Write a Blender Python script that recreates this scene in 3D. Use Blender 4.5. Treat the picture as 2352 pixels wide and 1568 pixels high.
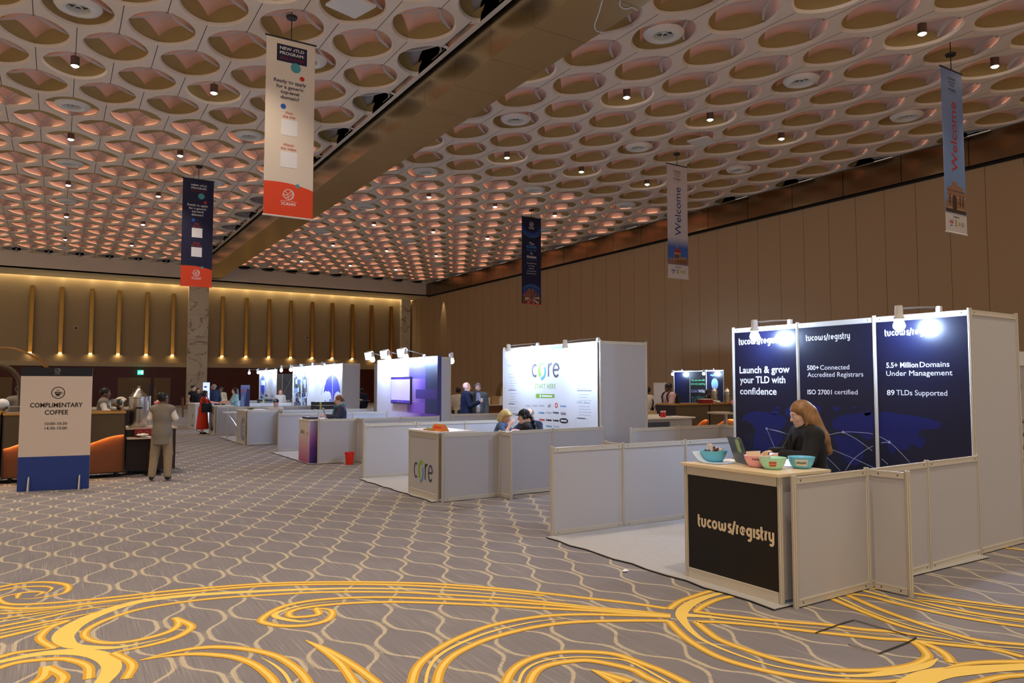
import bpy, math, random
import numpy as np
from mathutils import Vector, Matrix

for o in list(bpy.data.objects):
    bpy.data.objects.remove(o, do_unlink=True)
SC = bpy.context.scene
COL = SC.collection
rnd = random.Random(7)

# ---------------------------------------------------------------- camera, world, exposure
EYE = 1.64
FPX, YAW, PITCH = 1686.7, 0.554115, 0.0583878
camd = bpy.data.cameras.new('camera')
camd.sensor_width = 36.0
camd.lens = FPX / 2352.0 * 36.0
camd.clip_end = 300
CAM = bpy.data.objects.new('camera', camd)
COL.objects.link(CAM)
CAM.location = (0, 0, EYE)
CAM.rotation_euler = (math.pi / 2 + PITCH, 0, -YAW)
SC.camera = CAM

W = bpy.data.worlds.new('hall_ambience')
SC.world = W
W.use_nodes = True
W.node_tree.nodes['Background'].inputs[0].default_value = (1.0, 0.82, 0.63, 1)
W.node_tree.nodes['Background'].inputs[1].default_value = 0.50

SC.view_settings.view_transform = 'Standard'
SC.view_settings.look = 'None'
SC.view_settings.gamma = 1.0
SC.view_settings.use_curve_mapping = False
SC.view_settings.exposure = 0.25
SC.cycles.max_bounces = 6
SC.cycles.diffuse_bounces = 3
SC.cycles.glossy_bounces = 3
SC.cycles.transmission_bounces = 5
SC.cycles.transparent_max_bounces = 6
SC.cycles.sample_clamp_indirect = 4.0
SC.cycles.caustics_reflective = False
SC.cycles.caustics_refractive = False
SC.cycles.use_denoising = True

SPOT_W = 1050.0        # ceiling spotlight power
COVE_E = 7.5          # coffer strip strength
BOOTH_W = 112.0        # booth floodlight power

# ---------------------------------------------------------------- pixel -> world helpers (2352 x 1568 photograph)
_f = np.array([math.sin(YAW) * math.cos(PITCH), math.cos(YAW) * math.cos(PITCH), math.sin(PITCH)])
_r = np.array([math.cos(YAW), -math.sin(YAW), 0.0])
_u = np.cross(_r, _f)


def ray(x, y):
    return _r * (x - 1176) / FPX - _u * (y - 784) / FPX + _f


def onz(x, y, z=0.0):
    d = ray(x, y)
    return d * ((z - EYE) / d[2]) + np.array([0, 0, EYE])


def onx(x, y, X):
    d = ray(x, y)
    return d * (X / d[0]) + np.array([0, 0, EYE])


def ony(x, y, Y):
    d = ray(x, y)
    return d * (Y / d[1]) + np.array([0, 0, EYE])


# ---------------------------------------------------------------- materials
def lin(c):
    c = c / 255.0
    return c / 12.92 if c <= 0.04045 else ((c + 0.055) / 1.055) ** 2.4


def rgb(r, g, b):
    return (lin(r), lin(g), lin(b), 1.0)


MATS = {}


def mat(name, col, rough=0.6, metal=0.0, spec=0.5, emit=None, estr=0.0, trans=0.0, alpha=1.0, noise=None, bump=None, coat=0.0, ior=1.45):
    """Principled material with an optional noise variation of its colour: noise=(scale, amount, stretch)."""
    if name in MATS:
        return MATS[name]
    m = bpy.data.materials.new(name)
    m.use_nodes = True
    nt = m.node_tree
    b = nt.nodes['Principled BSDF']
    c = col if len(col) == 4 else (*col, 1.0)
    b.inputs['Base Color'].default_value = c
    b.inputs['Roughness'].default_value = rough
    b.inputs['Metallic'].default_value = metal
    b.inputs['Specular IOR Level'].default_value = spec
    b.inputs['Transmission Weight'].default_value = trans
    b.inputs['Alpha'].default_value = alpha
    b.inputs['IOR'].default_value = ior
    b.inputs['Coat Weight'].default_value = coat
    if emit is not None:
        b.inputs['Emission Color'].default_value = emit if len(emit) == 4 else (*emit, 1.0)
        b.inputs['Emission Strength'].default_value = estr
    if noise or bump:
        tc = nt.nodes.new('ShaderNodeTexCoord')
        mp = nt.nodes.new('ShaderNodeMapping')
        nt.links.new(tc.outputs['Object'], mp.inputs['Vector'])
        nz = nt.nodes.new('ShaderNodeTexNoise')
        st = (noise or bump)
        mp.inputs['Scale'].default_value = st[2] if len(st) > 2 else (1, 1, 1)
        nz.inputs['Scale'].default_value = st[0]
        nz.inputs['Detail'].default_value = 4.0
        nt.links.new(mp.outputs['Vector'], nz.inputs['Vector'])
        if noise:
            mx = nt.nodes.new('ShaderNodeMix')
            mx.data_type = 'RGBA'
            a = noise[1]
            mx.inputs['A'].default_value = (c[0] * (1 - a), c[1] * (1 - a), c[2] * (1 - a), 1)
            mx.inputs['B'].default_value = (min(1, c[0] * (1 + a)), min(1, c[1] * (1 + a)), min(1, c[2] * (1 + a)), 1)
            nt.links.new(nz.outputs['Fac'], mx.inputs['Factor'])
            nt.links.new(mx.outputs['Result'], b.inputs['Base Color'])
        if bump:
            bp = nt.nodes.new('ShaderNodeBump')
            bp.inputs['Strength'].default_value = bump[1]
            bp.inputs['Distance'].default_value = bump[3] if len(bump) > 3 else 0.05
            nt.links.new(nz.outputs['Fac'], bp.inputs['Height'])
            nt.links.new(bp.outputs['Normal'], b.inputs['Normal'])
    MATS[name] = m
    return m


def gradient_mat(name, stops, axis=2, lo=0.0, hi=1.0, rough=0.6, extra=None):
    """Printed colour gradient along one object axis (a design, not light): stops = [(t, rgba)...]."""
    if name in MATS:
        return MATS[name]
    m = bpy.data.materials.new(name)
    m.use_nodes = True
    nt = m.node_tree
    b = nt.nodes['Principled BSDF']
    b.inputs['Roughness'].default_value = rough
    tc = nt.nodes.new('ShaderNodeTexCoord')
    sp = nt.nodes.new('ShaderNodeSeparateXYZ')
    nt.links.new(tc.outputs['Object'], sp.inputs[0])
    mr = nt.nodes.new('ShaderNodeMapRange')
    mr.inputs['From Min'].default_value = lo
    mr.inputs['From Max'].default_value = hi
    nt.links.new(sp.outputs[axis], mr.inputs['Value'])
    cr = nt.nodes.new('ShaderNodeValToRGB')
    e = cr.color_ramp.elements
    while len(e) < len(stops):
        e.new(0.5)
    for i, (t, c) in enumerate(stops):
        e[i].position = t
        e[i].color = c
    nt.links.new(mr.outputs['Result'], cr.inputs['Fac'])
    nt.links.new(cr.outputs['Color'], b.inputs['Base Color'])
    MATS[name] = m
    return m


# ---------------------------------------------------------------- mesh builder
def unit(v):
    v = np.asarray(v, float)
    return v / (np.linalg.norm(v) + 1e-12)


class MB:
    def __init__(self):
        self.v = []
        self.f = []
        self.m = []

    def add(self, verts, faces, m=0):
        n = len(self.v)
        self.v.extend([tuple(map(float, p)) for p in verts])
        self.f.extend([tuple(i + n for i in q) for q in faces])
        self.m.extend([m] * len(faces))
        return self

    def box(self, x0, x1, y0, y1, z0, z1, m=0):
        x0, x1 = min(x0, x1), max(x0, x1)
        y0, y1 = min(y0, y1), max(y0, y1)
        z0, z1 = min(z0, z1), max(z0, z1)
        p = [(x0, y0, z0), (x1, y0, z0), (x1, y1, z0), (x0, y1, z0), (x0, y0, z1), (x1, y0, z1), (x1, y1, z1), (x0, y1, z1)]
        return self.add(p, [(0, 3, 2, 1), (4, 5, 6, 7), (0, 1, 5, 4), (1, 2, 6, 5), (2, 3, 7, 6), (3, 0, 4, 7)], m)

    def obox(self, c, ax, ay, az, hx, hy, hz, m=0):
        c = np.asarray(c, float)
        ax, ay, az = (np.asarray(a, float) for a in (ax, ay, az))
        p = [c + ax * hx * i + ay * hy * j + az * hz * k for k in (-1, 1) for i, j in ((-1, -1), (1, -1), (1, 1), (-1, 1))]
        return self.add(p, [(0, 3, 2, 1), (4, 5, 6, 7), (0, 1, 5, 4), (1, 2, 6, 5), (2, 3, 7, 6), (3, 0, 4, 7)], m)

    def rbox(self, x0, x1, y0, y1, z0, z1, r=0.01, m=0, n=4):
        """box with its vertical edges rounded"""
        pts = []
        for cx, cy, a0 in ((x1 - r, y1 - r, 0), (x0 + r, y1 - r, 90), (x0 + r, y0 + r, 180), (x1 - r, y0 + r, 270)):
            for i in range(n + 1):
                a = math.radians(a0 + 90 * i / n)
                pts.append((cx + r * math.cos(a), cy + r * math.sin(a)))
        return self.prism(pts, z0, z1, m)

    def prism(self, pts, z0, z1, m=0):
        n = len(pts)
        p = [(x, y, z0) for x, y in pts] + [(x, y, z1) for x, y in pts]
        fs = [tuple(range(n - 1, -1, -1)), tuple(range(n, 2 * n))] + [(i, (i + 1) % n, n + (i + 1) % n, n + i) for i in range(n)]
        return self.add(p, fs, m)

    def plate(self, pts2, O, R, U, t, m=0):
        """polygon pts2 in the plane (O,R,U) extruded by t along R x U"""
        O, R, U = (np.asarray(a, float) for a in (O, R, U))
        N = np.cross(R, U)
        n = len(pts2)
        p = [O + R * a + U * b for a, b in pts2] + [O + R * a + U * b + N * t for a, b in pts2]
        fs = [tuple(range(n - 1, -1, -1)), tuple(range(n, 2 * n))] + [(i, (i + 1) % n, n + (i + 1) % n, n + i) for i in range(n)]
        return self.add(p, fs, m)

    def flat(self, pts2, O, R, U, m=0):
        O, R, U = (np.asarray(a, float) for a in (O, R, U))
        return self.add([O + R * a + U * b for a, b in pts2], [tuple(range(len(pts2)))], m)

    def tube(self, pts, r, n=10, m=0, caps=True, closed=False):
        P = [np.asarray(p, float) for p in pts]
        k = len(P)
        rr = r if hasattr(r, '__len__') else [r] * k
        ref = None
        vs = []
        for i in range(k):
            if closed:
                t = unit(P[(i + 1) % k] - P[i - 1])
            else:
                t = unit(P[min(i + 1, k - 1)] - P[max(i - 1, 0)])
            if ref is None:
                a = np.array([0, 0, 1.0]) if abs(t[2]) < 0.9 else np.array([1.0, 0, 0])
                ref = unit(np.cross(t, a))
            ref = unit(ref - t * (ref @ t))
            b = np.cross(t, ref)
            for j in range(n):
                a = 2 * math.pi * j / n
                vs.append(P[i] + (ref * math.cos(a) + b * math.sin(a)) * rr[i])
        fs = []
        for i in range(k if closed else k - 1):
            i2 = (i + 1) % k
            for j in range(n):
                fs.append((i * n + j, i * n + (j + 1) % n, i2 * n + (j + 1) % n, i2 * n + j))
        if caps and not closed:
            fs.append(tuple(range(n - 1, -1, -1)))
            fs.append(tuple((k - 1) * n + j for j in range(n)))
        return self.add(vs, fs, m)

    def lathe(self, prof, c=(0, 0, 0), n=24, m=0, axis='z'):
        """profile [(r, z)...] turned about the vertical axis through c"""
        vs, fs = [], []
        k = len(prof)
        for r_, z in prof:
            for j in range(n):
                a = 2 * math.pi * j / n
                if axis == 'z':
                    vs.append((c[0] + r_ * math.cos(a), c[1] + r_ * math.sin(a), c[2] + z))
                else:
                    vs.append((c[0] + r_ * math.cos(a), c[1] + z, c[2] + r_ * math.sin(a)))
        for i in range(k - 1):
            for j in range(n):
                fs.append((i * n + j, i * n + (j + 1) % n, (i + 1) * n + (j + 1) % n, (i + 1) * n + j))
        if prof[0][0] > 1e-6:
            fs.append(tuple(range(n - 1, -1, -1)))
        if prof[-1][0] > 1e-6:
            fs.append(tuple((k - 1) * n + j for j in range(n)))
        return self.add(vs, fs, m)

    def grid(self, P, m=0, closed_u=False):
        """P: array (a, b, 3) of points -> quads"""
        P = np.asarray(P)
        a, b = P.shape[:2]
        fs = []
        for i in range(a if closed_u else a - 1):
            for j in range(b - 1):
                i2 = (i + 1) % a
                fs.append((i * b + j, i2 * b + j, i2 * b + j + 1, i * b + j + 1))
        return self.add(P.reshape(-1, 3), fs, m)

    def build(self, name, mats, parent=None, smooth=False, world=True, angle=40):
        me = bpy.data.meshes.new(name)
        v = self.v
        if parent is not None and world:
            L = WLOC[parent.name]
            v = [(p[0] - L[0], p[1] - L[1], p[2] - L[2]) for p in v]
            off = L
        else:
            off = WLOC[parent.name] if parent is not None else (0, 0, 0)
        me.from_pydata(v, [], self.f)
        for mt in (mats if isinstance(mats, (list, tuple)) else [mats]):
            me.materials.append(mt)
        if any(self.m):
            me.polygons.foreach_set('material_index', self.m)
        if smooth:
            me.polygons.foreach_set('use_smooth', [True] * len(self.f))
            try:
                me.set_sharp_from_angle(angle=math.radians(angle))
            except Exception:
                pass
        me.update()
        o = bpy.data.objects.new(name, me)
        COL.objects.link(o)
        if parent is not None:
            o.parent = parent
        WLOC[o.name] = off
        return o


WLOC = {}
USED = set()


def thing(name, label, cat, loc=(0, 0, 0), rz=0.0, group=None):
    o = bpy.data.objects.new(name, None)
    o.empty_display_size = 0.2
    COL.objects.link(o)
    o.location = loc
    o.rotation_euler = (0, 0, rz)
    WLOC[o.name] = tuple(map(float, loc))
    return tag(o, label, cat, group)


def tag(o, label, cat, group=None, kind=None):
    o['label'] = label
    o['category'] = cat
    if group:
        o['group'] = group
    if kind:
        o['kind'] = kind
    return o


def struct(mb, name, mats, smooth=False, label=None):
    o = mb.build(name, mats, smooth=smooth)
    o['kind'] = 'structure'
    if label:
        o['label'] = label
    return o


def dup(root, loc, rz=0.0, label=None, group=None):
    r = root.copy()
    COL.objects.link(r)
    r.location = loc
    r.rotation_euler = (0, 0, rz)
    WLOC[r.name] = tuple(map(float, loc))
    if label:
        r['label'] = label
    if group:
        r['group'] = group
    for ch in list(root.children):
        c = ch.copy()
        COL.objects.link(c)
        c.parent = r
        for g in list(ch.children):
            d = g.copy()
            COL.objects.link(d)
            d.parent = c
    return r


# ---------------------------------------------------------------- lettering (flat vinyl / print laid 1 mm over its panel)
_TXT = {}


def text_geo(s, bold=0.0, spacing=1.0):
    key = (s, bold, spacing)
    if key not in _TXT:
        c = bpy.data.curves.new('lettering', 'FONT')
        c.body = s
        c.size = 1.0
        c.offset = bold
        c.space_character = spacing
        c.resolution_u = 3
        o = bpy.data.objects.new('lettering', c)
        COL.objects.link(o)
        me = o.to_mesh()
        v = np.array([p.co[:] for p in me.vertices]) if len(me.vertices) else np.zeros((0, 3))
        f = [tuple(p.vertices) for p in me.polygons]
        o.to_mesh_clear()
        bpy.data.objects.remove(o, do_unlink=True)
        bpy.data.curves.remove(c)
        _TXT[key] = (v, f)
    return _TXT[key]


class Decal(MB):
    """flat print in the plane (O,R,U); lift in front of the surface along N = R x U"""

    def __init__(self, O, R, U, lift=0.0015):
        super().__init__()
        self.O, self.R, self.U = (np.asarray(a, float) for a in (O, R, U))
        self.N = np.cross(self.R, self.U)
        self.lift = lift
        self.k = 0

    def P(self, a, b, e=0.0):
        return self.O + self.R * a + self.U * b + self.N * (self.lift + e)

    def text(self, s, x, y, h, m=0, bold=0.0, align='c', spacing=1.0, rot=0.0, w=None, e=0.0):
        """h: cap height in metres; (x, y): baseline anchor; w: forced width"""
        v, f = text_geo(s, bold, spacing)
        if not len(v):
            return self
        k = h / 0.70
        q = v[:, :2] * k
        x0, x1 = q[:, 0].min(), q[:, 0].max()
        if w:
            q = q * [w / (x1 - x0), 1]
            x0, x1 = q[:, 0].min(), q[:, 0].max()
        ox = {'l': x0, 'r': x1, 'c': (x0 + x1) / 2}[align]
        q = q - [ox, 0]
        ca, sa = math.cos(rot), math.sin(rot)
        q = np.stack([q[:, 0] * ca - q[:, 1] * sa, q[:, 0] * sa + q[:, 1] * ca], 1) + [x, y]
        return self.add([self.P(a, b, e) for a, b in q], f, m)

    def poly(self, pts, m=0, e=0.0):
        return self.add([self.P(a, b, e) for a, b in pts], [tuple(range(len(pts)))], m)

    def rect(self, x0, x1, y0, y1, m=0, e=0.0):
        return self.poly([(x0, y0), (x1, y0), (x1, y1), (x0, y1)], m, e)

    def disc(self, x, y, rx, ry=None, m=0, n=28, e=0.0):
        ry = ry or rx
        return self.poly([(x + rx * math.cos(2 * math.pi * i / n), y + ry * math.sin(2 * math.pi * i / n)) for i in range(n)], m, e)

    def stroke(self, pts, w, m=0, closed=False, e=0.0):
        """ribbon of width w (or list) along 2-D pts"""
        P = np.asarray(pts, float)
        k = len(P)
        ww = w if hasattr(w, '__len__') else [w] * k
        L, Rr = [], []
        for i in range(k):
            t = unit(P[(i + 1) % k] - P[i - 1]) if closed else unit(P[min(i + 1, k - 1)] - P[max(i - 1, 0)])
            n = np.array([-t[1], t[0]])
            L.append(P[i] + n * ww[i] / 2)
            Rr.append(P[i] - n * ww[i] / 2)
        vs = [self.P(*p, e) for p in L] + [self.P(*p, e) for p in Rr]
        fs = [(k + i, k + (i + 1) % k, (i + 1) % k, i) for i in range(k if closed else k - 1)]
        return self.add(vs, fs, m)

    def ring(self, x, y, r, w, m=0, a0=0, a1=360, n=32, e=0.0, ry=None):
        ry = ry or r
        full = abs(a1 - a0) >= 360
        pts = [(x + r * math.cos(math.radians(a0 + (a1 - a0) * i / n)), y + ry * math.sin(math.radians(a0 + (a1 - a0) * i / n))) for i in range(n + (0 if full else 1))]
        return self.stroke(pts, w, m, closed=full, e=e)


def arc2(cx, cy, r, a0, a1, n=10, ry=None):
    ry = ry or r
    return [(cx + r * math.cos(math.radians(a0 + (a1 - a0) * i / n)), cy + ry * math.sin(math.radians(a0 + (a1 - a0) * i / n))) for i in range(n + 1)]


def crom(pts, n=8, closed=False):
    """Catmull-Rom through pts"""
    P = [np.asarray(p, float) for p in pts]
    k = len(P)
    out = []
    for i in range(k if closed else k - 1):
        p0 = P[i - 1] if (i > 0 or closed) else 2 * P[0] - P[1]
        p1, p2 = P[i], P[(i + 1) % k]
        p3 = P[(i + 2) % k] if (i + 2 < k or closed) else 2 * P[-1] - P[-2]
        for j in range(n):
            t = j / n
            out.append(0.5 * ((2 * p1) + (-p0 + p2) * t + (2 * p0 - 5 * p1 + 4 * p2 - p3) * t * t + (-p0 + 3 * p1 - 3 * p2 + p3) * t ** 3))
    if not closed:
        out.append(P[-1])
    return out
# ================================================================ THE SETTING
XR, YF, ZC = 28.0, 63.4, 10.6          # right wall, far wall, coffered ceiling
BX0, BX1, BZ = 8.85, 10.32, 9.65       # metal-clad partition beam
FASY, SOFZ = 59.4, 9.5                 # soffit fascia before the far wall
XL = -9.0                              # how far the hall is built to the left
YB = -9.0

M_PLATE = mat('ceiling_plaster', rgb(234, 218, 200), 0.85, noise=(3.0, 0.04))
M_PETAL = mat('ceiling_khaki_fabric', rgb(168, 142, 92), 0.9, noise=(6.0, 0.06))
M_RIB = mat('ceiling_rib', rgb(190, 184, 182), 0.8)
M_VAULT = mat('coffer_plaster', rgb(205, 196, 192), 0.85)
M_JOINT = mat('ceiling_joint', rgb(70, 60, 52), 0.9)
M_LED = mat('cove_strip', (0, 0, 0), 0.5, emit=(1.0, 0.38, 0.19), estr=COVE_E)


def coffers(name, xc0, pitch, kx0, kx1, yc0, half, flipY, x0, x1, y0, y1):
    """one bay of the ceiling: a plate pierced by pointed-oval openings on a diamond grid; each opening has two khaki leaf petals,
    two open ribs, a drum above and lit strips lying on the drum's floor"""
    V, F, Mi = [], [], []
    A, B = pitch * 0.83, half * 0.525           # half axes of an opening
    n = 40
    # the Voronoi-like outline of a cell: a stretched hexagon with its tips on +-Y
    hexa = [(pitch, -half * 0.36), (pitch, half * 0.36), (0, half * 0.64), (-pitch, half * 0.36), (-pitch, -half * 0.36), (0, -half * 0.64)]
    hx = []
    ang = [2 * math.pi * i / n for i in range(n)]
    for a in ang:
        d = np.array([math.cos(a) * A, math.sin(a) * B])
        best = 1e9
        for i in range(6):
            p, q = np.array(hexa[i]), np.array(hexa[(i + 1) % 6])
            e = q - p
            den = d[0] * e[1] - d[1] * e[0]
            if abs(den) < 1e-9:
                continue
            t = (p[0] * e[1] - p[1] * e[0]) / den
            s = (p[0] * d[1] - p[1] * d[0]) / den
            if t > 0 and -1e-6 <= s <= 1 + 1e-6:
                best = min(best, t)
        hx.append(d * best)
    hx = np.array(hx)
    # snap the nearest ring points onto the hexagon's corners so that neighbours meet
    for c in hexa:
        i = int(np.argmin(((hx - np.array(c)) ** 2).sum(1)))
        hx[i] = c
    ell = np.array([[math.cos(a) * A, math.sin(a) * B] for a in ang])
    # slightly pointed oval
    pf = np.array([1.0 - 0.055 * abs(math.sin(2 * a)) for a in ang])
    ell = ell * pf[:, None]

    def put(vs, fs, m):
        b = len(V)
        V.extend(vs)
        F.extend([tuple(i + b for i in q) for q in fs])
        Mi.extend([m] * len(fs))

    H = 0.36
    for kx in range(kx0, kx1 + 1):
        for j in range(-30, 31):
            cx = xc0 + kx * pitch
            cy = yc0 + 2 * half * j + (half if kx % 2 else 0)
            if cx < x0 - pitch or cx > x1 + pitch or cy < y0 - 2 * half or cy > y1 + 2 * half:
                continue
            flip = cy > flipY
            s = -1 if flip else 1

            def clampx(x):
                return min(max(x, x0), x1)

            def clampy(y):
                return min(max(y, y0), y1)
            ring_o = [(clampx(cx + p[0]), clampy(cy + p[1]), ZC) for p in hx]
            e1 = ell * 1.05
            ring_1 = [(clampx(cx + p[0]), clampy(cy + p[1]), ZC) for p in e1]
            ring_2 = [(clampx(cx + p[0]), clampy(cy + p[1]), ZC + 0.015) for p in ell * 1.03]
            ring_i = [(clampx(cx + p[0]), clampy(cy + p[1]), ZC + 0.075) for p in ell]
            vs = ring_o + ring_1 + ring_2 + ring_i
            fs = []
            for r_ in range(3):
                for i in range(n):
                    i2 = (i + 1) % n
                    fs.append((r_ * n + i, r_ * n + i2, (r_ + 1) * n + i2, (r_ + 1) * n + i))
            put(vs, fs, 0)
            if cx + A * 0.4 < x0 or cx - A * 0.4 > x1 or cy + B * 0.3 < y0 or cy - B * 0.3 > y1:
                continue
            # petals and ribs over the four quadrants
            tips = [np.array([A, 0]), np.array([0, B]), np.array([-A, 0]), np.array([0, -B])]
            for q in range(4):
                p, r_ = tips[q], tips[(q + 1) % 4]
                mid_s = math.sin(math.radians(45 + 90 * q)) * s
                K = 10
                low, up = [], []
                for i in range(K + 1):
                    a = math.radians(90 * q + 90.0 * i / K)
                    pfv = 1.0 - 0.055 * abs(math.sin(2 * a))
                    low.append((A * math.cos(a) * pfv, B * math.sin(a) * pfv))
                    t = i / K
                    c = p * (1 - t) + r_ * t
                    c = c * (0.955 + 0.045 * math.sin(math.pi * t)) * (0.62 if flip else 1.0)
                    up.append((c[0], c[1]))
                if mid_s > 0:
                    rows = 5
                    vs, fs = [], []
                    for k in range(rows + 1):
                        w = k / rows
                        for i in range(K + 1):
                            t = i / K
                            bulge = 1 + 0.05 * math.sin(math.pi * w)
                            vs.append((clampx(cx + (low[i][0] * (1 - w) + up[i][0] * w) * bulge), clampy(cy + (low[i][1] * (1 - w) + up[i][1] * w) * bulge),
                                       ZC + 0.07 + ((H * (0.36 + 0.50 * math.sin(math.pi * t))) if not flip else 0.02) * w))
                    for k in range(rows):
                        for i in range(K):
                            b0 = k * (K + 1) + i
                            fs.append((b0, b0 + 1, b0 + K + 2, b0 + K + 1))
                    put(vs, fs, 1)
                else:
                    wd, th = 0.075, 0.05
                    vs, fs = [], []
                    for i in range(K + 1):
                        t = i / K
                        z = ZC + (0.10 if not flip else 0.06 + H * (0.28 + 0.36 * math.sin(math.pi * t)))
                        c = (p * (1 - t) + r_ * t) * (0.90 - 0.16 * math.sin(math.pi * t) if not flip else 0.95 - 0.14 * math.sin(math.pi * t))
                        nn = unit(c) * wd
                        for dx, dz in ((0, 0), (1, 0), (1, th), (0, th)):
                            vs.append((clampx(cx + c[0] + nn[0] * dx), clampy(cy + c[1] + nn[1] * dx), z + dz))
                    for i in range(K):
                        for e in range(4):
                            fs.append((i * 4 + e, i * 4 + (e + 1) % 4, (i + 1) * 4 + (e + 1) % 4, (i + 1) * 4 + e))
                    put(vs, fs, 2)
            # short stem at the open tip
            ty = -s * B
            vs = []
            for z in (ZC + 0.02, ZC + 0.20):
                for dx, dy in ((-0.035, 0), (0.035, 0), (0.035, 0.07 * s), (-0.035, 0.07 * s)):
                    vs.append((clampx(cx + dx), clampy(cy + ty + dy), z))
            put(vs, [(0, 1, 5, 4), (1, 2, 6, 5), (2, 3, 7, 6), (3, 0, 4, 7)], 2)
            ya, yb_ = clampy(cy + B * 1.06), clampy(cy + 2 * half - B * 1.06)
            if yb_ > ya + 0.1 and x0 < cx < x1:
                put([(cx - 0.009, ya, ZC - 0.0015), (cx - 0.009, yb_, ZC - 0.0015), (cx + 0.009, yb_, ZC - 0.0015), (cx + 0.009, ya, ZC - 0.0015)], [(0, 1, 2, 3)], 5)
            # drum above: walls leaning in, and its cap
            prof = ((1.10, 0.09), (1.095, 0.22), (1.03, 0.40), (0.88, 0.56), (0.60, 0.68), (0.30, 0.73))
            vs = [(clampx(cx + p[0] * k_), clampy(cy + p[1] * k_), ZC + z_) for k_, z_ in prof for p in ell]
            fs = []
            for r_ in range(len(prof) - 1):
                for i in range(n):
                    i2 = (i + 1) % n
                    fs.append((r_ * n + i, (r_ + 1) * n + i, (r_ + 1) * n + i2, r_ * n + i2))
            fs.append(tuple((len(prof) - 1) * n + i for i in range(n)))
            put(vs, fs, 3)
            # lit strips lying on the drum floor, between the wall and the opening
            if cx + A < x1 and cx - A > x0 and cy + B < y1 - 0.6 and cy - B > y0:
                for q in range(4):
                    for i in (range(1, 9) if q in (1, 2) else range(3, 7)):
                        a0, a1 = math.radians(90 * q + 9 * i), math.radians(90 * q + 9 * (i + 1))
                        f0, f1 = 1.008, 1.04
                        vs = []
                        for a, ff in ((a0, f0), (a1, f0), (a1, f1), (a0, f1)):
                            pfv = (1.0 - 0.055 * abs(math.sin(2 * a))) * ff
                            vs.append((cx + A * math.cos(a) * pfv, cy + B * math.sin(a) * pfv, ZC + 0.08))
                        put(vs, [(0, 1, 2, 3)], 4)
    me = bpy.data.meshes.new(name)
    me.from_pydata(V, [], F)
    for m in (M_PLATE, M_PETAL, M_RIB, M_VAULT, M_LED, M_JOINT):
        me.materials.append(m)
    me.polygons.foreach_set('material_index', Mi)
    me.polygons.foreach_set('use_smooth', [m in (1, 3) for m in Mi])
    o = bpy.data.objects.new(name, me)
    COL.objects.link(o)
    o['kind'] = 'structure'
    return o


PIT = 0.921
LY0, LHALF = 23.68, 1.83
RY0, RHALF = 24.45, 1.80
coffers('ceiling', 0.16, PIT, -10, 9, LY0, LHALF, 27.0, XL, BX0 - 0.22, 2.0, FASY)
coffers('ceiling', 0.16, PIT, 11, 31, RY0, RHALF, 27.6, BX1, XR, 2.0, FASY)

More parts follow.
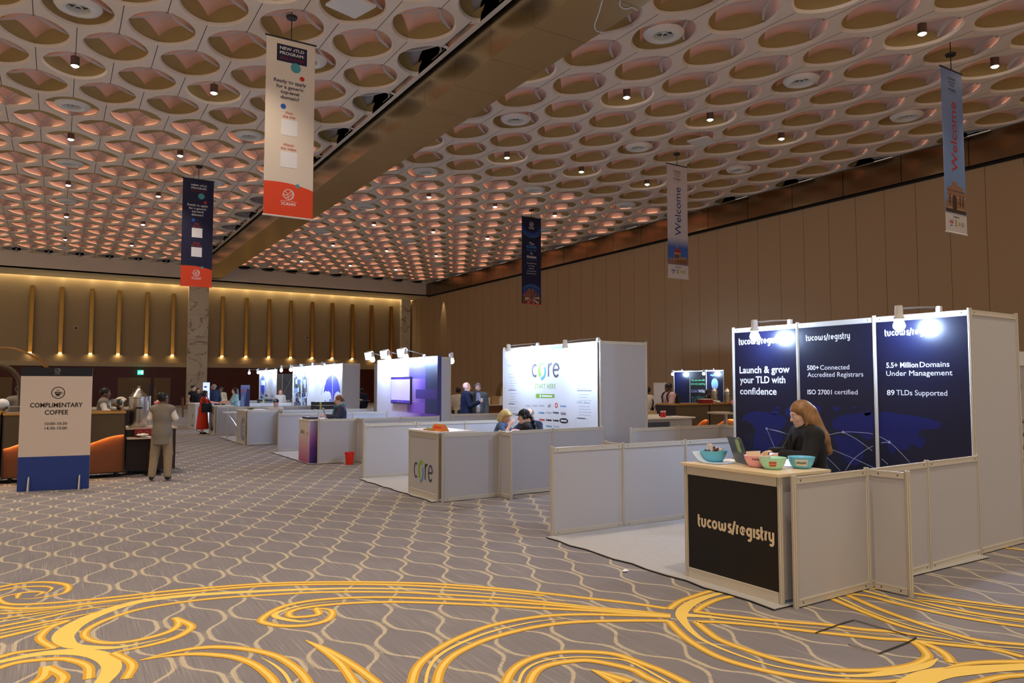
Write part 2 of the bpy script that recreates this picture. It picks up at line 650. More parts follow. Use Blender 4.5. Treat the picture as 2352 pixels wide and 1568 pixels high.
# ---- carpet ----------------------------------------------------------------------------------
def carpet_material():
    m = bpy.data.materials.new('hall_carpet')
    m.use_nodes = True
    nt = m.node_tree
    N, Lk = nt.nodes, nt.links
    b = N['Principled BSDF']
    b.inputs['Roughness'].default_value = 0.95
    b.inputs['Specular IOR Level'].default_value = 0.15
    geo = N.new('ShaderNodeTexCoord')
    sp = N.new('ShaderNodeSeparateXYZ')
    Lk.new(geo.outputs['Object'], sp.inputs[0])

    def math_(op, a, b_=None, c=None):
        nd = N.new('ShaderNodeMath')
        nd.operation = op
        for i, x in enumerate((a, b_, c)):
            if x is None:
                continue
            if isinstance(x, (int, float)):
                nd.inputs[i].default_value = x
            else:
                Lk.new(x, nd.inputs[i])
        return nd.outputs[0]

    def noise(scale, vec, detail=2.0):
        nz = N.new('ShaderNodeTexNoise')
        nz.inputs['Scale'].default_value = scale
        nz.inputs['Detail'].default_value = detail
        Lk.new(vec, nz.inputs['Vector'])
        return nz.outputs['Fac']

    def scaled(sx, sy):
        mp = N.new('ShaderNodeMapping')
        mp.inputs['Scale'].default_value = (sx, sy, 1)
        Lk.new(geo.outputs['Object'], mp.inputs['Vector'])
        return mp.outputs['Vector']
    px, py = 0.432, 0.816
    jit = math_('MULTIPLY', math_('SUBTRACT', noise(60.0, scaled(1, 0.25)), 0.5), 0.016)
    X = math_('ADD', math_('SUBTRACT', sp.outputs[0], 3.683 - 40 * px), jit)
    Y = math_('SUBTRACT', sp.outputs[1], 6.04 - 40 * py)
    c = math_('COSINE', math_('MULTIPLY', Y, 2 * math.pi / py))
    c3 = math_('MULTIPLY', c, math_('SUBTRACT', 1.5, math_('MULTIPLY', math_('MULTIPLY', c, c), 0.5)))
    off = math_('ADD', math_('MULTIPLY', c3, 0.080), 0.108)

    def fold(v):
        return math_('ABSOLUTE', math_('SUBTRACT', math_('MODULO', v, px), px / 2))
    dR = fold(math_('ADD', math_('SUBTRACT', X, off), px / 2))
    dL = fold(math_('ADD', math_('ADD', X, off), px / 2))
    d = math_('MINIMUM', dR, dL)
    # line mask with soft rough edge, broken by streaks along the hall
    st1 = noise(1.0, scaled(150, 2.2), 3.0)
    st2 = noise(1.0, scaled(60, 0.8), 2.0)
    patch = noise(1.0, scaled(1.6, 1.2), 2.0)

    def ramp(v, lo, hi):
        mr = N.new('ShaderNodeMapRange')
        mr.inputs['From Min'].default_value = lo
        mr.inputs['From Max'].default_value = hi
        Lk.new(v, mr.inputs['Value'])
        return mr.outputs['Result']
    line = math_('SUBTRACT', 1.0, ramp(d, 0.011, 0.018))
    line = math_('MULTIPLY', line, ramp(st1, 0.25, 0.45))
    # the narrow link between two close lines: cross stripes
    gap = math_('MULTIPLY', math_('SUBTRACT', 1.0, ramp(math_('ADD', dR, dL), 0.055, 0.075)), ramp(noise(1.0, scaled(6, 90), 2.0), 0.45, 0.6))
    gap = math_('MULTIPLY', gap, 0.45)
    streak = math_('MULTIPLY', ramp(st1, 0.52, 0.72), ramp(math_('ADD', math_('MULTIPLY', st2, 0.6), math_('MULTIPLY', patch, 0.4)), 0.46, 0.66))
    streak = math_('MULTIPLY', streak, 0.75)

    def mix(fac, a, b_):
        mx = N.new('ShaderNodeMix')
        mx.data_type = 'RGBA'
        if isinstance(fac, (int, float)):
            mx.inputs['Factor'].default_value = fac
        else:
            Lk.new(fac, mx.inputs['Factor'])
        for k, x in (('A', a), ('B', b_)):
            if isinstance(x, tuple):
                mx.inputs[k].default_value = x
            else:
                Lk.new(x, mx.inputs[k])
        return mx.outputs['Result']
    pile = noise(900.0, scaled(1, 1), 2.0)
    base = mix(patch, rgb(122, 118, 122), rgb(138, 133, 136))
    base = mix(math_('MULTIPLY', math_('SUBTRACT', 1.0, ramp(st1, 0.3, 0.45)), 0.5), base, rgb(98, 94, 98))
    base = mix(streak, base, rgb(192, 186, 178))
    base = mix(math_('MAXIMUM', line, gap), base, rgb(192, 180, 156))
    base = mix(math_('MULTIPLY', pile, 0.22), base, rgb(84, 80, 82))
    Lk.new(base, b.inputs['Base Color'])
    return m


M_CARPET = carpet_material()
M_GOLD_D = mat('carpet_gold_dark', rgb(206, 158, 58), 0.95, spec=0.15, noise=(220.0, 0.10))
M_GOLD_L = mat('carpet_gold_light', rgb(232, 198, 104), 0.95, spec=0.15, noise=(220.0, 0.08))
M_SEAM = mat('carpet_seam', rgb(40, 36, 34), 0.95)

FL = MB()
FL.add([(XL - 6, YB, 0), (XR + 0.5, YB, 0), (XR + 0.5, YF + 0.5, 0), (XL - 6, YF + 0.5, 0)], [(0, 1, 2, 3)], 0)

CROP = {1: (900, 1140, 500 / 2352), 2: (500, 1330, 500 / 2352), 3: (0, 1300, 500 / 2352), 4: (900, 1330, 550 / 2352), 5: (1400, 1330, 500 / 2352), 6: (1852, 1300, 500 / 2352)}
_lay = [0]


def fpts(*segs):
    out = []
    for c, L in segs:
        ox, oy, k = CROP[c]
        for x, y in L:
            p = onz(ox + x * k, oy + y * k, 0.0)
            if not out or np.linalg.norm(out[-1] - p[:2]) > 0.12:
                out.append(p[:2])
    return out


def ribbon(pts, w, m, z):
    P = np.array(crom(pts, 8))
    k = len(P)
    s = np.linspace(0, 1, k)
    ww = np.interp(s, np.linspace(0, 1, len(w)), w) if hasattr(w, '__len__') else np.full(k, w)
    T = np.zeros_like(P)
    T[1:-1] = P[2:] - P[:-2]
    T[0], T[-1] = P[1] - P[0], P[-1] - P[-2]
    T /= np.linalg.norm(T, axis=1)[:, None] + 1e-9
    Nn = np.stack([-T[:, 1], T[:, 0]], 1)
    L, R = P + Nn * ww[:, None] / 2, P - Nn * ww[:, None] / 2
    vs = [(*p, z) for p in R] + [(*p, z) for p in L]
    FL.add(vs, [(i, i + 1, k + i + 1, k + i) for i in range(k - 1)], m)


def cord(w, *segs, taper=None):
    _lay[0] += 1
    z = 0.0012 + 0.00004 * _lay[0]
    p = fpts(*segs)
    W_ = [w * t for t in taper] if taper else w
    ribbon(p, W_, 1, z)
    ribbon(p, [x * 0.42 for x in W_] if taper else w * 0.42, 2, z + 0.0006)


def fill(w, *segs):
    _lay[0] += 1
    ribbon(fpts(*segs), w, 2, 0.0012 + 0.00004 * _lay[0])


CW = 0.062
# upper band, spiral at the left
cord(CW, (3, [(-300, 300), (0, 225), (200, 190), (420, 173), (620, 182), (735, 215), (745, 250), (690, 290), (560, 325), (400, 345), (190, 355)]), taper=[1, 1, 1, 1, 1, .8, .5, .15])
cord(0.05, (3, [(-250, 330), (0, 262), (200, 230), (450, 218), (560, 238), (570, 265), (500, 295), (400, 305)]), taper=[1, 1, 1, .9, .6, .2])
cord(0.045, (3, [(180, 350), (150, 330), (230, 290), (360, 272), (460, 280), (450, 305), (370, 330)]), taper=[.4, 1, 1, 1, .8, .2])
cord(CW, (3, [(330, 270), (150, 290), (20, 335), (20, 385), (120, 412), (300, 412), (600, 395), (900, 368), (1300, 328), (1800, 272), (2352, 224)]),
     (2, [(500, 48), (1000, 33), (1500, 30), (2000, 38)]), (4, [(200, 36), (500, 50), (1000, 88), (1500, 138), (2000, 196), (2352, 236)]), (5, [(300, 288), (620, 316), (680, 322)]), taper=[.5, .9, 1, 1, 1, 1])
cord(CW, (3, [(-200, 420), (0, 442), (200, 458), (600, 443), (1000, 398), (1500, 340), (2000, 288), (2352, 252)]),
     (2, [(500, 72), (1000, 57), (1500, 54), (2000, 64)]), (4, [(200, 64), (500, 78), (1000, 112), (1500, 162)]), taper=[1, 1, 1, 1, .7])
cord(CW, (5, [(640, 325), (690, 290), (760, 240), (900, 188), (1080, 132), (1300, 92)]))
# bottom member of that band
cord(0.055, (3, [(1890, 555), (1930, 610), (1880, 680), (1700, 750), (1400, 815), (1150, 830), (970, 795), (910, 735), (990, 655), (1200, 560), (1500, 468), (1900, 398), (2352, 346)]),
     (2, [(500, 172), (1000, 145), (1500, 136), (2000, 142)]), (4, [(200, 142), (500, 150), (1000, 180), (1500, 225), (2000, 280), (2352, 308)]), (5, [(300, 345), (660, 385)]))
fill([.01, .03, .07, .12, .14, .12, .10, .085, .075, .065, .05, .04, .03, .02, .01], (3, [(1800, 778), (1450, 850), (1200, 882), (1000, 888), (820, 868), (700, 810), (690, 745), (790, 650), (980, 550), (1250, 450), (1550, 375), (1950, 325), (2352, 296)]),
     (2, [(500, 128), (1000, 108), (1500, 99), (2000, 105)]), (4, [(300, 102), (700, 122), (1200, 165), (1700, 215)]))
fill([.05, .07, .09, .11, .12, .11, .10, .08], (3, [(-200, 1080), (0, 1035), (300, 970), (600, 932), (900, 932), (1100, 975), (1200, 1060), (1185, 1160), (1060, 1300)]))
cord(CW, (3, [(1890, 560), (2000, 590), (2065, 645), (2000, 720), (1850, 790), (1600, 858), (1400, 900), (1230, 935)]), taper=[1, 1, 1, 1, .8, .4])
cord(CW, (3, [(1225, 935), (1330, 970), (1425, 1060), (1425, 1130), (1360, 1220), (1280, 1300)]))
cord(CW, (3, [(-100, 1010), (0, 980), (200, 932), (450, 897), (600, 890)]), taper=[1, 1, .9, .6, .2])
cord(CW, (3, [(590, 890), (490, 862), (440, 800), (460, 730), (560, 655), (740, 588)]))
cord(CW, (3, [(-100, 1130), (0, 1095), (200, 1040), (400, 1008), (600, 1002), (800, 1022), (950, 1088), (1000, 1150), (960, 1220), (890, 1290)]))
cord(0.075, (3, [(330, 1290), (470, 1195), (530, 1120), (500, 1085)]))
cord(0.07, (3, [(500, 1085), (630, 1125), (680, 1190), (640, 1290)]))
for L, w in (([(-200, 690), (0, 650), (400, 575), (900, 468), (1380, 408)], .05), ([(-200, 735), (0, 692), (400, 622), (800, 548), (1100, 484)], .05), ([(-200, 820), (0, 772), (300, 702), (700, 604), (760, 588)], CW),
             ([(-200, 600), (0, 568), (400, 512), (750, 468)], .04), ([(-200, 520), (0, 516), (300, 498), (560, 478)], .045)):
    cord(w, (3, L), taper=[1, 1, 1, .7, .15])
for L in ([(-200, 640), (0, 605), (500, 520), (1000, 420), (1450, 372)], [(-200, 775), (0, 735), (400, 650), (900, 550)], [(-200, 490), (0, 487), (500, 470), (1000, 420)]):
    fill([.02, .02, .02, .015, .005], (3, L))
# the lying-leaf pair
cord(CW, (3, [(1510, 1020), (1800, 945), (2100, 890), (2352, 875)]), (2, [(0, 745), (300, 755), (600, 820), (800, 930), (930, 1050), (990, 1150)]), taper=[.2, .7, 1, 1, 1, 1, 1, 1])
cord(CW, (3, [(1520, 1020), (1800, 972), (2100, 950), (2352, 962)]), (2, [(0, 818), (200, 850), (400, 925), (560, 1050), (640, 1160)]), taper=[.2, .7, 1, 1, 1, 1, 1])
fill([.005, .018, .022, .02], (2, [(470, 850), (600, 920), (720, 1020), (800, 1150)]))
cord(CW, (2, [(950, 660), (1150, 748), (1350, 860), (1550, 990), (1780, 1170)]), taper=[.15, .8, 1, 1, 1])
cord(CW, (2, [(950, 662), (1150, 775), (1300, 890), (1400, 1010), (1490, 1150)]), taper=[.15, .8, 1, 1, 1])
# spiral in the middle, running right to the knot
cord(CW, (2, [(1050, 312), (1120, 320), (1230, 340), (1262, 380), (1200, 432), (1020, 490), (780, 508), (570, 488), (475, 435), (500, 380), (690, 303), (1000, 235), (1400, 203), (1800, 196)]),
     (4, [(200, 186), (500, 196), (1000, 217), (1500, 250), (2000, 295), (2352, 326)]), (5, [(300, 362), (660, 392)]), taper=[.5, 1, 1, 1, 1, 1, 1, 1, 1, 1, .9])
cord(0.058, (2, [(1060, 315), (1112, 340), (1080, 385), (950, 418), (810, 410), (745, 385), (790, 350), (1000, 300), (1400, 262), (1800, 248)]),
     (4, [(200, 228), (500, 237), (1000, 260), (1500, 288), (2000, 312), (2352, 338)]), (5, [(300, 376), (660, 400)]))
fill([.008, .03, .05, .045, .03, .015, .005], (2, [(1090, 430), (900, 460), (730, 455), (625, 405), (700, 340), (1000, 270), (1400, 228)]))
# wide arches below
cord(CW, (4, [(180, 1100), (200, 1018), (232, 900), (330, 780), (500, 660), (700, 560), (1000, 450), (1400, 375), (1800, 348), (2352, 356)]), (5, [(300, 402), (660, 408)]))
cord(CW, (4, [(430, 1100), (450, 1018), (475, 900), (580, 770), (750, 670), (1000, 570), (1400, 472), (1800, 422), (2352, 408)]), (5, [(300, 452), (640, 452)]))
fill([.018, .02, .026, .03, .028, .02, .006], (4, [(320, 1100), (330, 1018), (365, 880), (480, 740), (700, 620), (1000, 510), (1400, 420), (1750, 388)]))
cord(CW, (5, [(640, 452), (740, 560), (900, 690), (1200, 850), (1600, 970), (2000, 1050), (2352, 1092)]), (6, [(400, 1240), (800, 1250), (1060, 1222)]), taper=[1, 1, 1, 1, 1, 1, .3])
cord(CW, (4, [(1080, 1100), (1110, 1018), (1185, 900), (1350, 790), (1600, 725), (1900, 715), (2200, 742), (2352, 768)]), (5, [(200, 850), (400, 930), (600, 1010), (880, 1150)]))
cord(CW, (4, [(1320, 1100), (1345, 1018), (1405, 920), (1550, 842), (1800, 803), (2000, 808), (2352, 885)]), (5, [(200, 970), (400, 1060), (600, 1150)]))
fill([.018, .02, .02, .02, .02, .02], (4, [(1220, 1100), (1235, 1018), (1305, 900), (1500, 802), (1800, 767), (2100, 777), (2352, 820)]), (5, [(300, 950), (700, 1150)]))
cord(0.07, (4, [(1960, 890), (2090, 930), (2190, 1010), (2280, 1100)]), taper=[.2, .8, 1, 1])
cord(0.07, (4, [(1960, 890), (2130, 925), (2352, 1010)]), (5, [(160, 1130)]), taper=[.2, .8, 1, 1])
# the knot before the counter
fill([.02, .06, .085, .095, .075, .05, .035, .025, .02, .02], (5, [(1420, 120), (1150, 165), (950, 230), (830, 300), (775, 380), (800, 455), (890, 565), (1050, 680), (1400, 825), (1800, 945), (2352, 1030)]))
fill([.09, .06, .03, .018, .012, .012], (5, [(780, 388), (1000, 402), (1300, 435), (1800, 490), (2352, 540)]), (6, [(400, 715), (900, 755)]))
cord(CW, (5, [(1500, 158), (1200, 212), (1020, 285), (930, 352)]))
cord(CW, (5, [(910, 352), (1200, 388), (1600, 432), (2000, 468), (2352, 495)]), (6, [(300, 660), (600, 685), (900, 708), (1150, 740), (1580, 798)]), taper=[1, 1, 1, 1, 1, .4])
cord(CW, (5, [(930, 460), (1200, 467), (1600, 500), (2000, 545), (2352, 585)]), (6, [(400, 740), (800, 785), (1130, 812), (1245, 870), (1305, 950), (1265, 1020), (1100, 1080), (800, 1122), (500, 1130), (200, 1112)]),
     (5, [(2352, 985), (1900, 893), (1500, 773), (1200, 660), (1050, 560), (930, 460)]))
fill([.02, .02, .03, .05, .08, .06, .008], (6, [(-100, 1130), (150, 1165), (400, 1188), (700, 1180), (1000, 1135), (1280, 1078), (1425, 1000)]))
fill([.12, .15, .14, .12, .10, .09], (6, [(1050, 1330), (1250, 1220), (1450, 1160), (1750, 1128), (2050, 1105), (2450, 1085)]))
cord(CW, (6, [(1180, 805), (1400, 890), (1520, 970), (1570, 1050), (1530, 1100)]))
cord(CW, (6, [(1480, 1112), (1700, 1062), (2000, 1038), (2450, 1035)]), taper=[.2, .8, 1, 1])
cord(CW, (6, [(1180, 812), (1500, 848), (2000, 900), (2352, 985), (2450, 1010)]))
cord(CW, (6, [(270, 352), (600, 490), (1000, 642), (1400, 750), (1600, 802)]), taper=[1, 1, 1, .8, .2])
cord(CW, (6, [(420, 305), (800, 470), (1200, 612), (1600, 738), (1900, 808), (2450, 860)]))
fill([.03, .02, .015, .015, .01], (6, [(340, 335), (700, 500), (1100, 640), (1500, 742), (1800, 832), (2352, 950)]))
cord(CW, (6, [(460, 300), (700, 332), (1000, 412), (1500, 522), (2000, 608), (2450, 670)]))
fill([.05, .045, .03, .02, .015], (6, [(560, 250), (900, 340), (1200, 412), (1700, 520), (2450, 625)]))
cord(CW, (6, [(1060, 345), (1200, 385), (1500, 450), (2000, 540), (2450, 598)]), taper=[.2, .8, 1, 1, 1])
cord(CW, (6, [(1180, 365), (1500, 402), (2000, 478), (2450, 535)]), taper=[.3, 1, 1, 1])
cord(CW, (6, [(700, 240), (900, 268), (1115, 290), (1500, 350), (2000, 418), (2450, 465)]))
fill([.02, .015, .015], (6, [(1200, 345), (1700, 408), (2450, 495)]))
fill([.015, .015, .02], (6, [(1200, 785), (1800, 852), (2450, 900)]))
cord(CW, (6, [(1700, 1300), (2100, 1202), (2450, 1175)]))
cord(CW, (6, [(2050, -205), (2200, -190), (2450, -160)]))
# floor hatch seams
for L in ([(100, 730), (395, 625), (520, 590)], [(520, 590), (740, 655), (1190, 780)], [(1190, 780), (1090, 835), (780, 955)], [(780, 955), (600, 905), (450, 855)]):
    ribbon(fpts((6, L)), 0.012, 3, 0.0075)
ribbon(fpts((1, [(510, 160), (770, 138), (880, 128), (740, 112), (620, 90)])), 0.012, 3, 0.0075)
struct(FL, 'floor', [M_CARPET, M_GOLD_D, M_GOLD_L, M_SEAM])

# ---- walls ------------------------------------------------------------------------------------
M_WALL = mat('right_wall_fabric', rgb(180, 152, 118), 0.85, noise=(40.0, 0.05, (1, 1, 0.2)))
M_WALLG = mat('wall_groove', rgb(95, 74, 52), 0.9)
M_FARW = mat('far_wall_fabric', rgb(176, 152, 118), 0.85, noise=(30.0, 0.05, (1, 1, 0.3)))
M_WOOD = mat('dark_red_wood', rgb(92, 42, 28), 0.38, spec=0.3, noise=(2.0, 0.18, (6, 6, 0.6)))
M_BRONZE = mat('bronze_cladding', rgb(146, 124, 98), 0.22, metal=1.0, bump=(0.9, 0.10, (1, 1.0, 1.6), 0.12))
M_BEAM = mat('gold_cladding', rgb(214, 194, 152), 0.27, metal=1.0, bump=(0.8, 0.16, (1, 0.7, 1), 0.12))
M_TRIM = mat('cream_trim', rgb(196, 172, 138), 0.6)
M_SOFF = mat('soffit_plaster', rgb(240, 228, 200), 0.8)
M_FASC = mat('fascia_plaster', rgb(236, 216, 198), 0.8)
M_BLACK = mat('black_gap', rgb(20, 18, 16), 0.8)

w = MB()
w.box(XR, XR + 0.3, YB, YF + 0.3, 0, 9.45, 0)
y = 0.55
while y < YF:
    w.box(XR - 0.004, XR, y, y + 0.012, 0, 9.45, 1)
    y += 1.255
struct(w, 'wall_right', [M_WALL, M_WALLG])
w = MB()
y = YB
while y < FASY:
    w.box(XR - 0.25, XR + 0.3, y + 0.012, min(y + 2.5, FASY) - 0.012, 9.5, ZC - 0.04, 0)
    y += 2.5
w.box(XR - 0.2, XR + 0.3, YB, FASY, 9.5, ZC - 0.04, 1)
w.box(XR - 0.12, XR + 0.2, YB, FASY, 9.42, 9.5, 1)
struct(w, 'trim_1', [M_BRONZE, M_BLACK], label='bronze metal strip above the right wall')
w = MB()
w.box(XL - 6, XR + 0.3, YF, YF + 0.3, 3.2, SOFZ + 0.2, 0)
w.box(XL - 6, XR + 0.3, YF, YF + 0.3, 0, 3.2, 1)
w.box(XL - 6, XR, YF - 0.12, YF + 0.05, 3.0, 3.34, 2)
struct(w, 'wall_far', [M_FARW, M_WOOD, M_TRIM])
w = MB()
w.box(XL - 6, XR + 0.3, FASY, FASY + 0.12, SOFZ, ZC + 1.0, 1)
w.box(XL - 6, XR + 0.3, FASY, YF - 0.35, SOFZ, SOFZ + 0.1, 0)
w.box(XL - 6, XR + 0.3, YF - 0.35, YF + 0.1, SOFZ + 0.35, SOFZ + 0.45, 0)
struct(w, 'trim_2', [M_SOFF, M_FASC], label='plaster soffit above the far wall')
w = MB()
y = 2.0
while y < FASY - 0.1:
    y1 = min(y + 1.9, FASY)
    w.box(BX0, BX1, y + 0.004, y1 - 0.004, BZ, ZC + 0.3, 0)
    y += 1.9
w.box(BX0 + 0.02, BX1 - 0.02, 2.0, FASY, BZ + 0.006, ZC + 0.3, 1)
struct(w, 'beam', [M_BEAM, M_BLACK])
w = MB()
w.box(BX0 - 0.22, BX0 - 0.10, 2.0, FASY, ZC - 0.02, ZC + 0.95, 0)
w.box(BX0 - 0.10, BX0, 2.0, FASY, ZC + 0.3, ZC + 0.35, 1)
struct(w, 'trim_3', [M_PLATE, M_BLACK])
w = MB()
w.box(XL - 6, XR + 0.3, 2.0, FASY, ZC + 0.95, ZC + 1.0, 0)
struct(w, 'ceiling_deck_slab', [M_BLACK])

# marble pillars
def marble():
    m = bpy.data.materials.new('pillar_marble')
    m.use_nodes = True
    nt = m.node_tree
    b = nt.nodes['Principled BSDF']
    b.inputs['Roughness'].default_value = 0.25
    tc = nt.nodes.new('ShaderNodeTexCoord')
    nz = nt.nodes.new('ShaderNodeTexNoise')
    nz.inputs['Scale'].default_value = 0.55
    nz.inputs['Detail'].default_value = 6
    nz.inputs['Distortion'].default_value = 1.2
    nt.links.new(tc.outputs['Object'], nz.inputs['Vector'])
    cr = nt.nodes.new('ShaderNodeValToRGB')
    e = cr.color_ramp.elements
    e[0].position, e[0].color = 0.44, rgb(226, 214, 194)
    e[1].position, e[1].color = 0.56, rgb(222, 208, 186)
    for p, c in ((0.485, rgb(222, 208, 186)), (0.50, rgb(140, 122, 100)), (0.515, rgb(222, 208, 186))):
        k = e.new(p)
        k.color = c
    nt.links.new(nz.outputs['Fac'], cr.inputs['Fac'])
    nt.links.new(cr.outputs['Color'], b.inputs['Base Color'])
    return m


M_MARB = marble()
w = MB()
z = 0.0
while z < SOFZ:
    z1 = min(z + 2.4, SOFZ)
    w.box(8.72, 10.2, YF - 0.55, YF, z + 0.006, z1 - 0.006, 0)
    z += 2.4
w.box(8.74, 10.18, YF - 0.53, YF, 0, SOFZ, 1)
struct(w, 'pillar', [M_MARB, M_WALLG])
w = MB()
w.box(26.95, 27.85, YF - 0.4, YF, 0, SOFZ, 0)
struct(w, 'pillar', [M_MARB])

# doors in the far wall
M_DOOR = mat('door_veneer', rgb(128, 98, 62), 0.5, noise=(3.0, 0.08, (4, 4, 0.5)))
M_STEEL = mat('brushed_steel', rgb(190, 186, 180), 0.28, metal=1.0)
dn = 0
for x0, x1, n in ((3.95, 6.2, 2), (6.42, 7.6, 1), (-4.9, -2.7, 2)):
    dn += 1
    w = MB()
    w.box(x0, x1, YF - 0.06, YF + 0.02, 0, 2.15)
    d = struct(w, 'door_%d' % dn, M_DOOR)
    WLOC[d.name] = (0, 0, 0)
    for k in range(n):
        hx = (x0 + x1) / 2 + (0.08 if k else -0.08) if n == 2 else x0 + 0.12
        hb = MB().tube([(hx, YF - 0.13, 0.8), (hx, YF - 0.13, 1.35)], 0.018)
        hb.tube([(hx, YF - 0.05, 0.85), (hx, YF - 0.13, 0.85)], 0.012).tube([(hx, YF - 0.05, 1.3), (hx, YF - 0.13, 1.3)], 0.012)
        hb.build('door_handle', M_STEEL, d)

# ---- ceiling spotlights and air diffusers ----------------------------------------------------------
M_LAMPB = mat('spotlight_steel', rgb(120, 112, 104), 0.3, metal=0.8)
M_WHITE = mat('white_enamel', rgb(226, 222, 214), 0.5)
M_BULB = mat('spotlight_lens', (1, 1, 1), 0.5, emit=(1.0, 0.86, 0.68), estr=45.0)
M_GRILLE = mat('diffuser_core', rgb(70, 70, 72), 0.5)


def make_spot():
    t = thing('ceiling_spotlight', 'small steel cylinder spotlight glowing inside a ceiling coffer', 'spotlight', (0, 0, ZC), group='spotlights in the coffered ceiling')
    MB().lathe([(0.10, 0.0), (0.112, 0.0), (0.112, 0.26), (0.07, 0.28), (0.02, 0.29)], n=16).build('housing', M_LAMPB, t, smooth=True, world=False)
    MB().tube([(0, 0, 0.26), (0, 0, 0.85)], 0.012, 8).build('drop_rod', M_LAMPB, t, world=False)
    MB().lathe([(0.0, 0.012), (0.10, 0.012), (0.10, 0.0), (0.06, -0.03), (0.0, -0.04)], n=16).build('lens', M_BULB, t, world=False)
    return t


def make_diff():
    t = thing('air_diffuser', 'round white swirl air diffuser hanging in a ceiling coffer', 'air vent', (0, 0, ZC), group='round air diffusers in the ceiling')
    MB().lathe([(0.24, 0.16), (0.26, 0.02), (0.34, -0.02), (0.47, 0.02), (0.52, 0.09), (0.50, 0.12), (0.40, 0.10), (0.30, 0.2), (0.24, 0.2)], n=28).build('ring', M_WHITE, t, smooth=True, world=False)
    MB().lathe([(0.0, 0.14), (0.25, 0.14), (0.25, 0.16), (0, 0.16)], n=20).build('core', M_GRILLE, t, world=False)
    b = MB()
    for k in range(6):
        a = math.pi * k / 3
        b.obox((0.12 * math.cos(a), 0.12 * math.sin(a), 0.12), (math.cos(a), math.sin(a), 0), (-math.sin(a), math.cos(a), 0), (0, 0, 1), 0.12, 0.014, 0.015)
    b.lathe([(0.0, 0.09), (0.05, 0.1), (0.05, 0.14)], n=12)
    b.build('blade', M_WHITE, t, world=False)
    MB().tube([(0, 0, 0.16), (0, 0, 0.72)], 0.12, 16).build('duct', M_VAULT, t, world=False)
    return t


def lamp(name, loc, target, power, col, size=math.radians(75), blend=0.6, radius=0.06, parent=None):
    l = bpy.data.lights.new(name, 'SPOT')
    l.energy = power
    l.color = col
    l.spot_size = size
    l.spot_blend = blend
    l.shadow_soft_size = radius
    o = bpy.data.objects.new(name, l)
    COL.objects.link(o)
    d = Vector(target) - Vector(loc)
    o.rotation_euler = d.to_track_quat('-Z', 'Y').to_euler()
    if parent is not None:
        L = WLOC[parent.name]
        o.parent = parent
        o.location = Vector(loc) - Vector(L)
    else:
        o.location = loc
    return o


spot0, diff0 = make_spot(), make_diff()
ns = nd = 0
WARM = (1.0, 0.81, 0.62)
spots, diffs = [], []
for side, y0_, half in (('l', LY0, LHALF), ('r', RY0, RHALF)):
    for k in ((-8, -4, 0, 4) if side == 'l' else (12, 16, 20, 24)):
        for j in range(-7, 9):
            spots.append((0.16 + PIT * k, y0_ + 4 * half * j))
    for k in ((-6, 0, 6) if side == 'l' else (14, 20, 26)):
        for j in range(-7, 9):
            diffs.append((0.16 + PIT * k, y0_ + 4 * half * j - 2 * half))


def px_of(p):
    q = np.array(p, float) - [0, 0, EYE]
    z = q @ _f
    return (1176 + FPX * (q @ _r) / z, 784 - FPX * (q @ _u) / z, z)


for L, root, kind in ((spots, spot0, 's'), (diffs, diff0, 'd')):
    used = False
    for x, y in L:
        if not (3.5 < y < FASY - 1) or not (XL < x < XR - 0.6) or (BX0 - 0.6 < x < BX1 + 0.5):
            continue
        u_, v_, z_ = px_of((x, y, ZC))
        if z_ > 0 and -60 < u_ < 2412 and -40 < v_ < 1600:
            if not used:
                root.location = (x, y, ZC)
                used = True
            else:
                dup(root, (x, y, ZC))
        if kind == 's':
            lamp('spotlight_beam', (x, y, ZC - 0.03), (x, y, 0), SPOT_W, WARM, math.radians(82), 0.9, 0.08)
for x in (-7.2, -3.5, 0.16, 3.84, 11.2, 14.9, 18.6, 22.3):        # the hall goes on behind the photographer
    for y in (-5.0, 1.5):
        lamp('spotlight_beam', (x, y, ZC), (x, y, 0), SPOT_W, WARM, math.radians(82), 0.9, 0.08)

# ---- sconces on the far wall, soffit downlights, sensors, exit sign ---------------------------------------
M_SCON = mat('sconce_gold', rgb(196, 152, 76), 0.34, metal=1.0)
M_SCONL = mat('sconce_lamp', (1, 1, 1), 0.5, emit=(1.0, 0.72, 0.32), estr=22.0)


def make_sconce():
    t = thing('wall_sconce', 'tall slim gold wall sconce glowing at its foot on the far wall', 'wall lamp', (0, YF - 0.13, 3.9), group='gold sconces along the far wall')
    b = MB()
    b.box(-0.13, 0.13, 0.08, 0.12, 0, 4.9).box(-0.13, -0.105, -0.10, 0.12, 0, 4.9).box(0.105, 0.13, -0.10, 0.12, 0, 4.9).box(-0.13, 0.13, -0.10, 0.12, 4.88, 4.92)
    b.build('channel', M_SCON, t, world=False)
    MB().box(-0.10, 0.10, -0.07, 0.08, 0.0, 0.05).build('foot_lamp', M_SCONL, t, world=False)
    return t


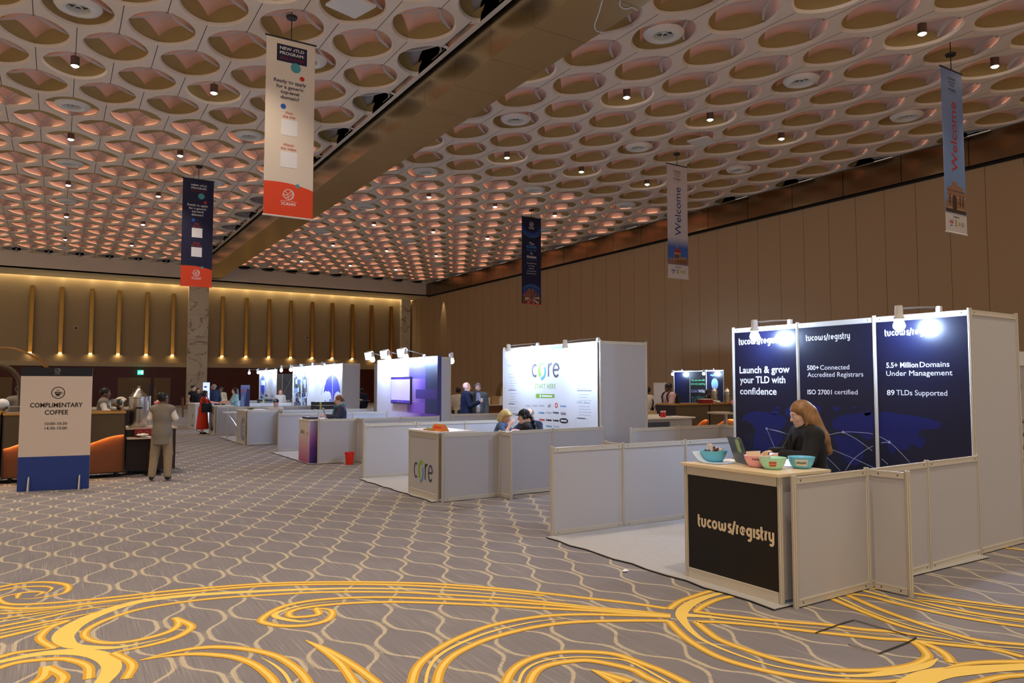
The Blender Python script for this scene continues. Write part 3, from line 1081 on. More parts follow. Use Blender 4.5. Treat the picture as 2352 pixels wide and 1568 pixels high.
SCX = [-1.72, 0.13, 2.06, 3.88, 5.80, 7.66, 11.35, 13.22, 15.06, 16.88, 18.72, 20.5, 22.33, 24.14, 26.03]
sc0 = make_sconce()
for i, x in enumerate(SCX):
    if i == 0:
        sc0.location = (x, YF - 0.13, 3.9)
    else:
        dup(sc0, (x, YF - 0.13, 3.9))
    lamp('sconce_uplight', (x, YF - 0.19, 3.98), (x, YF - 0.02, 7.5), 55, (1.0, 0.70, 0.34), math.radians(70), 0.8, 0.03)
    lamp('soffit_downlight_beam', (x + 0.0, YF - 0.14, SOFZ + 0.3), (x, YF - 0.1, 4), 18, (1.0, 0.82, 0.45), math.radians(80), 0.9, 0.03)
a = bpy.data.lights.new('cove_wash', 'AREA')
a.shape, a.size, a.size_y, a.energy, a.color = 'RECTANGLE', 36.0, 0.2, 260, (1.0, 0.80, 0.42)
ao = bpy.data.objects.new('cove_wash', a)
ao.location = (11.0, YF - 0.2, SOFZ + 0.33)
ao.rotation_euler = (math.radians(8), 0, 0)
COL.objects.link(ao)
lamp('corner_scallop', (XR - 0.28, YF - 7.0, 9.4), (XR - 0.05, YF - 7.0, 4), 160, (1.0, 0.78, 0.42), math.radians(40), 0.8, 0.03)
M_DL = mat('downlight_lens', (1, 1, 1), 0.5, emit=(1.0, 0.93, 0.8), estr=14.0)


def make_dl():
    t = thing('soffit_downlight', 'small round recessed downlight in the far soffit', 'downlight', (0, 0, SOFZ), group='downlights in the far soffit')
    MB().lathe([(0.12, 0.0), (0.17, 0.0), (0.17, -0.02), (0.12, -0.015)], n=16).build('ring', M_WHITE, t, world=False)
    MB().lathe([(0.0, -0.008), (0.12, -0.008), (0.12, 0.002)], n=16).build('lens', M_DL, t, world=False)
    return t


d0 = make_dl()
for i, (u_, v_) in enumerate(((147, 627), (316, 640), (612, 661), (740, 672), (965, 687))):
    p = onz(u_, v_, SOFZ)
    p[1] = min(p[1], YF - 0.8)
    if i == 0:
        d0.location = (p[0], p[1], SOFZ)
    else:
        dup(d0, (p[0], p[1], SOFZ))
t = thing('soffit_speaker', 'round flush ceiling speaker ring in the soffit left of the pillar', 'speaker', (*onz(318, 636, SOFZ)[:2], SOFZ))
MB().lathe([(0.30, 0.0), (0.42, 0.0), (0.42, -0.02), (0.30, -0.02)], n=24).build('ring', M_FASC, t, world=False)
dup(t, (*onz(617, 659, SOFZ)[:2], SOFZ), label='round flush ceiling speaker ring in the soffit right of the pillar')
for u_, v_, w_ in ((174, 753, 'between the second and third lit sconces from the left'), (705, 775, 'right of the marble pillar among the sconces')):
    p = ony(u_, v_, YF - 0.03)
    t = thing('motion_sensor', 'little black and white wall sensor %s' % w_, 'sensor', p)
    MB().box(p[0] - 0.11, p[0] + 0.11, YF - 0.05, YF, p[2] - 0.11, p[2] + 0.11).build('plate', M_WHITE, t)
    MB().lathe([(0.08, 0), (0.08, -0.04), (0.05, -0.07), (0, -0.08)], (p[0], YF - 0.05, p[2]), 14, axis='y').build('lens_dome', M_BLACK, t, smooth=True)
M_EXIT = mat('exit_green', rgb(30, 170, 110), 0.5, emit=(0.05, 0.75, 0.42), estr=1.6)
M_EXITW = mat('exit_white', (1, 1, 1), 0.5, emit=(0.8, 1.0, 0.9), estr=2.2)
p = ony(323, 855, YF - 0.3)
t = thing('exit_sign', 'green lit exit sign above the far double door', 'exit sign', p)
b = MB().box(p[0] - 0.19, p[0] + 0.19, YF - 0.36, YF + 0.001, p[2] - 0.17, p[2] + 0.17)
b.build('housing', M_EXIT, t)
dcl = Decal((p[0], YF - 0.361, p[2]), (1, 0, 0), (0, 0, 1))
dcl.stroke([(-0.14, 0), (-0.05, 0)], 0.03).poly([(-0.15, 0.0), (-0.10, 0.06), (-0.10, -0.06)])
dcl.rect(0.02, 0.15, -0.12, 0.12).disc(-0.0, 0.09, 0.025)
dcl.build('pictogram', M_EXITW, t)
# ================================================================ EXHIBITION BOOTHS
M_PANEL = mat('shell_panel', rgb(186, 183, 186), 0.55, noise=(25.0, 0.02))
M_ALU = mat('shell_aluminium', rgb(206, 198, 184), 0.42, metal=0.15)
M_LOCK = mat('lock_black', rgb(25, 24, 24), 0.5)
M_FELT = mat('booth_felt', rgb(172, 170, 168), 0.95, noise=(18.0, 0.10))
M_FELTE = mat('felt_edge', rgb(30, 28, 28), 0.9)
M_TOP = mat('counter_top_ply', rgb(226, 206, 172), 0.45, noise=(2.0, 0.05, (1, 12, 1)))
M_TOPW = mat('counter_top_white', rgb(228, 222, 216), 0.4)
M_NAVY = mat('graphic_navy', rgb(14, 16, 40), 0.30, spec=0.5, noise=(0.6, 0.2))
M_NAVYL = mat('graphic_map_blue', rgb(26, 28, 84), 0.45, spec=0.3)
M_PRINTW = mat('print_white', rgb(236, 236, 240), 0.5)
M_PRINTG = mat('print_grey', rgb(150, 156, 190), 0.5)
M_GBLK = mat('graphic_black', rgb(22, 18, 18), 0.4, spec=0.4)
M_CREAM = mat('print_cream', rgb(226, 208, 178), 0.5)
M_BULBC = mat('flood_bulb', (1, 1, 1), 0.4, emit=(0.50, 0.68, 1.0), estr=BOOTH_W * 4.6)
M_LAMPW = mat('flood_body', rgb(222, 220, 216), 0.5)
M_CHROME = mat('flood_arm', rgb(170, 168, 166), 0.3, metal=1.0)
M_CABLE = mat('cable_white', rgb(214, 214, 220), 0.6)


def post_section(r=0.021):
    pts = []
    for k in range(8):
        a = math.radians(45 * k)
        for da, rr in ((-20, r), (-6, r * 0.98), (-5, r * 0.72), (5, r * 0.72), (6, r * 0.98), (20, r)):
            pts.append((rr * math.cos(a + math.radians(da)), rr * math.sin(a + math.radians(da))))
    return pts


PSEC = post_section()


def post(parent, x, y, h, z0=0.0):
    MB().prism([(x + a, y + b) for a, b in PSEC], z0, h, 0).build('post', M_ALU, parent)


def panel(parent, p, q, h, z0=0.0, m=None, rails=True, locks=True, name='wall_panel'):
    """one shell-scheme infill between posts p and q with its two aluminium rails"""
    p, q = np.array(p, float), np.array(q, float)
    d = unit(q - p)
    n = np.array([-d[1], d[0]])
    L = np.linalg.norm(q - p)
    c = (p + q) / 2
    ax, ay = (d[0], d[1], 0), (n[0], n[1], 0)
    b = MB().obox((c[0], c[1], (z0 + h) / 2), ax, ay, (0, 0, 1), L / 2 - 0.018, 0.003, (h - z0) / 2 - 0.01)
    o = b.build(name, m or M_PANEL, parent)
    if rails:
        for zc, nm in ((z0 + 0.035, 'rail'), (h - 0.028, 'rail')):
            b = MB().obox((c[0], c[1], zc), ax, ay, (0, 0, 1), L / 2 - 0.02, 0.011, 0.026, 0)
            b.obox((c[0], c[1], zc + 0.019), ax, ay, (0, 0, 1), L / 2 - 0.02, 0.0125, 0.004, 0)
            b.obox((c[0], c[1], zc - 0.019), ax, ay, (0, 0, 1), L / 2 - 0.02, 0.0125, 0.004, 0)
            if locks:
                for s in (-1, 1):
                    e = c + d * s * (L / 2 - 0.07)
                    b.obox((e[0], e[1], zc), ax, ay, (0, 0, 1), 0.004, 0.0132, 0.006, 1)
            b.build(nm, [M_ALU, M_LOCK], o)
    return o


def run(parent, pts, h, skip=(), first=True, last=True, z0=0.0):
    for i, p in enumerate(pts):
        if (i == 0 and not first) or (i == len(pts) - 1 and not last):
            continue
        post(parent, p[0], p[1], h + 0.012)
    return [panel(parent, pts[i], pts[i + 1], h, z0) for i in range(len(pts) - 1) if i not in skip]


def felt(x0, x1, y0, y1, label, wav=0.02):
    n = 14
    ys = np.linspace(y0, y1, n)
    edge = [(x0 + wav * math.sin(2.3 * i + x0), yy) for i, yy in enumerate(ys)]
    pts = edge + [(x1, y1), (x1, y0)]
    pts = pts[::-1]
    b = MB().prism(pts, 0.009, 0.014, 0)
    e2 = [(x - 0.012, y) for x, y in edge]
    b.prism(([*e2, (x1, y1), (x1, y0)])[::-1], 0.008, 0.0095, 1)
    o = b.build('floor_covering', [M_FELT, M_FELTE])
    return tag(o, label, 'carpet')


def floodlight(clamp, bulb, label, face=(0, 0), group=None, box=False):
    """arm clipped on a top rail reaching out to a bulb holder"""
    c, b_ = np.array(clamp, float), np.array(bulb, float)
    t = thing('clip_floodlight', label, 'spotlight', c, group=group)
    MB().box(c[0] - 0.025, c[0] + 0.025, c[1] - 0.02, c[1] + 0.02, c[2] - 0.03, c[2] + 0.03).build('clamp', M_LAMPW, t)
    top = b_ + np.array([0, 0, 0.17])
    MB().tube(crom([c + [0, 0, 0.02], (c + top) / 2 + [0, 0, 0.015], top], 6), 0.009, 8).build('arm', M_CHROME, t)
    MB().lathe([(0.0, 0.20), (0.035, 0.20), (0.04, 0.16), (0.04, 0.10), (0.052, 0.085), (0.052, 0.06), (0.03, 0.045)], b_, 16).build('holder', M_LAMPW, t, smooth=True)
    MB().lathe([(0.0, -0.065), (0.03, -0.058), (0.055, -0.025), (0.058, 0.0), (0.045, 0.035), (0.026, 0.055), (0, 0.06)], b_, 16).build('bulb', M_BULBC, t, smooth=True)
    if box:
        MB().obox(b_ + [0.02, 0.30, 0.12], unit((0.6, 0.35, 0.2)), unit((-0.35, 0.6, 0)), unit(np.cross((0.6, 0.35, 0.2), (-0.35, 0.6, 0))), 0.10, 0.07, 0.10).build('floodlight_box', M_LAMPW, t)
    return t


HX = 0.875


def wordmark(D, x, y, xh, wt, m):
    """rounded lower-case word mark drawn with constant strokes: tucows/registry; (x,y) left end of the baseline; returns its width"""
    u = xh
    cx = x

    kk = [0]

    def S(pts):
        kk[0] += 1
        D.stroke([(cx + (a * 0.86 + 0.05) * u * HX, y + b * u) for a, b in pts], wt, m, e=0.00008 * kk[0])

    def t_():
        S([(0.14, 1.36), (0.14, 0.42)] + arc2(0.48, 0.36, 0.34, 175, 265, 7, 0.36))
        S([(0.14, 0.86), (0.50, 0.86)])
        return 0.62

    def u_():
        S([(0.14, 1.0), (0.14, 0.42)] + arc2(0.48, 0.40, 0.34, 180, 360, 12) + [(0.82, 0.42), (0.82, 1.0)])
        return 1.06

    def c_():
        S(arc2(0.50, 0.50, 0.37, 48, 312, 18))
        return 0.86

    def o_():
        S(arc2(0.52, 0.50, 0.38, 0, 366, 26))
        return 1.12

    def w_():
        S([(0.14, 1.0), (0.14, 0.42)] + arc2(0.44, 0.40, 0.30, 180, 345, 10) + [(0.75, 0.50), (0.75, 0.86)])
        S([(0.75, 0.50)] + arc2(1.06, 0.40, 0.30, 195, 360, 10) + [(1.36, 0.42), (1.36, 1.0)])
        return 1.58

    def s_():
        S(arc2(0.42, 0.70, 0.23, 25, 255, 12, 0.21) + arc2(0.36, 0.27, 0.25, 80, -155, 14, 0.23))
        return 0.76

    def r_():
        S([(0.14, 0.0), (0.14, 0.62)] + arc2(0.46, 0.58, 0.32, 170, 88, 7))
        S([(0.14, 0.9), (0.14, 1.02)])
        return 0.60

    def e_():
        S([(0.20, 0.52), (0.86, 0.52)] + arc2(0.52, 0.50, 0.36, 8, 312, 20))
        return 1.04

    def g_():
        S(arc2(0.50, 0.50, 0.36, 0, 366, 24))
        S([(0.86, 0.98), (0.86, -0.05)] + arc2(0.52, -0.07, 0.34, 0, -130, 10))
        return 1.08

    def i_():
        S([(0.16, 1.0), (0.16, 0.0)])
        return 0.40

    def y_():
        S([(0.14, 1.0), (0.14, 0.44)] + arc2(0.46, 0.42, 0.32, 180, 360, 12) + [(0.78, 1.0)])
        S([(0.78, 0.6), (0.78, -0.05)] + arc2(0.46, -0.07, 0.32, 0, -140, 10))
        return 0.98

    def sl():
        S([(0.0, -0.18), (0.52, 1.38)])
        return 0.66
    for fn in (t_, u_, c_, o_, w_, s_, sl, r_, e_, g_, i_, s_, t_, r_, y_):
        cx += fn() * u * HX
    return cx - x


def globe_logo(D, x, y, r, m, name=True):
    D.ring(x, y, r, r * 0.13, m)
    D.ring(x - r * 0.15, y, r * 0.95, r * 0.10, m, -62, 62, 14)
    D.stroke(crom([(x - r * 0.9, y - r * 0.35), (x - r * 0.1, y + r * 0.05), (x + r * 0.55, y + r * 0.80)], 5), r * 0.12, m)
    D.stroke(crom([(x - r * 0.6, y - r * 0.75), (x + r * 0.2, y - r * 0.3), (x + r * 0.88, y + r * 0.40)], 5), r * 0.12, m)
    D.stroke(crom([(x - r * 0.75, y + r * 0.62), (x - r * 0.25, y + r * 0.1), (x + r * 0.05, y - r * 0.95)], 5), r * 0.10, m)
    D.stroke([(x - r * 1.25, y - r * 0.05), (x - r * 0.7, y - r * 0.05)], r * 0.07, m)
    D.stroke([(x - r * 1.25, y - r * 0.35), (x - r * 0.75, y - r * 0.35)], r * 0.07, m)
    if name:
        D.stroke(crom([(x - r * 1.6, y - r * 1.45), (x, y - r * 1.25), (x + r * 1.6, y - r * 1.45)], 5), r * 0.07, m)
        D.text('ICANN', x, y - r * 2.15, r * 0.55, m, bold=0.03, spacing=1.15)


GX = (0, -1, 0)       # walls seen from the aisle: to the right in the picture is -Y

# ---------------------------------------------------------------- booth T: navy graphic wall
TX = 7.59
bt = thing('exhibition_booth', 'white shell booth with navy registry graphic wall, nearest on the right', 'booth', (4.58, 3.6, 0))
run(bt, [(4.60, 6.61), (5.60, 6.61), (6.60, 6.61), (7.57, 6.61)], 0.955, last=False)
run(bt, [(5.62, 6.63), (5.62, 6.95)], 0.955, first=False)
run(bt, [(4.66, 3.57), (5.61, 3.60), (6.62, 3.67), (TX, 3.72)], 0.955)
run(bt, [(5.63, 3.58), (5.66, 3.29)], 0.955, first=False)
TY = [3.74, 4.73, 5.71, 6.70]
for y in TY:
    post(bt, TX, y, 2.39)
for a, b_ in zip(TY[:-1], TY[1:]):
    panel(bt, (TX, a), (TX, b_), 2.375)
for y in (3.74, 6.70):
    panel(bt, (TX, y), (8.58, y + 0.03), 2.375)
    post(bt, 8.58, y + 0.03, 2.39)
gfx = []
for a, b_ in zip(TY[:-1], TY[1:]):
    o = MB().box(TX - 0.008, TX - 0.004, a + 0.024, b_ - 0.024, 0.06, 2.315).build('graphic_panel', M_NAVY, bt)
    gfx.append((o, a, b_))


def tdec(o):
    return Decal((TX - 0.008, 0, 0), GX, (0, 0, 1))


def tp(px, py):
    p = onx(px, py, TX - 0.008)
    return (-p[1], p[2])


# left panel = the farthest from the camera (largest Y)
D = tdec(gfx[2])
x0, yb = tp(1697, 792)
w_ = abs(tp(1802, 784)[0] - x0)
xh = w_ / 11.5
wordmark(D, x0, yb, xh, xh * 0.24, 0)
for s, (px, py), pr in (('Launch & grow', (1699, 857), 1814), ('your TLD with', (1700, 879.5), 1804), ('confidence', (1700, 905), 1784)):
    a, b_ = tp(px, py)
    D.text(s, a, b_, 0.086, 0, bold=0.016, align='l', w=abs(tp(pr, py)[0] - a))
D.build('lettering', M_PRINTW, gfx[2][0])
D = tdec(gfx[1])
x0, yb = tp(1851, 783)
w_ = abs(tp(1957, 774)[0] - x0)
xh = w_ / 11.5
wordmark(D, x0, yb, xh, xh * 0.22, 0)
for s, (px, py), pr, bo in (('500+', (1854, 849.5), 1881, .022), ('Connected', (1884, 849), 1951, 0), ('Accredited Registrars', (1855, 865.5), 1983, 0), ('ISO 27001', (1855, 905), 1911, .018), ('certified', (1917, 905), 1970, 0)):
    a, b_ = tp(px, py)
    D.text(s, a, b_, 0.054, 0, bold=bo * 0.7, align='l', w=abs(tp(pr, py)[0] - a))
D.build('lettering', M_PRINTW, gfx[1][0])
D = tdec(gfx[0])
x0, yb = tp(2032, 772)
w_ = abs(tp(2161, 763)[0] - x0)
xh = w_ / 11.5
wordmark(D, x0, yb, xh, xh * 0.22, 0)
for s, (px, py), pr, bo in (('5.5+ Million', (2036, 844.5), 2109, .02), ('Domains', (2113, 843), 2181, 0), ('Under Management', (2036, 863), 2188, 0), ('89', (2037.5, 907), 2055, .018), ('TLDs Supported', (2059, 907), 2176, 0)):
    a, b_ = tp(px, py)
    D.text(s, a, b_, 0.055, 0, bold=bo * 0.7, align='l', w=abs(tp(pr, py)[0] - a))
D.build('lettering', M_PRINTW, gfx[0][0])
# the printed world map and its arcs
LAND = [
    [(1702, 968), (1718, 948), (1745, 944), (1775, 950), (1800, 955), (1805, 975), (1790, 990), (1800, 1005), (1780, 1030), (1770, 1045), (1760, 1062), (1740, 1050), (1730, 1010), (1735, 985), (1715, 965)],
    [(1772, 944), (1790, 940), (1788, 950), (1776, 952)], [(1780, 936), (1790, 934), (1789, 940), (1782, 942)],
    [(1805, 940), (1822, 935), (1830, 950), (1815, 960), (1806, 955)],
    [(1840, 935), (1882, 932), (1884, 945), (1868, 958), (1850, 968), (1842, 955)],
    [(1912, 968), (1930, 955), (1960, 950), (1990, 948), (2005, 950), (2006, 1000), (1990, 1010), (1970, 995), (1950, 1000), (1935, 990), (1915, 985)],
    [(1916, 1000), (1950, 1003), (1975, 1010), (1985, 1040), (1970, 1068), (1945, 1060), (1925, 1030)],
    [(1915, 936), (1928, 934), (1925, 944), (1916, 943)], [(1955, 935), (1966, 934), (1962, 940)], [(1985, 948), (1998, 942), (2000, 950), (1990, 955)],
    [(2022, 948), (2060, 950), (2100, 955), (2135, 962), (2162, 972), (2150, 985), (2120, 985), (2110, 1000), (2125, 1010), (2115, 1030), (2095, 1020), (2080, 1035), (2060, 1030), (2050, 1045), (2035, 1020), (2022, 1010)],
    [(1800, 1040), (1830, 1035), (1850, 1060), (1840, 1080), (1800, 1080), (1795, 1060)],
]
for poly in LAND:
    cxm = sum(p[0] for p in poly) / len(poly)
    k = 2 if cxm < 1835 else (1 if cxm < 2010 else 0)
    D = tdec(None)
    lo, hi = gfx[k][1] + 0.03, gfx[k][2] - 0.03
    pts = [tp(*p) for p in poly]
    pts = [(min(max(a, -hi), -lo), b_) for a, b_ in crom(pts, 3, True)]
    D.lift = 0.0006
    D.poly(pts)
    D.build('map_print', M_NAVYL, gfx[k][0])
arcs = [[(1761, 984), (1800, 994), (1850, 1012), (1900, 1028), (1960, 1052), (2010, 1075)], [(1761, 984), (1790, 990), (1822, 1002)], [(1761, 984), (1772, 1010), (1783, 1035)],
        [(1880, 1012), (1900, 1000), (1937, 992), (1980, 993), (2010, 998), (2043, 1015), (2070, 1040), (2090, 1062)], [(1937, 992), (1970, 1010), (2010, 1040), (2040, 1066)],
        [(2043, 1015), (2020, 1018), (1990, 1032), (1960, 1055), (1942, 1080)], [(1888, 1040), (1910, 1060), (1930, 1080)]]
for k in range(3):
    D = tdec(None)
    lo, hi = gfx[k][1] + 0.028, gfx[k][2] - 0.028
    for L in arcs:
        pts = [tp(*p) for p in crom(L, 6)]
        pts = [p for p in pts if -hi < p[0] < -lo]
        if len(pts) > 1:
            D.stroke(pts, 0.006, e=0.001)
    for p in ((1761, 984), (1937, 992), (2043, 1015)):
        a, b_ = tp(*p)
        if -hi < a < -lo:
            D.disc(a, b_, 0.015, e=0.0014)
    if D.f:
        D.build('arc_lines', M_PRINTG, gfx[k][0])
felt(4.50, 7.56, 3.62, 6.58, 'pale grey felt floor of the booth with the navy registry wall')
floodlight((TX - 0.02, 5.80, 2.40), (7.30, 6.11, 2.235), 'white clip-on floodlight over the Launch and grow panel', group=None)
floodlight((TX - 0.02, 4.02, 2.40), (7.30, 4.28, 2.245), 'white clip-on floodlight over the Million Domains panel')

# ---------------------------------------------------------------- counters


def counter(name, label, x, y0, y1, h, depth, m_front, m_top, over=0.05):
    t = thing(name, label, 'counter', (x, y0, 0))
    for yy in (y0, y1):
        MB().prism([(x + a, yy + b) for a, b in PSEC], 0, h, 0).build('post', M_ALU, t)
        MB().prism([(x + depth + a, yy + b) for a, b in PSEC], 0, h, 0).build('post', M_ALU, t)
    f = MB().box(x - 0.004, x + 0.004, y0 + 0.02, y1 - 0.02, 0.09, h - 0.075).build('front_panel', m_front, t)
    b = MB()
    b.box(x - 0.014, x + 0.014, y0 + 0.02, y1 - 0.02, 0.0, 0.085).box(x - 0.016, x + 0.016, y0 + 0.02, y1 - 0.02, 0.085, 0.095)
    b.box(x - 0.014, x + 0.014, y0 + 0.02, y1 - 0.02, h - 0.075, h)
    b.build('rail', M_ALU, t)
    MB().box(x, x + depth, y1 - 0.004, y1 + 0.004, 0.04, h).build('side_panel', M_PANEL, t)
    MB().box(x, x + depth, y0 - 0.004, y0 + 0.004, 0.04, h).build('side_panel', M_PANEL, t)
    MB().rbox(x - over, x + depth + 0.02, y0 - over * 0.6, y1 + over * 0.6, h, h + 0.022, 0.008).build('counter_top', m_top, t)
    return t, f


ct, cf = counter('reception_counter', 'nearest reception counter with black front and pale plywood top', 4.62, 3.66, 4.62, 0.95, 0.56, M_GBLK, M_TOP)


def cp(px, py, X=4.616):
    p = onx(px, py, X)
    return (-p[1], p[2])


D = Decal((4.616, 0, 0), GX, (0, 0, 1))
x0, yb = cp(1603, 1205)
x1, _ = cp(1787, 1240)
xh = (x1 - x0) / 11.5
wordmark(D, x0, yb - 0.005, xh, xh * 0.29, 0)
D.build('lettering', M_CREAM, cf)

# ---------------------------------------------------------------- booth C: white graphic wall
M_CWHITE = mat('graphic_white', rgb(222, 222, 226), 0.5)
M_CGREY = mat('print_charcoal', rgb(70, 68, 84), 0.5)
M_CGREEN = mat('print_green', rgb(128, 178, 66), 0.5)
M_CLIME = mat('print_pale_green', rgb(170, 214, 178), 0.5)
M_CBLUE = mat('print_blue', rgb(84, 150, 190), 0.5)
M_CTXT = mat('print_text_grey', rgb(184, 184, 194), 0.5)
M_CHEAD = mat('print_heading_grey', rgb(140, 140, 152), 0.5)
M_CRED = mat('print_red', rgb(206, 58, 48), 0.5)
M_CSKY = mat('print_sky', rgb(120, 160, 214), 0.5)
CM = [M_CGREY, M_CGREEN, M_CBLUE, M_CTXT, M_CRED, M_CSKY, M_PRINTW, M_CLIME, M_GBLK, M_CHEAD]
bc = thing('exhibition_booth', 'white shell booth with bright white wall headed core, in the middle', 'booth', (4.58, 9.36, 0))
run(bc, [(4.60, 12.35), (5.60, 12.35), (6.60, 12.35), (7.57, 12.35)], 0.955, last=False)
run(bc, [(5.62, 12.37), (5.62, 12.67)], 0.955, first=False)
run(bc, [(4.62, 9.30), (5.56, 9.33), (6.57, 9.42), (7.59, 9.46)], 0.955)
run(bc, [(5.57, 9.31), (5.57, 9.02)], 0.955, first=False)
CY = [9.50, 10.52, 11.54, 12.56]
for y in CY:
    post(bc, TX, y, 2.375)
for a, b_ in zip(CY[:-1], CY[1:]):
    panel(bc, (TX, a), (TX, b_), 2.36)
for y in (9.50, 12.56):
    panel(bc, (TX, y), (8.6, y + 0.02), 2.36)
    post(bc, 8.6, y + 0.02, 2.375)
cg = MB().box(TX - 0.035, TX - 0.03, 9.54, 12.56, 0.20, 2.33).build('graphic_panel', M_CWHITE, bc)
CGX = TX - 0.035


def gp(px, py):
    p = onx(px, py, CGX)
    return (-p[1], p[2])


D = Decal((CGX, 0, 0), GX, (0, 0, 1))
D.poly([gp(1200, 801), gp(1371, 788), gp(1371, 796), gp(1200, 806)], 7)


def core_logo(D, P, s, dark=0):
    """c, the two-tone loop, r, e ; P maps unit coords to the panel"""
    def S(pts, w, m):
        D.stroke([P(a, b) for a, b in pts], w * s, m)
    S(arc2(0.42, 0.50, 0.36, 55, 305, 14, 0.50), 0.19, dark)
    S(arc2(1.42, 0.52, 0.44, 50, 240, 18, 0.62), 0.34, 1)
    S([(1.24, -0.28)] + arc2(1.28, 0.40, 0.52, -60, 38, 12, 0.62), 0.26, 2)
    S([(2.22, -0.05), (2.22, 1.08)], 0.19, dark)
    S(arc2(2.58, 0.62, 0.34, 165, 75, 8, 0.42), 0.19, dark)
    S([(2.86, 0.50), (3.52, 0.52)], 0.17, dark)
    S(arc2(3.20, 0.48, 0.36, 6, 318, 18, 0.53), 0.19, dark)


a0, b0 = gp(1222, 864)
a1, b1 = gp(1284, 862)
s_ = (a1 - a0) / 3.55
core_logo(D, lambda a, b: (a0 + a * s_, b0 + b * s_ * 0.86), s_ * 0.95)
a, b_ = gp(1252, 829)
D.text('2nd Round', a + 0.05, b_, 0.05, 3, w=0.48)
a, b_ = gp(1252, 892)
D.text('START HERE', a, b_, 0.085, 1, bold=0.012, spacing=1.25, w=abs(gp(1276, 892)[0] - gp(1229, 892)[0]))
q = [gp(1231, 904), gp(1274, 905), gp(1274, 914), gp(1231, 914)]
D.poly(q[::-1], 1)
a, b_ = gp(1254, 911.5)
D.rect(a - 0.20, a - 0.16, b_ - 0.01, b_ + 0.045, 6, e=0.001).rect(a - 0.13, a + 0.20, b_ + 0.004, b_ + 0.032, 6, e=0.001)


def lines(D, x, y, n, wmin, wmax, hh, gap, m, r_):
    for i in range(n):
        D.rect(x, x + r_.uniform(wmin, wmax), y - i * gap - hh, y - i * gap, m)


rr = random.Random(3)
for (px, py), n, hd in (((1166, 842), 0, 'Gateway'), ((1167, 859), 2, ''), ((1171, 867), 5, None), ((1168, 897), 1, 'Round Rules'), ((1171, 903), 5, None), ((1168, 928), 1, 'Open Data'), ((1171, 935), 4, None), ((1168, 951), 2, 'Registry Services'), ((1171, 963), 4, None)):
    a, b_ = gp(px, py)
    if hd:
        D.text(hd, a, b_, 0.055, 3, bold=0.012, align='l') if hd == 'Gateway' else D.rect(a, a + 0.024 * len(hd), b_, b_ + 0.022, 9)
    else:
        lines(D, a, b_, n, 0.16, 0.30, 0.012, 0.052, 3, rr)
for (px, py), n, hd in (((1326, 872), 4, None), ((1326, 898), 1, 'All round registry'), ((1330, 905), 3, None), ((1325, 926), 1, 'CORE is different'), ((1330, 932), 4, None), ((1326, 961), 1, 'Talk to us')):
    a, b_ = gp(px, py)
    if hd:
        D.text(hd, a, b_, 0.036, 9, bold=0.012, align='l') if 'CORE' in hd else D.rect(a, a + 0.022 * len(hd), b_, b_ + 0.02, 9)
    else:
        lines(D, a, b_, n, 0.24, 0.36, 0.011, 0.048, 3, rr)
a, b_ = gp(1322, 960)
c2, d2 = gp(1350, 986)
D.stroke([(a, b_), (c2, b_), (c2, d2), (a, d2)], 0.008, 3, closed=True)
# the partner marks
for px, py, s, m in ((1213, 932, 'ebu', 3), (1229, 932, 'amosan', 3), (1244, 932, 'golf', 3), (1261, 932, '.ad', 0), (1278, 932, 'O', 4), (1294, 933, 'radio', 5), (1244, 948, 'paramount', 2), (1261, 948, 'swiss', 3), (1277, 948, 'AUDI', 0), (1294, 950, 'tube', 8),
                     (1245, 964, 'quebec', 4), (1261, 965, '.gdm', 8), (1277, 966, 'gs', 8), (1261, 979, 'h', 2), (1278, 980, 'bcn', 3)):
    a, b_ = gp(px, py)
    if s in ('.ad', 'tube'):
        D.text(s, a, b_ - 0.02, 0.062, m, bold=0.012)
    elif s != 'O':                                   # marks too small to read: a bar and a dot
        D.rect(a - 0.05, a + 0.085, b_ - 0.012, b_ + 0.016, m).disc(a - 0.075, b_ + 0.004, 0.018, m=m)
a, b_ = gp(1278, 932)
D.ring(a, b_ + 0.01, 0.035, 0.02, 4)
a, b_ = gp(1295, 966)
D.poly([(a + 0.10 * math.cos(t) + 0.03 * (1 if math.cos(t) > 0 else -1), b_ + 0.045 * math.sin(t)) for t in np.linspace(0, 2 * math.pi, 25)[:-1]], 8)
D.rect(a - 0.085, a + 0.085, b_ - 0.014, b_ + 0.014, 6, e=0.001)
D.build('lettering', CM, cg)
felt(4.50, 7.56, 9.36, 12.3, 'pale grey felt floor of the core booth')
for (yy, py), lb in (((12.35, 806), 'clip-on floodlight at the left end of the core wall'), ((10.85, 800), 'clip-on floodlight over the right half of the core wall')):
    bb = onx(1168 if yy > 12 else 1298, 815 if yy > 12 else 808, 7.12)
    floodlight((TX - 0.02, bb[1] - 0.30, 2.38), bb, 'white ' + lb)
cc, ccf = counter('reception_counter', 'cream counter with core logo on its front', 4.58, 9.38, 10.34, 0.95, 0.56, M_PANEL, M_TOPW)


def kp(px, py):
    p = onx(px, py, 4.576)
    return (-p[1], p[2])


D = Decal((4.576, 0, 0), GX, (0, 0, 1))
a0, b0 = kp(951, 1088)
a1, b1 = kp(993, 1092)
s_ = (a1 - a0) / 3.55
core_logo(D, lambda a, b: (a0 + a * s_, b0 - 0.035 + b * s_ * 1.15), s_)
D.build('lettering', CM, ccf)

# low wall of the booth behind, between the core and the navy walls
bm = thing('low_partition', 'low white partition run between the core and navy booths', 'partition', (7.65, 8.86, 0))
run(bm, [(7.66, 8.84), (8.70, 8.86), (9.72, 8.88), (9.72, 7.85)], 0.955)

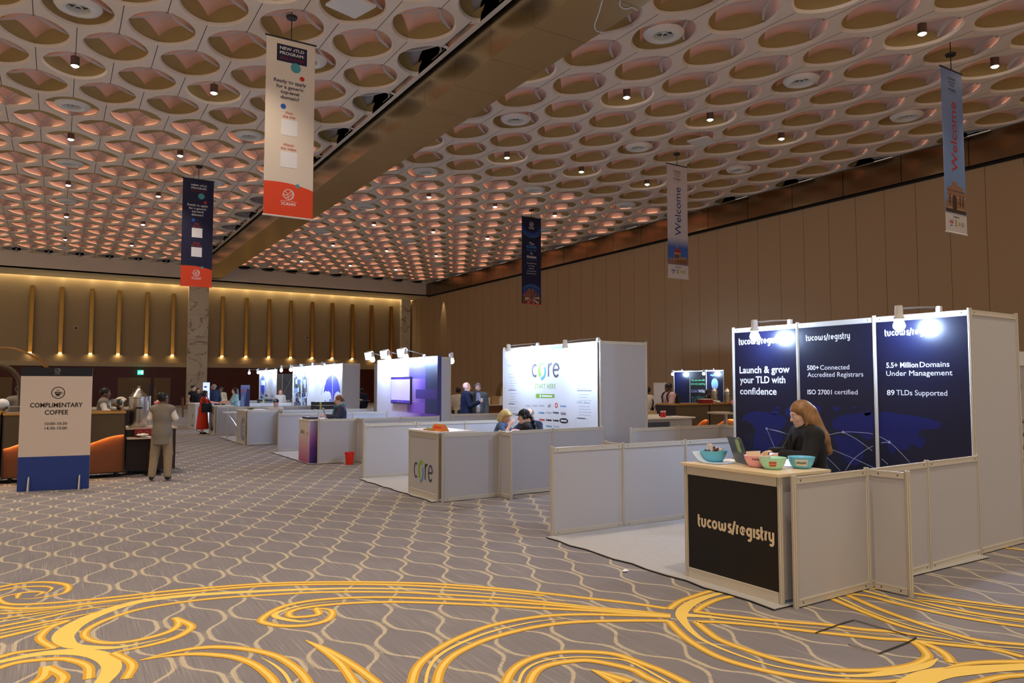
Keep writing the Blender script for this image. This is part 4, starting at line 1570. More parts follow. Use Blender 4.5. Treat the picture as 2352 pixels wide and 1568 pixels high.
# ---------------------------------------------------------------- booth P: violet wall
M_VIOL = gradient_mat('print_violet_wall', [(0.0, rgb(44, 44, 104)), (0.10, rgb(58, 52, 122)), (0.30, rgb(120, 80, 190)), (0.48, rgb(190, 160, 226)), (0.75, rgb(222, 214, 240)), (1.0, rgb(232, 228, 244))], axis=1, lo=0.0, hi=3.75, rough=0.45)
M_VIOLB = [mat('print_violet_%d' % i, c, 0.45) for i, c in enumerate((rgb(36, 42, 96), rgb(70, 48, 132), rgb(84, 70, 150), rgb(112, 72, 176), rgb(140, 92, 206)))]
bp_ = thing('exhibition_booth', 'white shell booth with violet block print wall and screen', 'booth', (4.6, 15.05, 0))
PX = 7.45
run(bp_, [(4.63, 15.08), (5.45, 15.03), (6.45, 15.08), (7.40, 15.12)], 0.925)
run(bp_, [(5.46, 15.0), (5.46, 14.72)], 0.925, first=False)
run(bp_, [(4.62, 18.26), (5.6, 18.26), (6.5, 18.26), (7.4, 18.26)], 0.935)
vw = MB().box(PX, PX + 0.10, 15.30, 19.05, 0.0, 2.30).build('graphic_panel', M_VIOL, bp_)
for i, (y0, y1, z0, z1, k) in enumerate(((15.32, 15.95, 0.3, 2.28, 0), (15.95, 16.9, 1.78, 2.28, 2), (15.32, 16.5, 1.30, 1.52, 1), (15.32, 16.2, 0.55, 0.95, 3), (16.0, 17.0, 0.95, 1.20, 4))):
    Decal((PX, 0, 0), GX, (0, 0, 1)).rect(-y1, -y0, z0, z1, 0, e=0.0003 * i).build('printed_block', M_VIOLB[k], vw)
VSX = float(ony(1034, 830, 15.36)[0])
panel(bp_, (PX + 0.1, 15.34), (VSX, 15.36), 2.28)
post(bp_, VSX, 15.36, 2.30)
felt(4.45, 7.4, 15.1, 18.2, 'pale felt floor of the violet booth')
M_SCRN = gradient_mat('screen_face_print', [(0.0, rgb(60, 44, 150)), (0.10, rgb(200, 190, 235)), (0.88, rgb(214, 206, 240)), (1.0, rgb(60, 40, 140))], axis=2, lo=0.0, hi=0.66)
p0, p1 = onx(898, 866, PX - 0.05), onx(942, 928, PX - 0.05)
t = thing('wall_screen', 'flat screen showing a pale violet page on the violet wall', 'screen', (PX - 0.06, p1[1], p1[2]))
MB().box(PX - 0.05, PX, p1[1], p0[1], p1[2], p0[2]).build('bezel', M_LOCK, t)
M_SCRE = mat('screen_glow', rgb(190, 180, 230), 0.3, emit=rgb(190, 176, 240), estr=0.45)
M_SCRD = mat('screen_glow_violet', rgb(60, 40, 150), 0.3, emit=rgb(70, 48, 160), estr=0.6)
D = Decal((PX - 0.051, 0, 0), GX, (0, 0, 1))
D.rect(-p0[1] + 0.02, -p1[1] - 0.02, p1[2] + 0.02, p0[2] - 0.02, 0)
D.rect(-p0[1] + 0.02, -p1[1] - 0.02, p1[2] + 0.02, p1[2] + 0.09, 1, e=0.001)
D.rect(-p0[1] + 0.02, -p1[1] - 0.02, p0[2] - 0.06, p0[2] - 0.02, 1, e=0.001)
for k in range(5):
    D.disc(-(p0[1] + p1[1]) / 2 - 0.16 + 0.08 * k, p1[2] + 0.055, 0.012, m=2, e=0.002)
D.rect(-p0[1] + 0.06, -p0[1] + 0.40, p0[2] - 0.10, p0[2] - 0.085, 2, e=0.002)
D.rect(-p0[1] + 0.06, -p0[1] + 0.30, p0[2] - 0.15, p0[2] - 0.138, 2, e=0.002)
D.build('display', [M_SCRE, M_SCRD, M_PRINTW], t)
for i, yy in enumerate((18.55, 17.45, 16.35)):
    floodlight((PX + 0.03, yy - 0.25, 2.33), (PX - 0.33, yy, 2.30), 'white boxy floodlight over the violet wall, %s of three' % ('left', 'middle', 'right')[i], box=True)
pc = thing('reception_counter', 'counter wrapped in a violet to white fade with script logo', 'counter', (4.48, 15.4, 0))
M_FADE = gradient_mat('print_fade_side', [(0.0, rgb(40, 30, 110)), (0.35, rgb(96, 44, 130)), (0.6, rgb(150, 90, 160)), (1.0, rgb(172, 160, 200))], axis=2, lo=0.0, hi=0.9)
M_FADEF = gradient_mat('print_fade_front', [(0.0, rgb(170, 80, 130)), (0.35, rgb(206, 150, 170)), (0.7, rgb(222, 206, 200)), (1.0, rgb(226, 214, 204))], axis=2, lo=0.0, hi=0.9)
MB().box(4.48, 5.02, 15.20, 15.96, 0, 0.88).build('side_panel', M_FADE, pc)
f = MB().box(4.472, 4.48, 15.20, 15.96, 0, 0.88).build('front_panel', M_FADEF, pc)
MB().box(4.46, 5.04, 15.18, 15.98, 0.88, 0.905).build('counter_top', M_TOPW, pc)
D = Decal((4.472, 0, 0), GX, (0, 0, 1))
D.text('afnic', -15.68, 0.60, 0.10, 0, bold=0.01, w=0.30)
D.rect(-15.38, -15.24, 0.63, 0.645, 1).rect(-15.38, -15.28, 0.58, 0.595, 1)
D.build('lettering', [M_GBLK, M_CRED], f)
# lone floodlight with its pole end, and low wall to the right of the violet booth
bq = thing('low_partition', 'low white partition behind the two people in jackets', 'partition', (7.8, 15.5, 0))
run(bq, [(VSX + 0.04, 15.36), (9.75, 15.25), (10.8, 15.25), (11.8, 15.25)], 0.955)
floodlight((VSX, 15.36, 2.32), (VSX + 0.10, 15.48, 2.19), 'lone glowing floodlight bulb at the right end of the violet booth')

# ---------------------------------------------------------------- booth U: umbrella wall
UX = 8.0
bu = thing('exhibition_booth', 'white shell booth with blue umbrella graphic and photo panel', 'booth', (4.4, 20.75, 0))
run(bu, [(4.42, 20.72), (5.25, 20.72), (6.25, 20.74), (7.25, 20.76), (8.0, 20.78)], 0.93)
run(bu, [(5.27, 20.7), (5.27, 20.4)], 0.93, first=False)
UY = [23.5, 24.7, 25.9, 26.5, 27.7, 29.5]
for y in (23.5, 26.5, 29.5):
    post(bu, UX, y, 2.35)
for a, b_ in ((23.5, 25.0), (25.0, 26.5), (26.5, 28.0), (28.0, 29.5)):
    panel(bu, (UX, a), (UX, b_), 2.335)
run(bu, [(4.62, 24.6), (5.7, 24.6), (6.8, 24.6), (7.9, 24.6)], 0.94)
panel(bu, (UX, 23.5), (8.6, 23.5), 2.335)
post(bu, 9.3, 24.0, 2.35)
panel(bu, (9.3, 24.0), (10.4, 24.0), 2.335)
ug = MB().box(UX - 0.02, UX - 0.014, 23.53, 29.47, 0.1, 2.29).build('graphic_panel', M_CWHITE, bu)
M_UBLUE = mat('print_royal_blue', rgb(58, 56, 176), 0.5)
M_PHOTO = [mat('photo_tone_%d' % i, c, 0.5) for i, c in enumerate((rgb(70, 90, 130), rgb(140, 170, 200), rgb(196, 206, 220), rgb(90, 100, 90), rgb(120, 112, 110), rgb(40, 50, 80)))]


def up(px, py):
    p = onx(px, py, UX - 0.02)
    return (-p[1], p[2])


D = Decal((UX - 0.02, 0, 0), GX, (0, 0, 1))
dome = [(747, 897)] + [(747, 885), (749, 874), (754, 866), (760, 861), (765, 859), (771, 863), (776, 872), (780, 888), (782, 903)] + [(778, 899), (774, 899), (770, 903), (768, 910), (766, 924), (762, 924), (761, 910), (759, 902), (755, 898), (751, 899)]
D.poly([up(*p) for p in dome][::-1], 0)
D.poly([up(*p) for p in ((743, 903), (745, 890), (746.5, 880), (747.5, 897))][::-1], 0)
D.stroke([up(764, 858), up(764, 924)], 0.03, 1, e=0.001)
for a, b_ in (((746, 918), (748, 924)), ((757, 916), (760, 924))):
    D.poly([up(a[0], a[1]), up(b_[0], a[1] + 1), up(b_[0], b_[1]), up(a[0], b_[1])], 0)
D.stroke([up(738, 906), up(744, 876)], 0.035, 2).stroke([up(745, 872), up(747, 860)], 0.035, 2)
D.stroke([up(*p) for p in ((707, 855), (708, 880), (706, 905), (699, 940))], 0.05, 0)
D.build('umbrella_print', [M_UBLUE, M_PRINTW, M_CGREY], ug)
D = Decal((UX - 0.02, 0, 0), GX, (0, 0, 1))
rr = random.Random(11)
for (x0, x1) in ((675, 691), (693, 705)):
    for i in range(9):
        for j in range(4):
            xa = x0 + (x1 - x0) * j / 4
            xb = x0 + (x1 - x0) * (j + 1) / 4
            ya, yb_ = 852 + 10 * i + rr.uniform(-3, 3), 862 + 10 * i
            pts = [up(xa, ya), up(xb, ya + rr.uniform(-4, 4)), up(xb, yb_ + rr.uniform(-3, 4)), up(xa, yb_)]
            D.poly(pts[::-1], rr.randrange(6), e=0.0002 * rr.randrange(5))
D.build('photo_print', M_PHOTO, ug)
felt(4.35, 7.9, 20.8, 24.5, 'pale felt floor of the umbrella booth')
ul = 'clip-on floodlights on the umbrella wall'
for i, yy in enumerate((29.6, 28.2, 26.9, 25.4, 24.3)):
    floodlight((UX - 0.02, yy, 2.36), (UX - 0.42, yy + 0.1, 2.2), 'white clip-on floodlight above the umbrella wall, %s from the left' % ('first', 'second', 'third', 'fourth', 'fifth')[i])
cu, cuf = counter('reception_counter', 'low cream counter with grey ring print and a small bowl', 4.38, 20.80, 21.85, 0.92, 0.6, M_PANEL, M_TOPW)
D = Decal((4.376, 0, 0), GX, (0, 0, 1))
D.ring(-21.05, 0.42, 0.25, 0.14, 0, n=30).ring(-21.05, 0.42, 0.07, 0.06, 0)
D.build('ring_print', mat('print_slate', rgb(120, 130, 150), 0.5), cuf)

# ---------------------------------------------------------------- farther booths
bd = thing('exhibition_booth', 'small far white booth where two people talk over the counter', 'booth', (4.4, 25.4, 0))
run(bd, [(4.46, 25.4), (5.3, 25.4)], 0.93)
run(bd, [(5.5, 28.6), (6.6, 28.6), (7.7, 28.6)], 0.94)
cd, cdf = counter('reception_counter', 'far cream counter with slate ring where the person in the red dress leans', 4.42, 25.55, 26.5, 0.92, 0.6, M_PANEL, M_TOPW)
D = Decal((4.416, 0, 0), GX, (0, 0, 1))
D.ring(-26.0, 0.45, 0.30, 0.10, 0, 40, 320, 24).disc(-26.0, 0.25, 0.14, 0.18)
D.build('ring_print', MATS['print_slate'], cdf)
felt(4.3, 7.7, 25.45, 28.5, 'pale felt floor of the far counter booth')
ce, cef = counter('reception_counter', 'farthest white counter, left of the red dress, with letters and number', 4.28, 28.6, 30.3, 0.93, 0.6, M_PANEL, M_TOPW)
D = Decal((4.276, 0, 0), GX, (0, 0, 1))
D.text('nb', -29.2, 0.42, 0.22, 0, bold=0.02).disc(-29.2, 0.10, 0.22, 0.12)
D.build('lettering', MATS['print_slate'], cef)
br = thing('exhibition_booth', 'far white booth wall with round badge and columns of text', 'booth', (9.0, 36.0, 0))
for y in (36.0, 37.2, 38.4, 39.6):
    post(br, 9.0, y, 2.38)
for a, b_ in ((36.0, 37.2), (37.2, 38.4), (38.4, 39.6)):
    panel(br, (9.0, a), (9.0, b_), 2.365)
run(br, [(5.2, 33.0), (6.4, 33.0), (7.6, 33.0), (8.8, 33.0)], 0.95)
D = Decal((8.985, 0, 0), GX, (0, 0, 1))
D.ring(-38.8, 1.55, 0.55, 0.16, 1, n=30, ry=0.62).disc(-38.8, 1.62, 0.42, 0.5, 0).rect(-39.2, -38.4, 1.6, 1.85, 2, e=0.001)
for x_ in (-39.3, -38.2, -37.0):
    for k in range(4):
        zz = 0.95 - 0.2 * k + 0.1 * (x_ > -39)
        D.rect(x_ - 0.05, x_ + 0.4, zz, zz + 0.08, 1 if x_ != -38.2 else 3)
D.build('print', [M_UBLUE, M_CSKY, M_PRINTW, M_CGREY], br)
for i, (yy) in enumerate((40.2, 38.2, 36.4)):
    floodlight((8.98, yy - 0.1, 2.40), (8.6, yy, 2.24), 'tiny far floodlight on the badge wall, %s of three' % ('left', 'middle', 'right')[i])

# ---------------------------------------------------------------- wiki booth by the right wall
WX = 25.0
bw = thing('exhibition_booth', 'small dark booth wall by the right wall with green Yes you can edit text', 'booth', (WX, 22.7, 0))
WY = [22.66, 23.67, 24.69, 25.72]
for y in WY:
    post(bw, WX, y, 2.30)
for i, (a, b_) in enumerate(zip(WY[:-1], WY[1:])):
    panel(bw, (WX, a), (WX, b_), 2.28)
    g = MB().box(WX - 0.02, WX - 0.012, a + 0.03, b_ - 0.03, 0.1, 2.22).build('graphic_panel', M_NAVY if i != 1 else M_GBLK, bw)
    D = Decal((WX - 0.02, 0, 0), GX, (0, 0, 1))
    m_ = -(a + b_) / 2
    if i == 1:
        D.text('Yes, you can edit', m_, 1.80, 0.085, 0, bold=0.012, w=0.86).text('(almost) anything', m_, 1.63, 0.085, 0, bold=0.012, w=0.88)
        D.text('ICANN', m_ - 0.24, 1.27, 0.13, 2, w=0.38).text('Wiki', m_ + 0.22, 1.27, 0.14, 1, bold=0.02, w=0.42)
        for k, r_ in ((0, 0.30), (1, 0.24)):
            D.ring(m_ + 0.05, 0.80, r_, 0.02, 3)
        D.stroke([(m_ - 0.42, 1.05), (m_ - 0.26, 1.05), (m_ - 0.34, 1.05), (m_ - 0.34, 0.5)], 0.03, 3)
        D.stroke([(m_ + 0.26, 1.05), (m_ + 0.42, 1.05), (m_ + 0.38, 1.05), (m_ + 0.38, 0.5)], 0.03, 3)
    elif i == 0:
        D.text('Supporting', m_, 2.03, 0.07, 0, bold=0.012, w=0.5)
        D.disc(m_, 1.66, 0.20, 0.25, 4)
        globe_logo(D, m_, 1.18, 0.15, 1, False)
    if D.f:
        D.build('lettering', [mat('print_mint', rgb(96, 210, 140), 0.5), M_PRINTW, M_PRINTG, mat('print_mint_dim', rgb(66, 130, 104), 0.5), M_CSKY], g)
for i, (yy) in enumerate((25.35, 23.4)):
    floodlight((WX - 0.03, yy - 0.2, 2.32), (WX - 0.45, yy, 2.12), 'clip-on floodlight on the wiki booth, at its %s end' % ('left', 'right')[i])
t = thing('pull_up_banner', 'blank bright white banner before the wiki booth', 'banner', (23.6, 25.4, 0))
MB().box(23.62, 23.63, 24.75, 25.65, 0.1, 1.72).build('sheet', M_PRINTW, t)
MB().box(23.55, 23.75, 24.7, 25.7, 0, 0.1).build('base', M_ALU, t)

# right edge: white-topped booth seen past the navy booth
bn = thing('exhibition_booth', 'cream booth side at the right edge behind the navy booth', 'booth', (17.5, 7.0, 0))
run(bn, [(17.6, 7.85), (18.6, 7.85)], 2.25)
MB().box(17.6, 18.6, 7.80, 7.815, 2.05, 2.36).build('header', M_PRINTW, bn)
D = Decal((17.6, 7.795, 0), (1, 0, 0), (0, 0, 1))
D.text('DN', 0.17, 1.55, 0.11, 0)
D.build('lettering', M_CGREY, bn)
# ================================================================ HANGING BANNERS
M_BNW = mat('banner_white', rgb(226, 214, 198), 0.7)
M_BNAVY = mat('banner_navy', rgb(26, 28, 62), 0.65)
M_BORG = mat('banner_orange', rgb(232, 74, 34), 0.65)
M_BTEAL = mat('banner_teal', rgb(78, 158, 168), 0.65)
M_BRED = mat('banner_red', rgb(200, 54, 40), 0.65)
M_BBLU = mat('banner_blue', rgb(40, 96, 186), 0.65)
M_BTXT = mat('banner_text_dark', rgb(44, 40, 46), 0.65)
M_BTXW = mat('banner_text_white', rgb(232, 226, 222), 0.65)
M_BDRED = mat('banner_text_maroon', rgb(120, 30, 36), 0.65)
M_BAR = mat('banner_bar_black', rgb(30, 28, 28), 0.5)


def banner(label, x0, x1, Y, z0, z1, m_sheet, wav=0.0):
    t = thing('hanging_banner', label, 'banner', ((x0 + x1) / 2, Y, z0))
    b = MB()
    nz = 24
    for i in range(nz):
        za, zb = z0 + (z1 - z0) * i / nz, z0 + (z1 - z0) * (i + 1) / nz
        b.add([(x0, Y, za), (x1, Y, za), (x1, Y, zb), (x0, Y, zb), (x0, Y + 0.006, za), (x1, Y + 0.006, za), (x1, Y + 0.006, zb), (x0, Y + 0.006, zb)],
              [(0, 1, 2, 3), (5, 4, 7, 6), (1, 5, 6, 2), (4, 0, 3, 7)])
    sh = b.build('sheet', m_sheet, t)
    MB().tube([(x0 - 0.03, Y + 0.003, z1), (x1 + 0.03, Y + 0.003, z1)], 0.022, 10).build('top_bar', M_BAR, t)
    MB().tube([(x0 - 0.02, Y + 0.003, z0), (x1 + 0.02, Y + 0.003, z0)], 0.02, 10).build('bottom_bar', m_sheet if m_sheet is not M_BNAVY else M_BORG, t)
    xm = (x0 + x1) / 2
    MB().tube([(xm, Y, z1), (xm, Y, ZC + 0.75)], 0.012, 8).build('hanger_rod', M_BAR, t)
    MB().lathe([(0, 0.0), (0.12, 0.02), (0.14, 0.08), (0.0, 0.12)], (xm, Y, ZC - 0.03), 12).build('hanger_clamp', M_BAR, t)
    return t, sh


def program_banner(label, x0, x1, Y, z0, z1, dark):
    t, sh = banner(label, x0, x1, Y, z0, z1, M_BNAVY if dark else M_BNW)
    wd, ht = x1 - x0, z1 - z0
    D = Decal((x0, Y, z0), (1, 0, 0), (0, 0, 1), 0.003)
    c = wd / 2
    P = lambda u, v: (u * wd, v * ht)
    if not dark:
        D.rect(0.21 * wd, 0.83 * wd, 0.868 * ht, 0.965 * ht, 0)
    D.text('NEW gTLD', 0.27 * wd, 0.936 * ht, 0.072, 1, bold=0.02, align='l', w=0.50 * wd, e=0.002)
    D.text('PROGRAM:', 0.27 * wd, 0.909 * ht, 0.072, 1, bold=0.02, align='l', w=0.50 * wd, e=0.002)
    D.text('2026 ROUND', 0.27 * wd, 0.882 * ht, 0.066, 2, bold=0.02, align='l', w=0.50 * wd, e=0.002)
    D.disc(0.60 * wd, 0.845 * ht, 0.105 * wd, m=3, e=0.001).disc(0.735 * wd, 0.79 * ht, 0.05 * wd, m=4, e=0.001).disc(0.36 * wd, 0.615 * ht, 0.055 * wd, m=5, e=0.001)
    tm = 1 if dark else 0
    for s, v, w in (('Ready to apply', 0.748, 0.66), ('for a generic', 0.717, 0.56), ('top-level', 0.688, 0.38), ('domain?', 0.658, 0.38)):
        D.text(s, 0.49 * wd, v * ht, 0.085, tm, bold=0.015, w=w * wd, e=0.001)
    for s, v, w in (('Visit', 0.575, 0.16), ('the site', 0.553, 0.26), ('Watch', 0.395, 0.22), ('the video', 0.373, 0.32)):
        D.text(s, 0.48 * wd, v * ht, 0.065, 4, bold=0.008, w=w * wd, e=0.001)
    # the two code squares are left blank: white patches only
    for v in (0.455, 0.275):
        D.rect(0.32 * wd, 0.66 * wd, v * ht, (v + 0.088) * ht, 6, e=0.0012)
    # orange foot with its curved top
    top = [(wd * i / 16, ht * (0.185 + 0.012 * math.sin(i / 16 * 2.2) - 0.035 * (i / 16) ** 2)) for i in range(17)]
    D.poly([(0, 0.004 * ht), (wd, 0.004 * ht)] + top[::-1], 7, e=0.0008)
    D.disc(0.68 * wd, 0.178 * ht, 0.042 * wd, m=8, e=0.0016)
    globe_logo_e = Decal((x0, Y - 0.002, z0), (1, 0, 0), (0, 0, 1), 0.003)
    globe_logo(globe_logo_e, 0.50 * wd, 0.125 * ht, 0.105 * wd, 1)
    globe_logo_e.build('logo', [M_BTXW, M_BTXW], sh)
    D.build('print', [M_BNAVY if not dark else M_BNAVY, M_BTXW, M_BDRED, M_BTEAL, M_BRED, M_BBLU, M_PRINTW, M_BORG, M_BTEAL], sh)
    return t


MATS['banner_text'] = M_BTXT
program_banner('big white hanging banner about a new program with orange foot', 4.04, 5.22, 17.76, 5.68, 10.06, False)
program_banner('navy hanging banner with orange foot, smaller beside the pillar', 4.14, 5.33, 32.3, 5.66, 10.10, True)

M_ABLU = mat('banner_arc_blue', rgb(34, 66, 150), 0.65)
M_ASKY = mat('banner_sky_text', rgb(70, 140, 210), 0.65)
M_SKINP = [mat('print_skin_%d' % i, c, 0.65) for i, c in enumerate((rgb(196, 150, 116), rgb(150, 104, 76), rgb(216, 178, 148), rgb(108, 72, 56), rgb(52, 84, 170), rgb(196, 60, 60), rgb(210, 200, 190)))]
t, sh = banner('narrow navy banner reading The Community in Action', 20.02, 21.2, 31.4, 5.76, 10.24, M_BNAVY)
D = Decal((20.02, 31.4, 5.76), (1, 0, 0), (0, 0, 1), 0.003)
wd, ht = 1.18, 4.48
for k, (r_, w) in enumerate(((0.62, 0.10), (0.72, 0.03), (0.80, 0.03))):
    pts = [(0.5 * wd + r_ * math.cos(a), ht * 0.985 - 0.15 + r_ * math.sin(a)) for a in np.linspace(math.pi * 1.12, math.pi * 1.88, 20)]
    D.stroke([p for p in pts if 0.01 < p[0] < wd - 0.01], w, 0 if k == 0 else 2)
    pts = [(0.5 * wd + r_ * math.cos(a), 0.20 + r_ * math.sin(a)) for a in np.linspace(math.pi * 0.12, math.pi * 0.88, 20)]
    D.stroke([p for p in pts if 0.01 < p[0] < wd - 0.01], w, 0 if k == 0 else 2)
globe_logo(D, 0.5 * wd, 0.925 * ht, 0.115, 1)
for s, v, h_, w, m, bo in (('The', 0.685, 0.14, 0.30, 1, 0), ('ICANN', 0.645, 0.14, 0.58, 2, .02), ('Community', 0.615, 0.07, 0.58, 2, .01), ('in', 0.575, 0.12, 0.14, 1, 0), ('Action', 0.53, 0.15, 0.60, 1, .02),
                           ('Strengthening', 0.465, 0.06, 0.58, 1, 0), ('the single,', 0.435, 0.06, 0.40, 1, 0), ('globally', 0.405, 0.06, 0.32, 1, 0), ('interoperable', 0.375, 0.06, 0.55, 1, 0), ('Internet for all.', 0.345, 0.06, 0.60, 1, 0)):
    D.text(s, 0.5 * wd, v * ht, h_, m, bold=bo, w=w)
D.rect(0.22 * wd, 0.82 * wd, 0.505 * ht, 0.508 * ht, 2)
D.build('print', [M_ABLU, M_BTXW, M_ASKY], sh)
D = Decal((20.02, 31.4, 5.76), (1, 0, 0), (0, 0, 1), 0.004)
rr = random.Random(5)
D.poly([(0.5 * wd + 0.55 * math.cos(a), 0.22 + 0.56 * math.sin(a)) for a in np.linspace(-0.3, math.pi + 0.3, 24)], 3)
for k in range(22):
    a = 2 * math.pi * k / 22 + rr.uniform(-.1, .1)
    r0, r1 = rr.uniform(0.03, 0.15), rr.uniform(0.35, 0.52)
    pts = [(0.5 * wd + r0 * math.cos(a - .12), 0.32 + r0 * math.sin(a - .12)), (0.5 * wd + r1 * math.cos(a - .09), 0.32 + r1 * math.sin(a - .09)), (0.5 * wd + r1 * math.cos(a + .09), 0.32 + r1 * math.sin(a + .09)), (0.5 * wd + r0 * math.cos(a + .12), 0.32 + r0 * math.sin(a + .12))]
    pts = [(min(max(p, 0.02), wd - 0.02), max(q, 0.02)) for p, q in pts]
    D.poly(pts, rr.randrange(7), e=0.0004 * (1 + k % 5))
D.build('photo_print', M_SKINP, sh)

M_SKYP = gradient_mat('banner_sky_fade', [(0.0, rgb(214, 208, 212)), (0.115, rgb(214, 208, 212)), (0.12, rgb(70, 110, 190)), (0.27, rgb(58, 100, 186)), (0.36, rgb(200, 196, 206)), (1.0, rgb(208, 196, 198))], axis=2, lo=0.0, hi=4.44)
M_SKYQ = gradient_mat('banner_sky_blue', [(0.0, rgb(214, 208, 212)), (0.115, rgb(214, 208, 212)), (0.12, rgb(110, 140, 190)), (0.5, rgb(120, 150, 205)), (1.0, rgb(118, 140, 190))], axis=2, lo=0.0, hi=4.5)
M_STONE = [mat('print_stone_%d' % i, c, 0.65) for i, c in enumerate((rgb(150, 110, 90), rgb(96, 66, 54), rgb(190, 160, 136), rgb(176, 44, 40), rgb(70, 50, 44), rgb(205, 170, 60), rgb(110, 110, 150)))]
M_WBLUE = mat('print_welcome_blue', rgb(48, 62, 140), 0.65)
M_WRED = mat('print_welcome_red', rgb(190, 50, 50), 0.65)


def welcome(label, x0, x1, Y, z0, z1, m_sheet, m_txt, tower):
    t, sh = banner(label, x0, x1, Y, z0, z1, m_sheet)
    wd, ht = x1 - x0, z1 - z0
    D = Decal((x0, Y, z0), (1, 0, 0), (0, 0, 1), 0.003)
    D.text('Welcome', 0.66 * wd, 0.375 * ht, 0.30 * wd, 0, bold=0.004, align='l', rot=math.pi / 2, w=0.43 * ht)
    D.text('ICANN85', 0.50 * wd, 0.935 * ht, 0.075 * wd, 1, w=0.36 * wd).text('COMMUNITY', 0.50 * wd, 0.915 * ht, 0.05 * wd, 1, w=0.36 * wd).text('FORUM', 0.50 * wd, 0.897 * ht, 0.05 * wd, 1, w=0.22 * wd)
    D.text('MUMBAI', 0.50 * wd, 0.865 * ht, 0.07 * wd, 1, w=0.34 * wd)
    D.rect(0.32 * wd, 0.68 * wd, 0.881 * ht, 0.8825 * ht, 1).rect(0.32 * wd, 0.68 * wd, 0.852 * ht, 0.8535 * ht, 1)
    D.text('Hosted by', 0.50 * wd, 0.092 * ht, 0.06 * wd, 1, bold=0.01, w=0.28 * wd)
    D.text('nixi', 0.26 * wd, 0.055 * ht, 0.11 * wd, 0, bold=0.02, w=0.18 * wd).rect(0.20 * wd, 0.30 * wd, 0.04 * ht, 0.045 * ht, 1)
    D.rect(0.46 * wd, 0.49 * wd, 0.055 * ht, 0.08 * ht, 1).rect(0.42 * wd, 0.54 * wd, 0.045 * ht, 0.049 * ht, 1)
    D.disc(0.65 * wd, 0.058 * ht, 0.055 * wd, m=2).ring(0.80 * wd, 0.058 * ht, 0.045 * wd, 0.02 * wd, 3)
    D.build('print', [m_txt, M_BTXT, M_STONE[5], M_STONE[6]], sh)
    B = Decal((x0, Y, z0), (1, 0, 0), (0, 0, 1), 0.0036)
    b0 = 0.12 * ht
    if tower:
        B.poly([(0.02 * wd, b0 + 0.01), (0.98 * wd, b0 + 0.01), (0.98 * wd, b0 + 0.26), (0.75 * wd, b0 + 0.30), (0.30 * wd, b0 + 0.22), (0.02 * wd, b0 + 0.12)], 0)
        for k in range(7):
            xx = (0.44 + 0.075 * k) * wd
            B.rect(xx, xx + 0.03 * wd, b0 + 0.05, b0 + 0.20, 1, e=0.0006)
        for k in range(9):
            xx = (0.05 + 0.1 * k) * wd
            B.rect(xx, xx + 0.04 * wd, b0 + 0.15 + 0.012 * k, b0 + 0.22 + 0.012 * k, 2, e=0.0008)
        B.rect(0.32 * wd, 0.62 * wd, b0 + 0.2, b0 + 0.42, 0, e=0.0006).rect(0.36 * wd, 0.42 * wd, b0 + 0.24, b0 + 0.38, 4, e=0.001).rect(0.47 * wd, 0.53 * wd, b0 + 0.24, b0 + 0.38, 4, e=0.001).rect(0.30 * wd, 0.64 * wd, b0 + 0.42, b0 + 0.46, 2, e=0.001)
        B.poly([(0.47 * wd + 0.14 * wd * math.cos(a), b0 + 0.46 + 0.17 * math.sin(a)) for a in np.linspace(0, math.pi, 16)], 3, e=0.0008)
        B.rect(0.455 * wd, 0.485 * wd, b0 + 0.62, b0 + 0.74, 2, e=0.0006)
    else:
        B.poly([(0.02 * wd, b0 + 0.01), (0.98 * wd, b0 + 0.01), (0.98 * wd, b0 + 0.58), (0.86 * wd, b0 + 0.60), (0.86 * wd, b0 + 0.72), (0.60 * wd, b0 + 0.78), (0.55 * wd, b0 + 0.86), (0.36 * wd, b0 + 0.86), (0.33 * wd, b0 + 0.74), (0.12 * wd, b0 + 0.68), (0.12 * wd, b0 + 0.30), (0.02 * wd, b0 + 0.28)], 0)
        B.poly([(0.34 * wd, b0 + 0.10)] + [(0.44 * wd + 0.10 * wd * math.cos(a), b0 + 0.40 + 0.10 * math.sin(a)) for a in np.linspace(0, math.pi, 10)][::-1] + [(0.54 * wd, b0 + 0.10)], 4, e=0.0008)
        for k in range(4):
            B.rect(0.10 * wd, 0.95 * wd, b0 + 0.12 + 0.16 * k, b0 + 0.14 + 0.16 * k, 1 if k % 2 else 2, e=0.0006)
        for x_ in (0.2, 0.68, 0.82):
            B.rect(x_ * wd, (x_ + 0.05) * wd, b0 + 0.2, b0 + 0.5, 4, e=0.0008)
        B.rect(0.02 * wd, 0.98 * wd, b0 + 0.01, b0 + 0.1, 4, e=0.0004)
    B.build('photo_print', M_STONE, sh)


welcome('pale Welcome banner with blue lettering and red dome', 19.8, 20.87, 20.62, 5.74, 10.18, M_SKYP, M_WBLUE, True)
welcome('blue Welcome banner with red lettering near the right edge', 19.96, 21.02, 10.34, 5.7, 10.2, M_SKYQ, M_WRED, False)

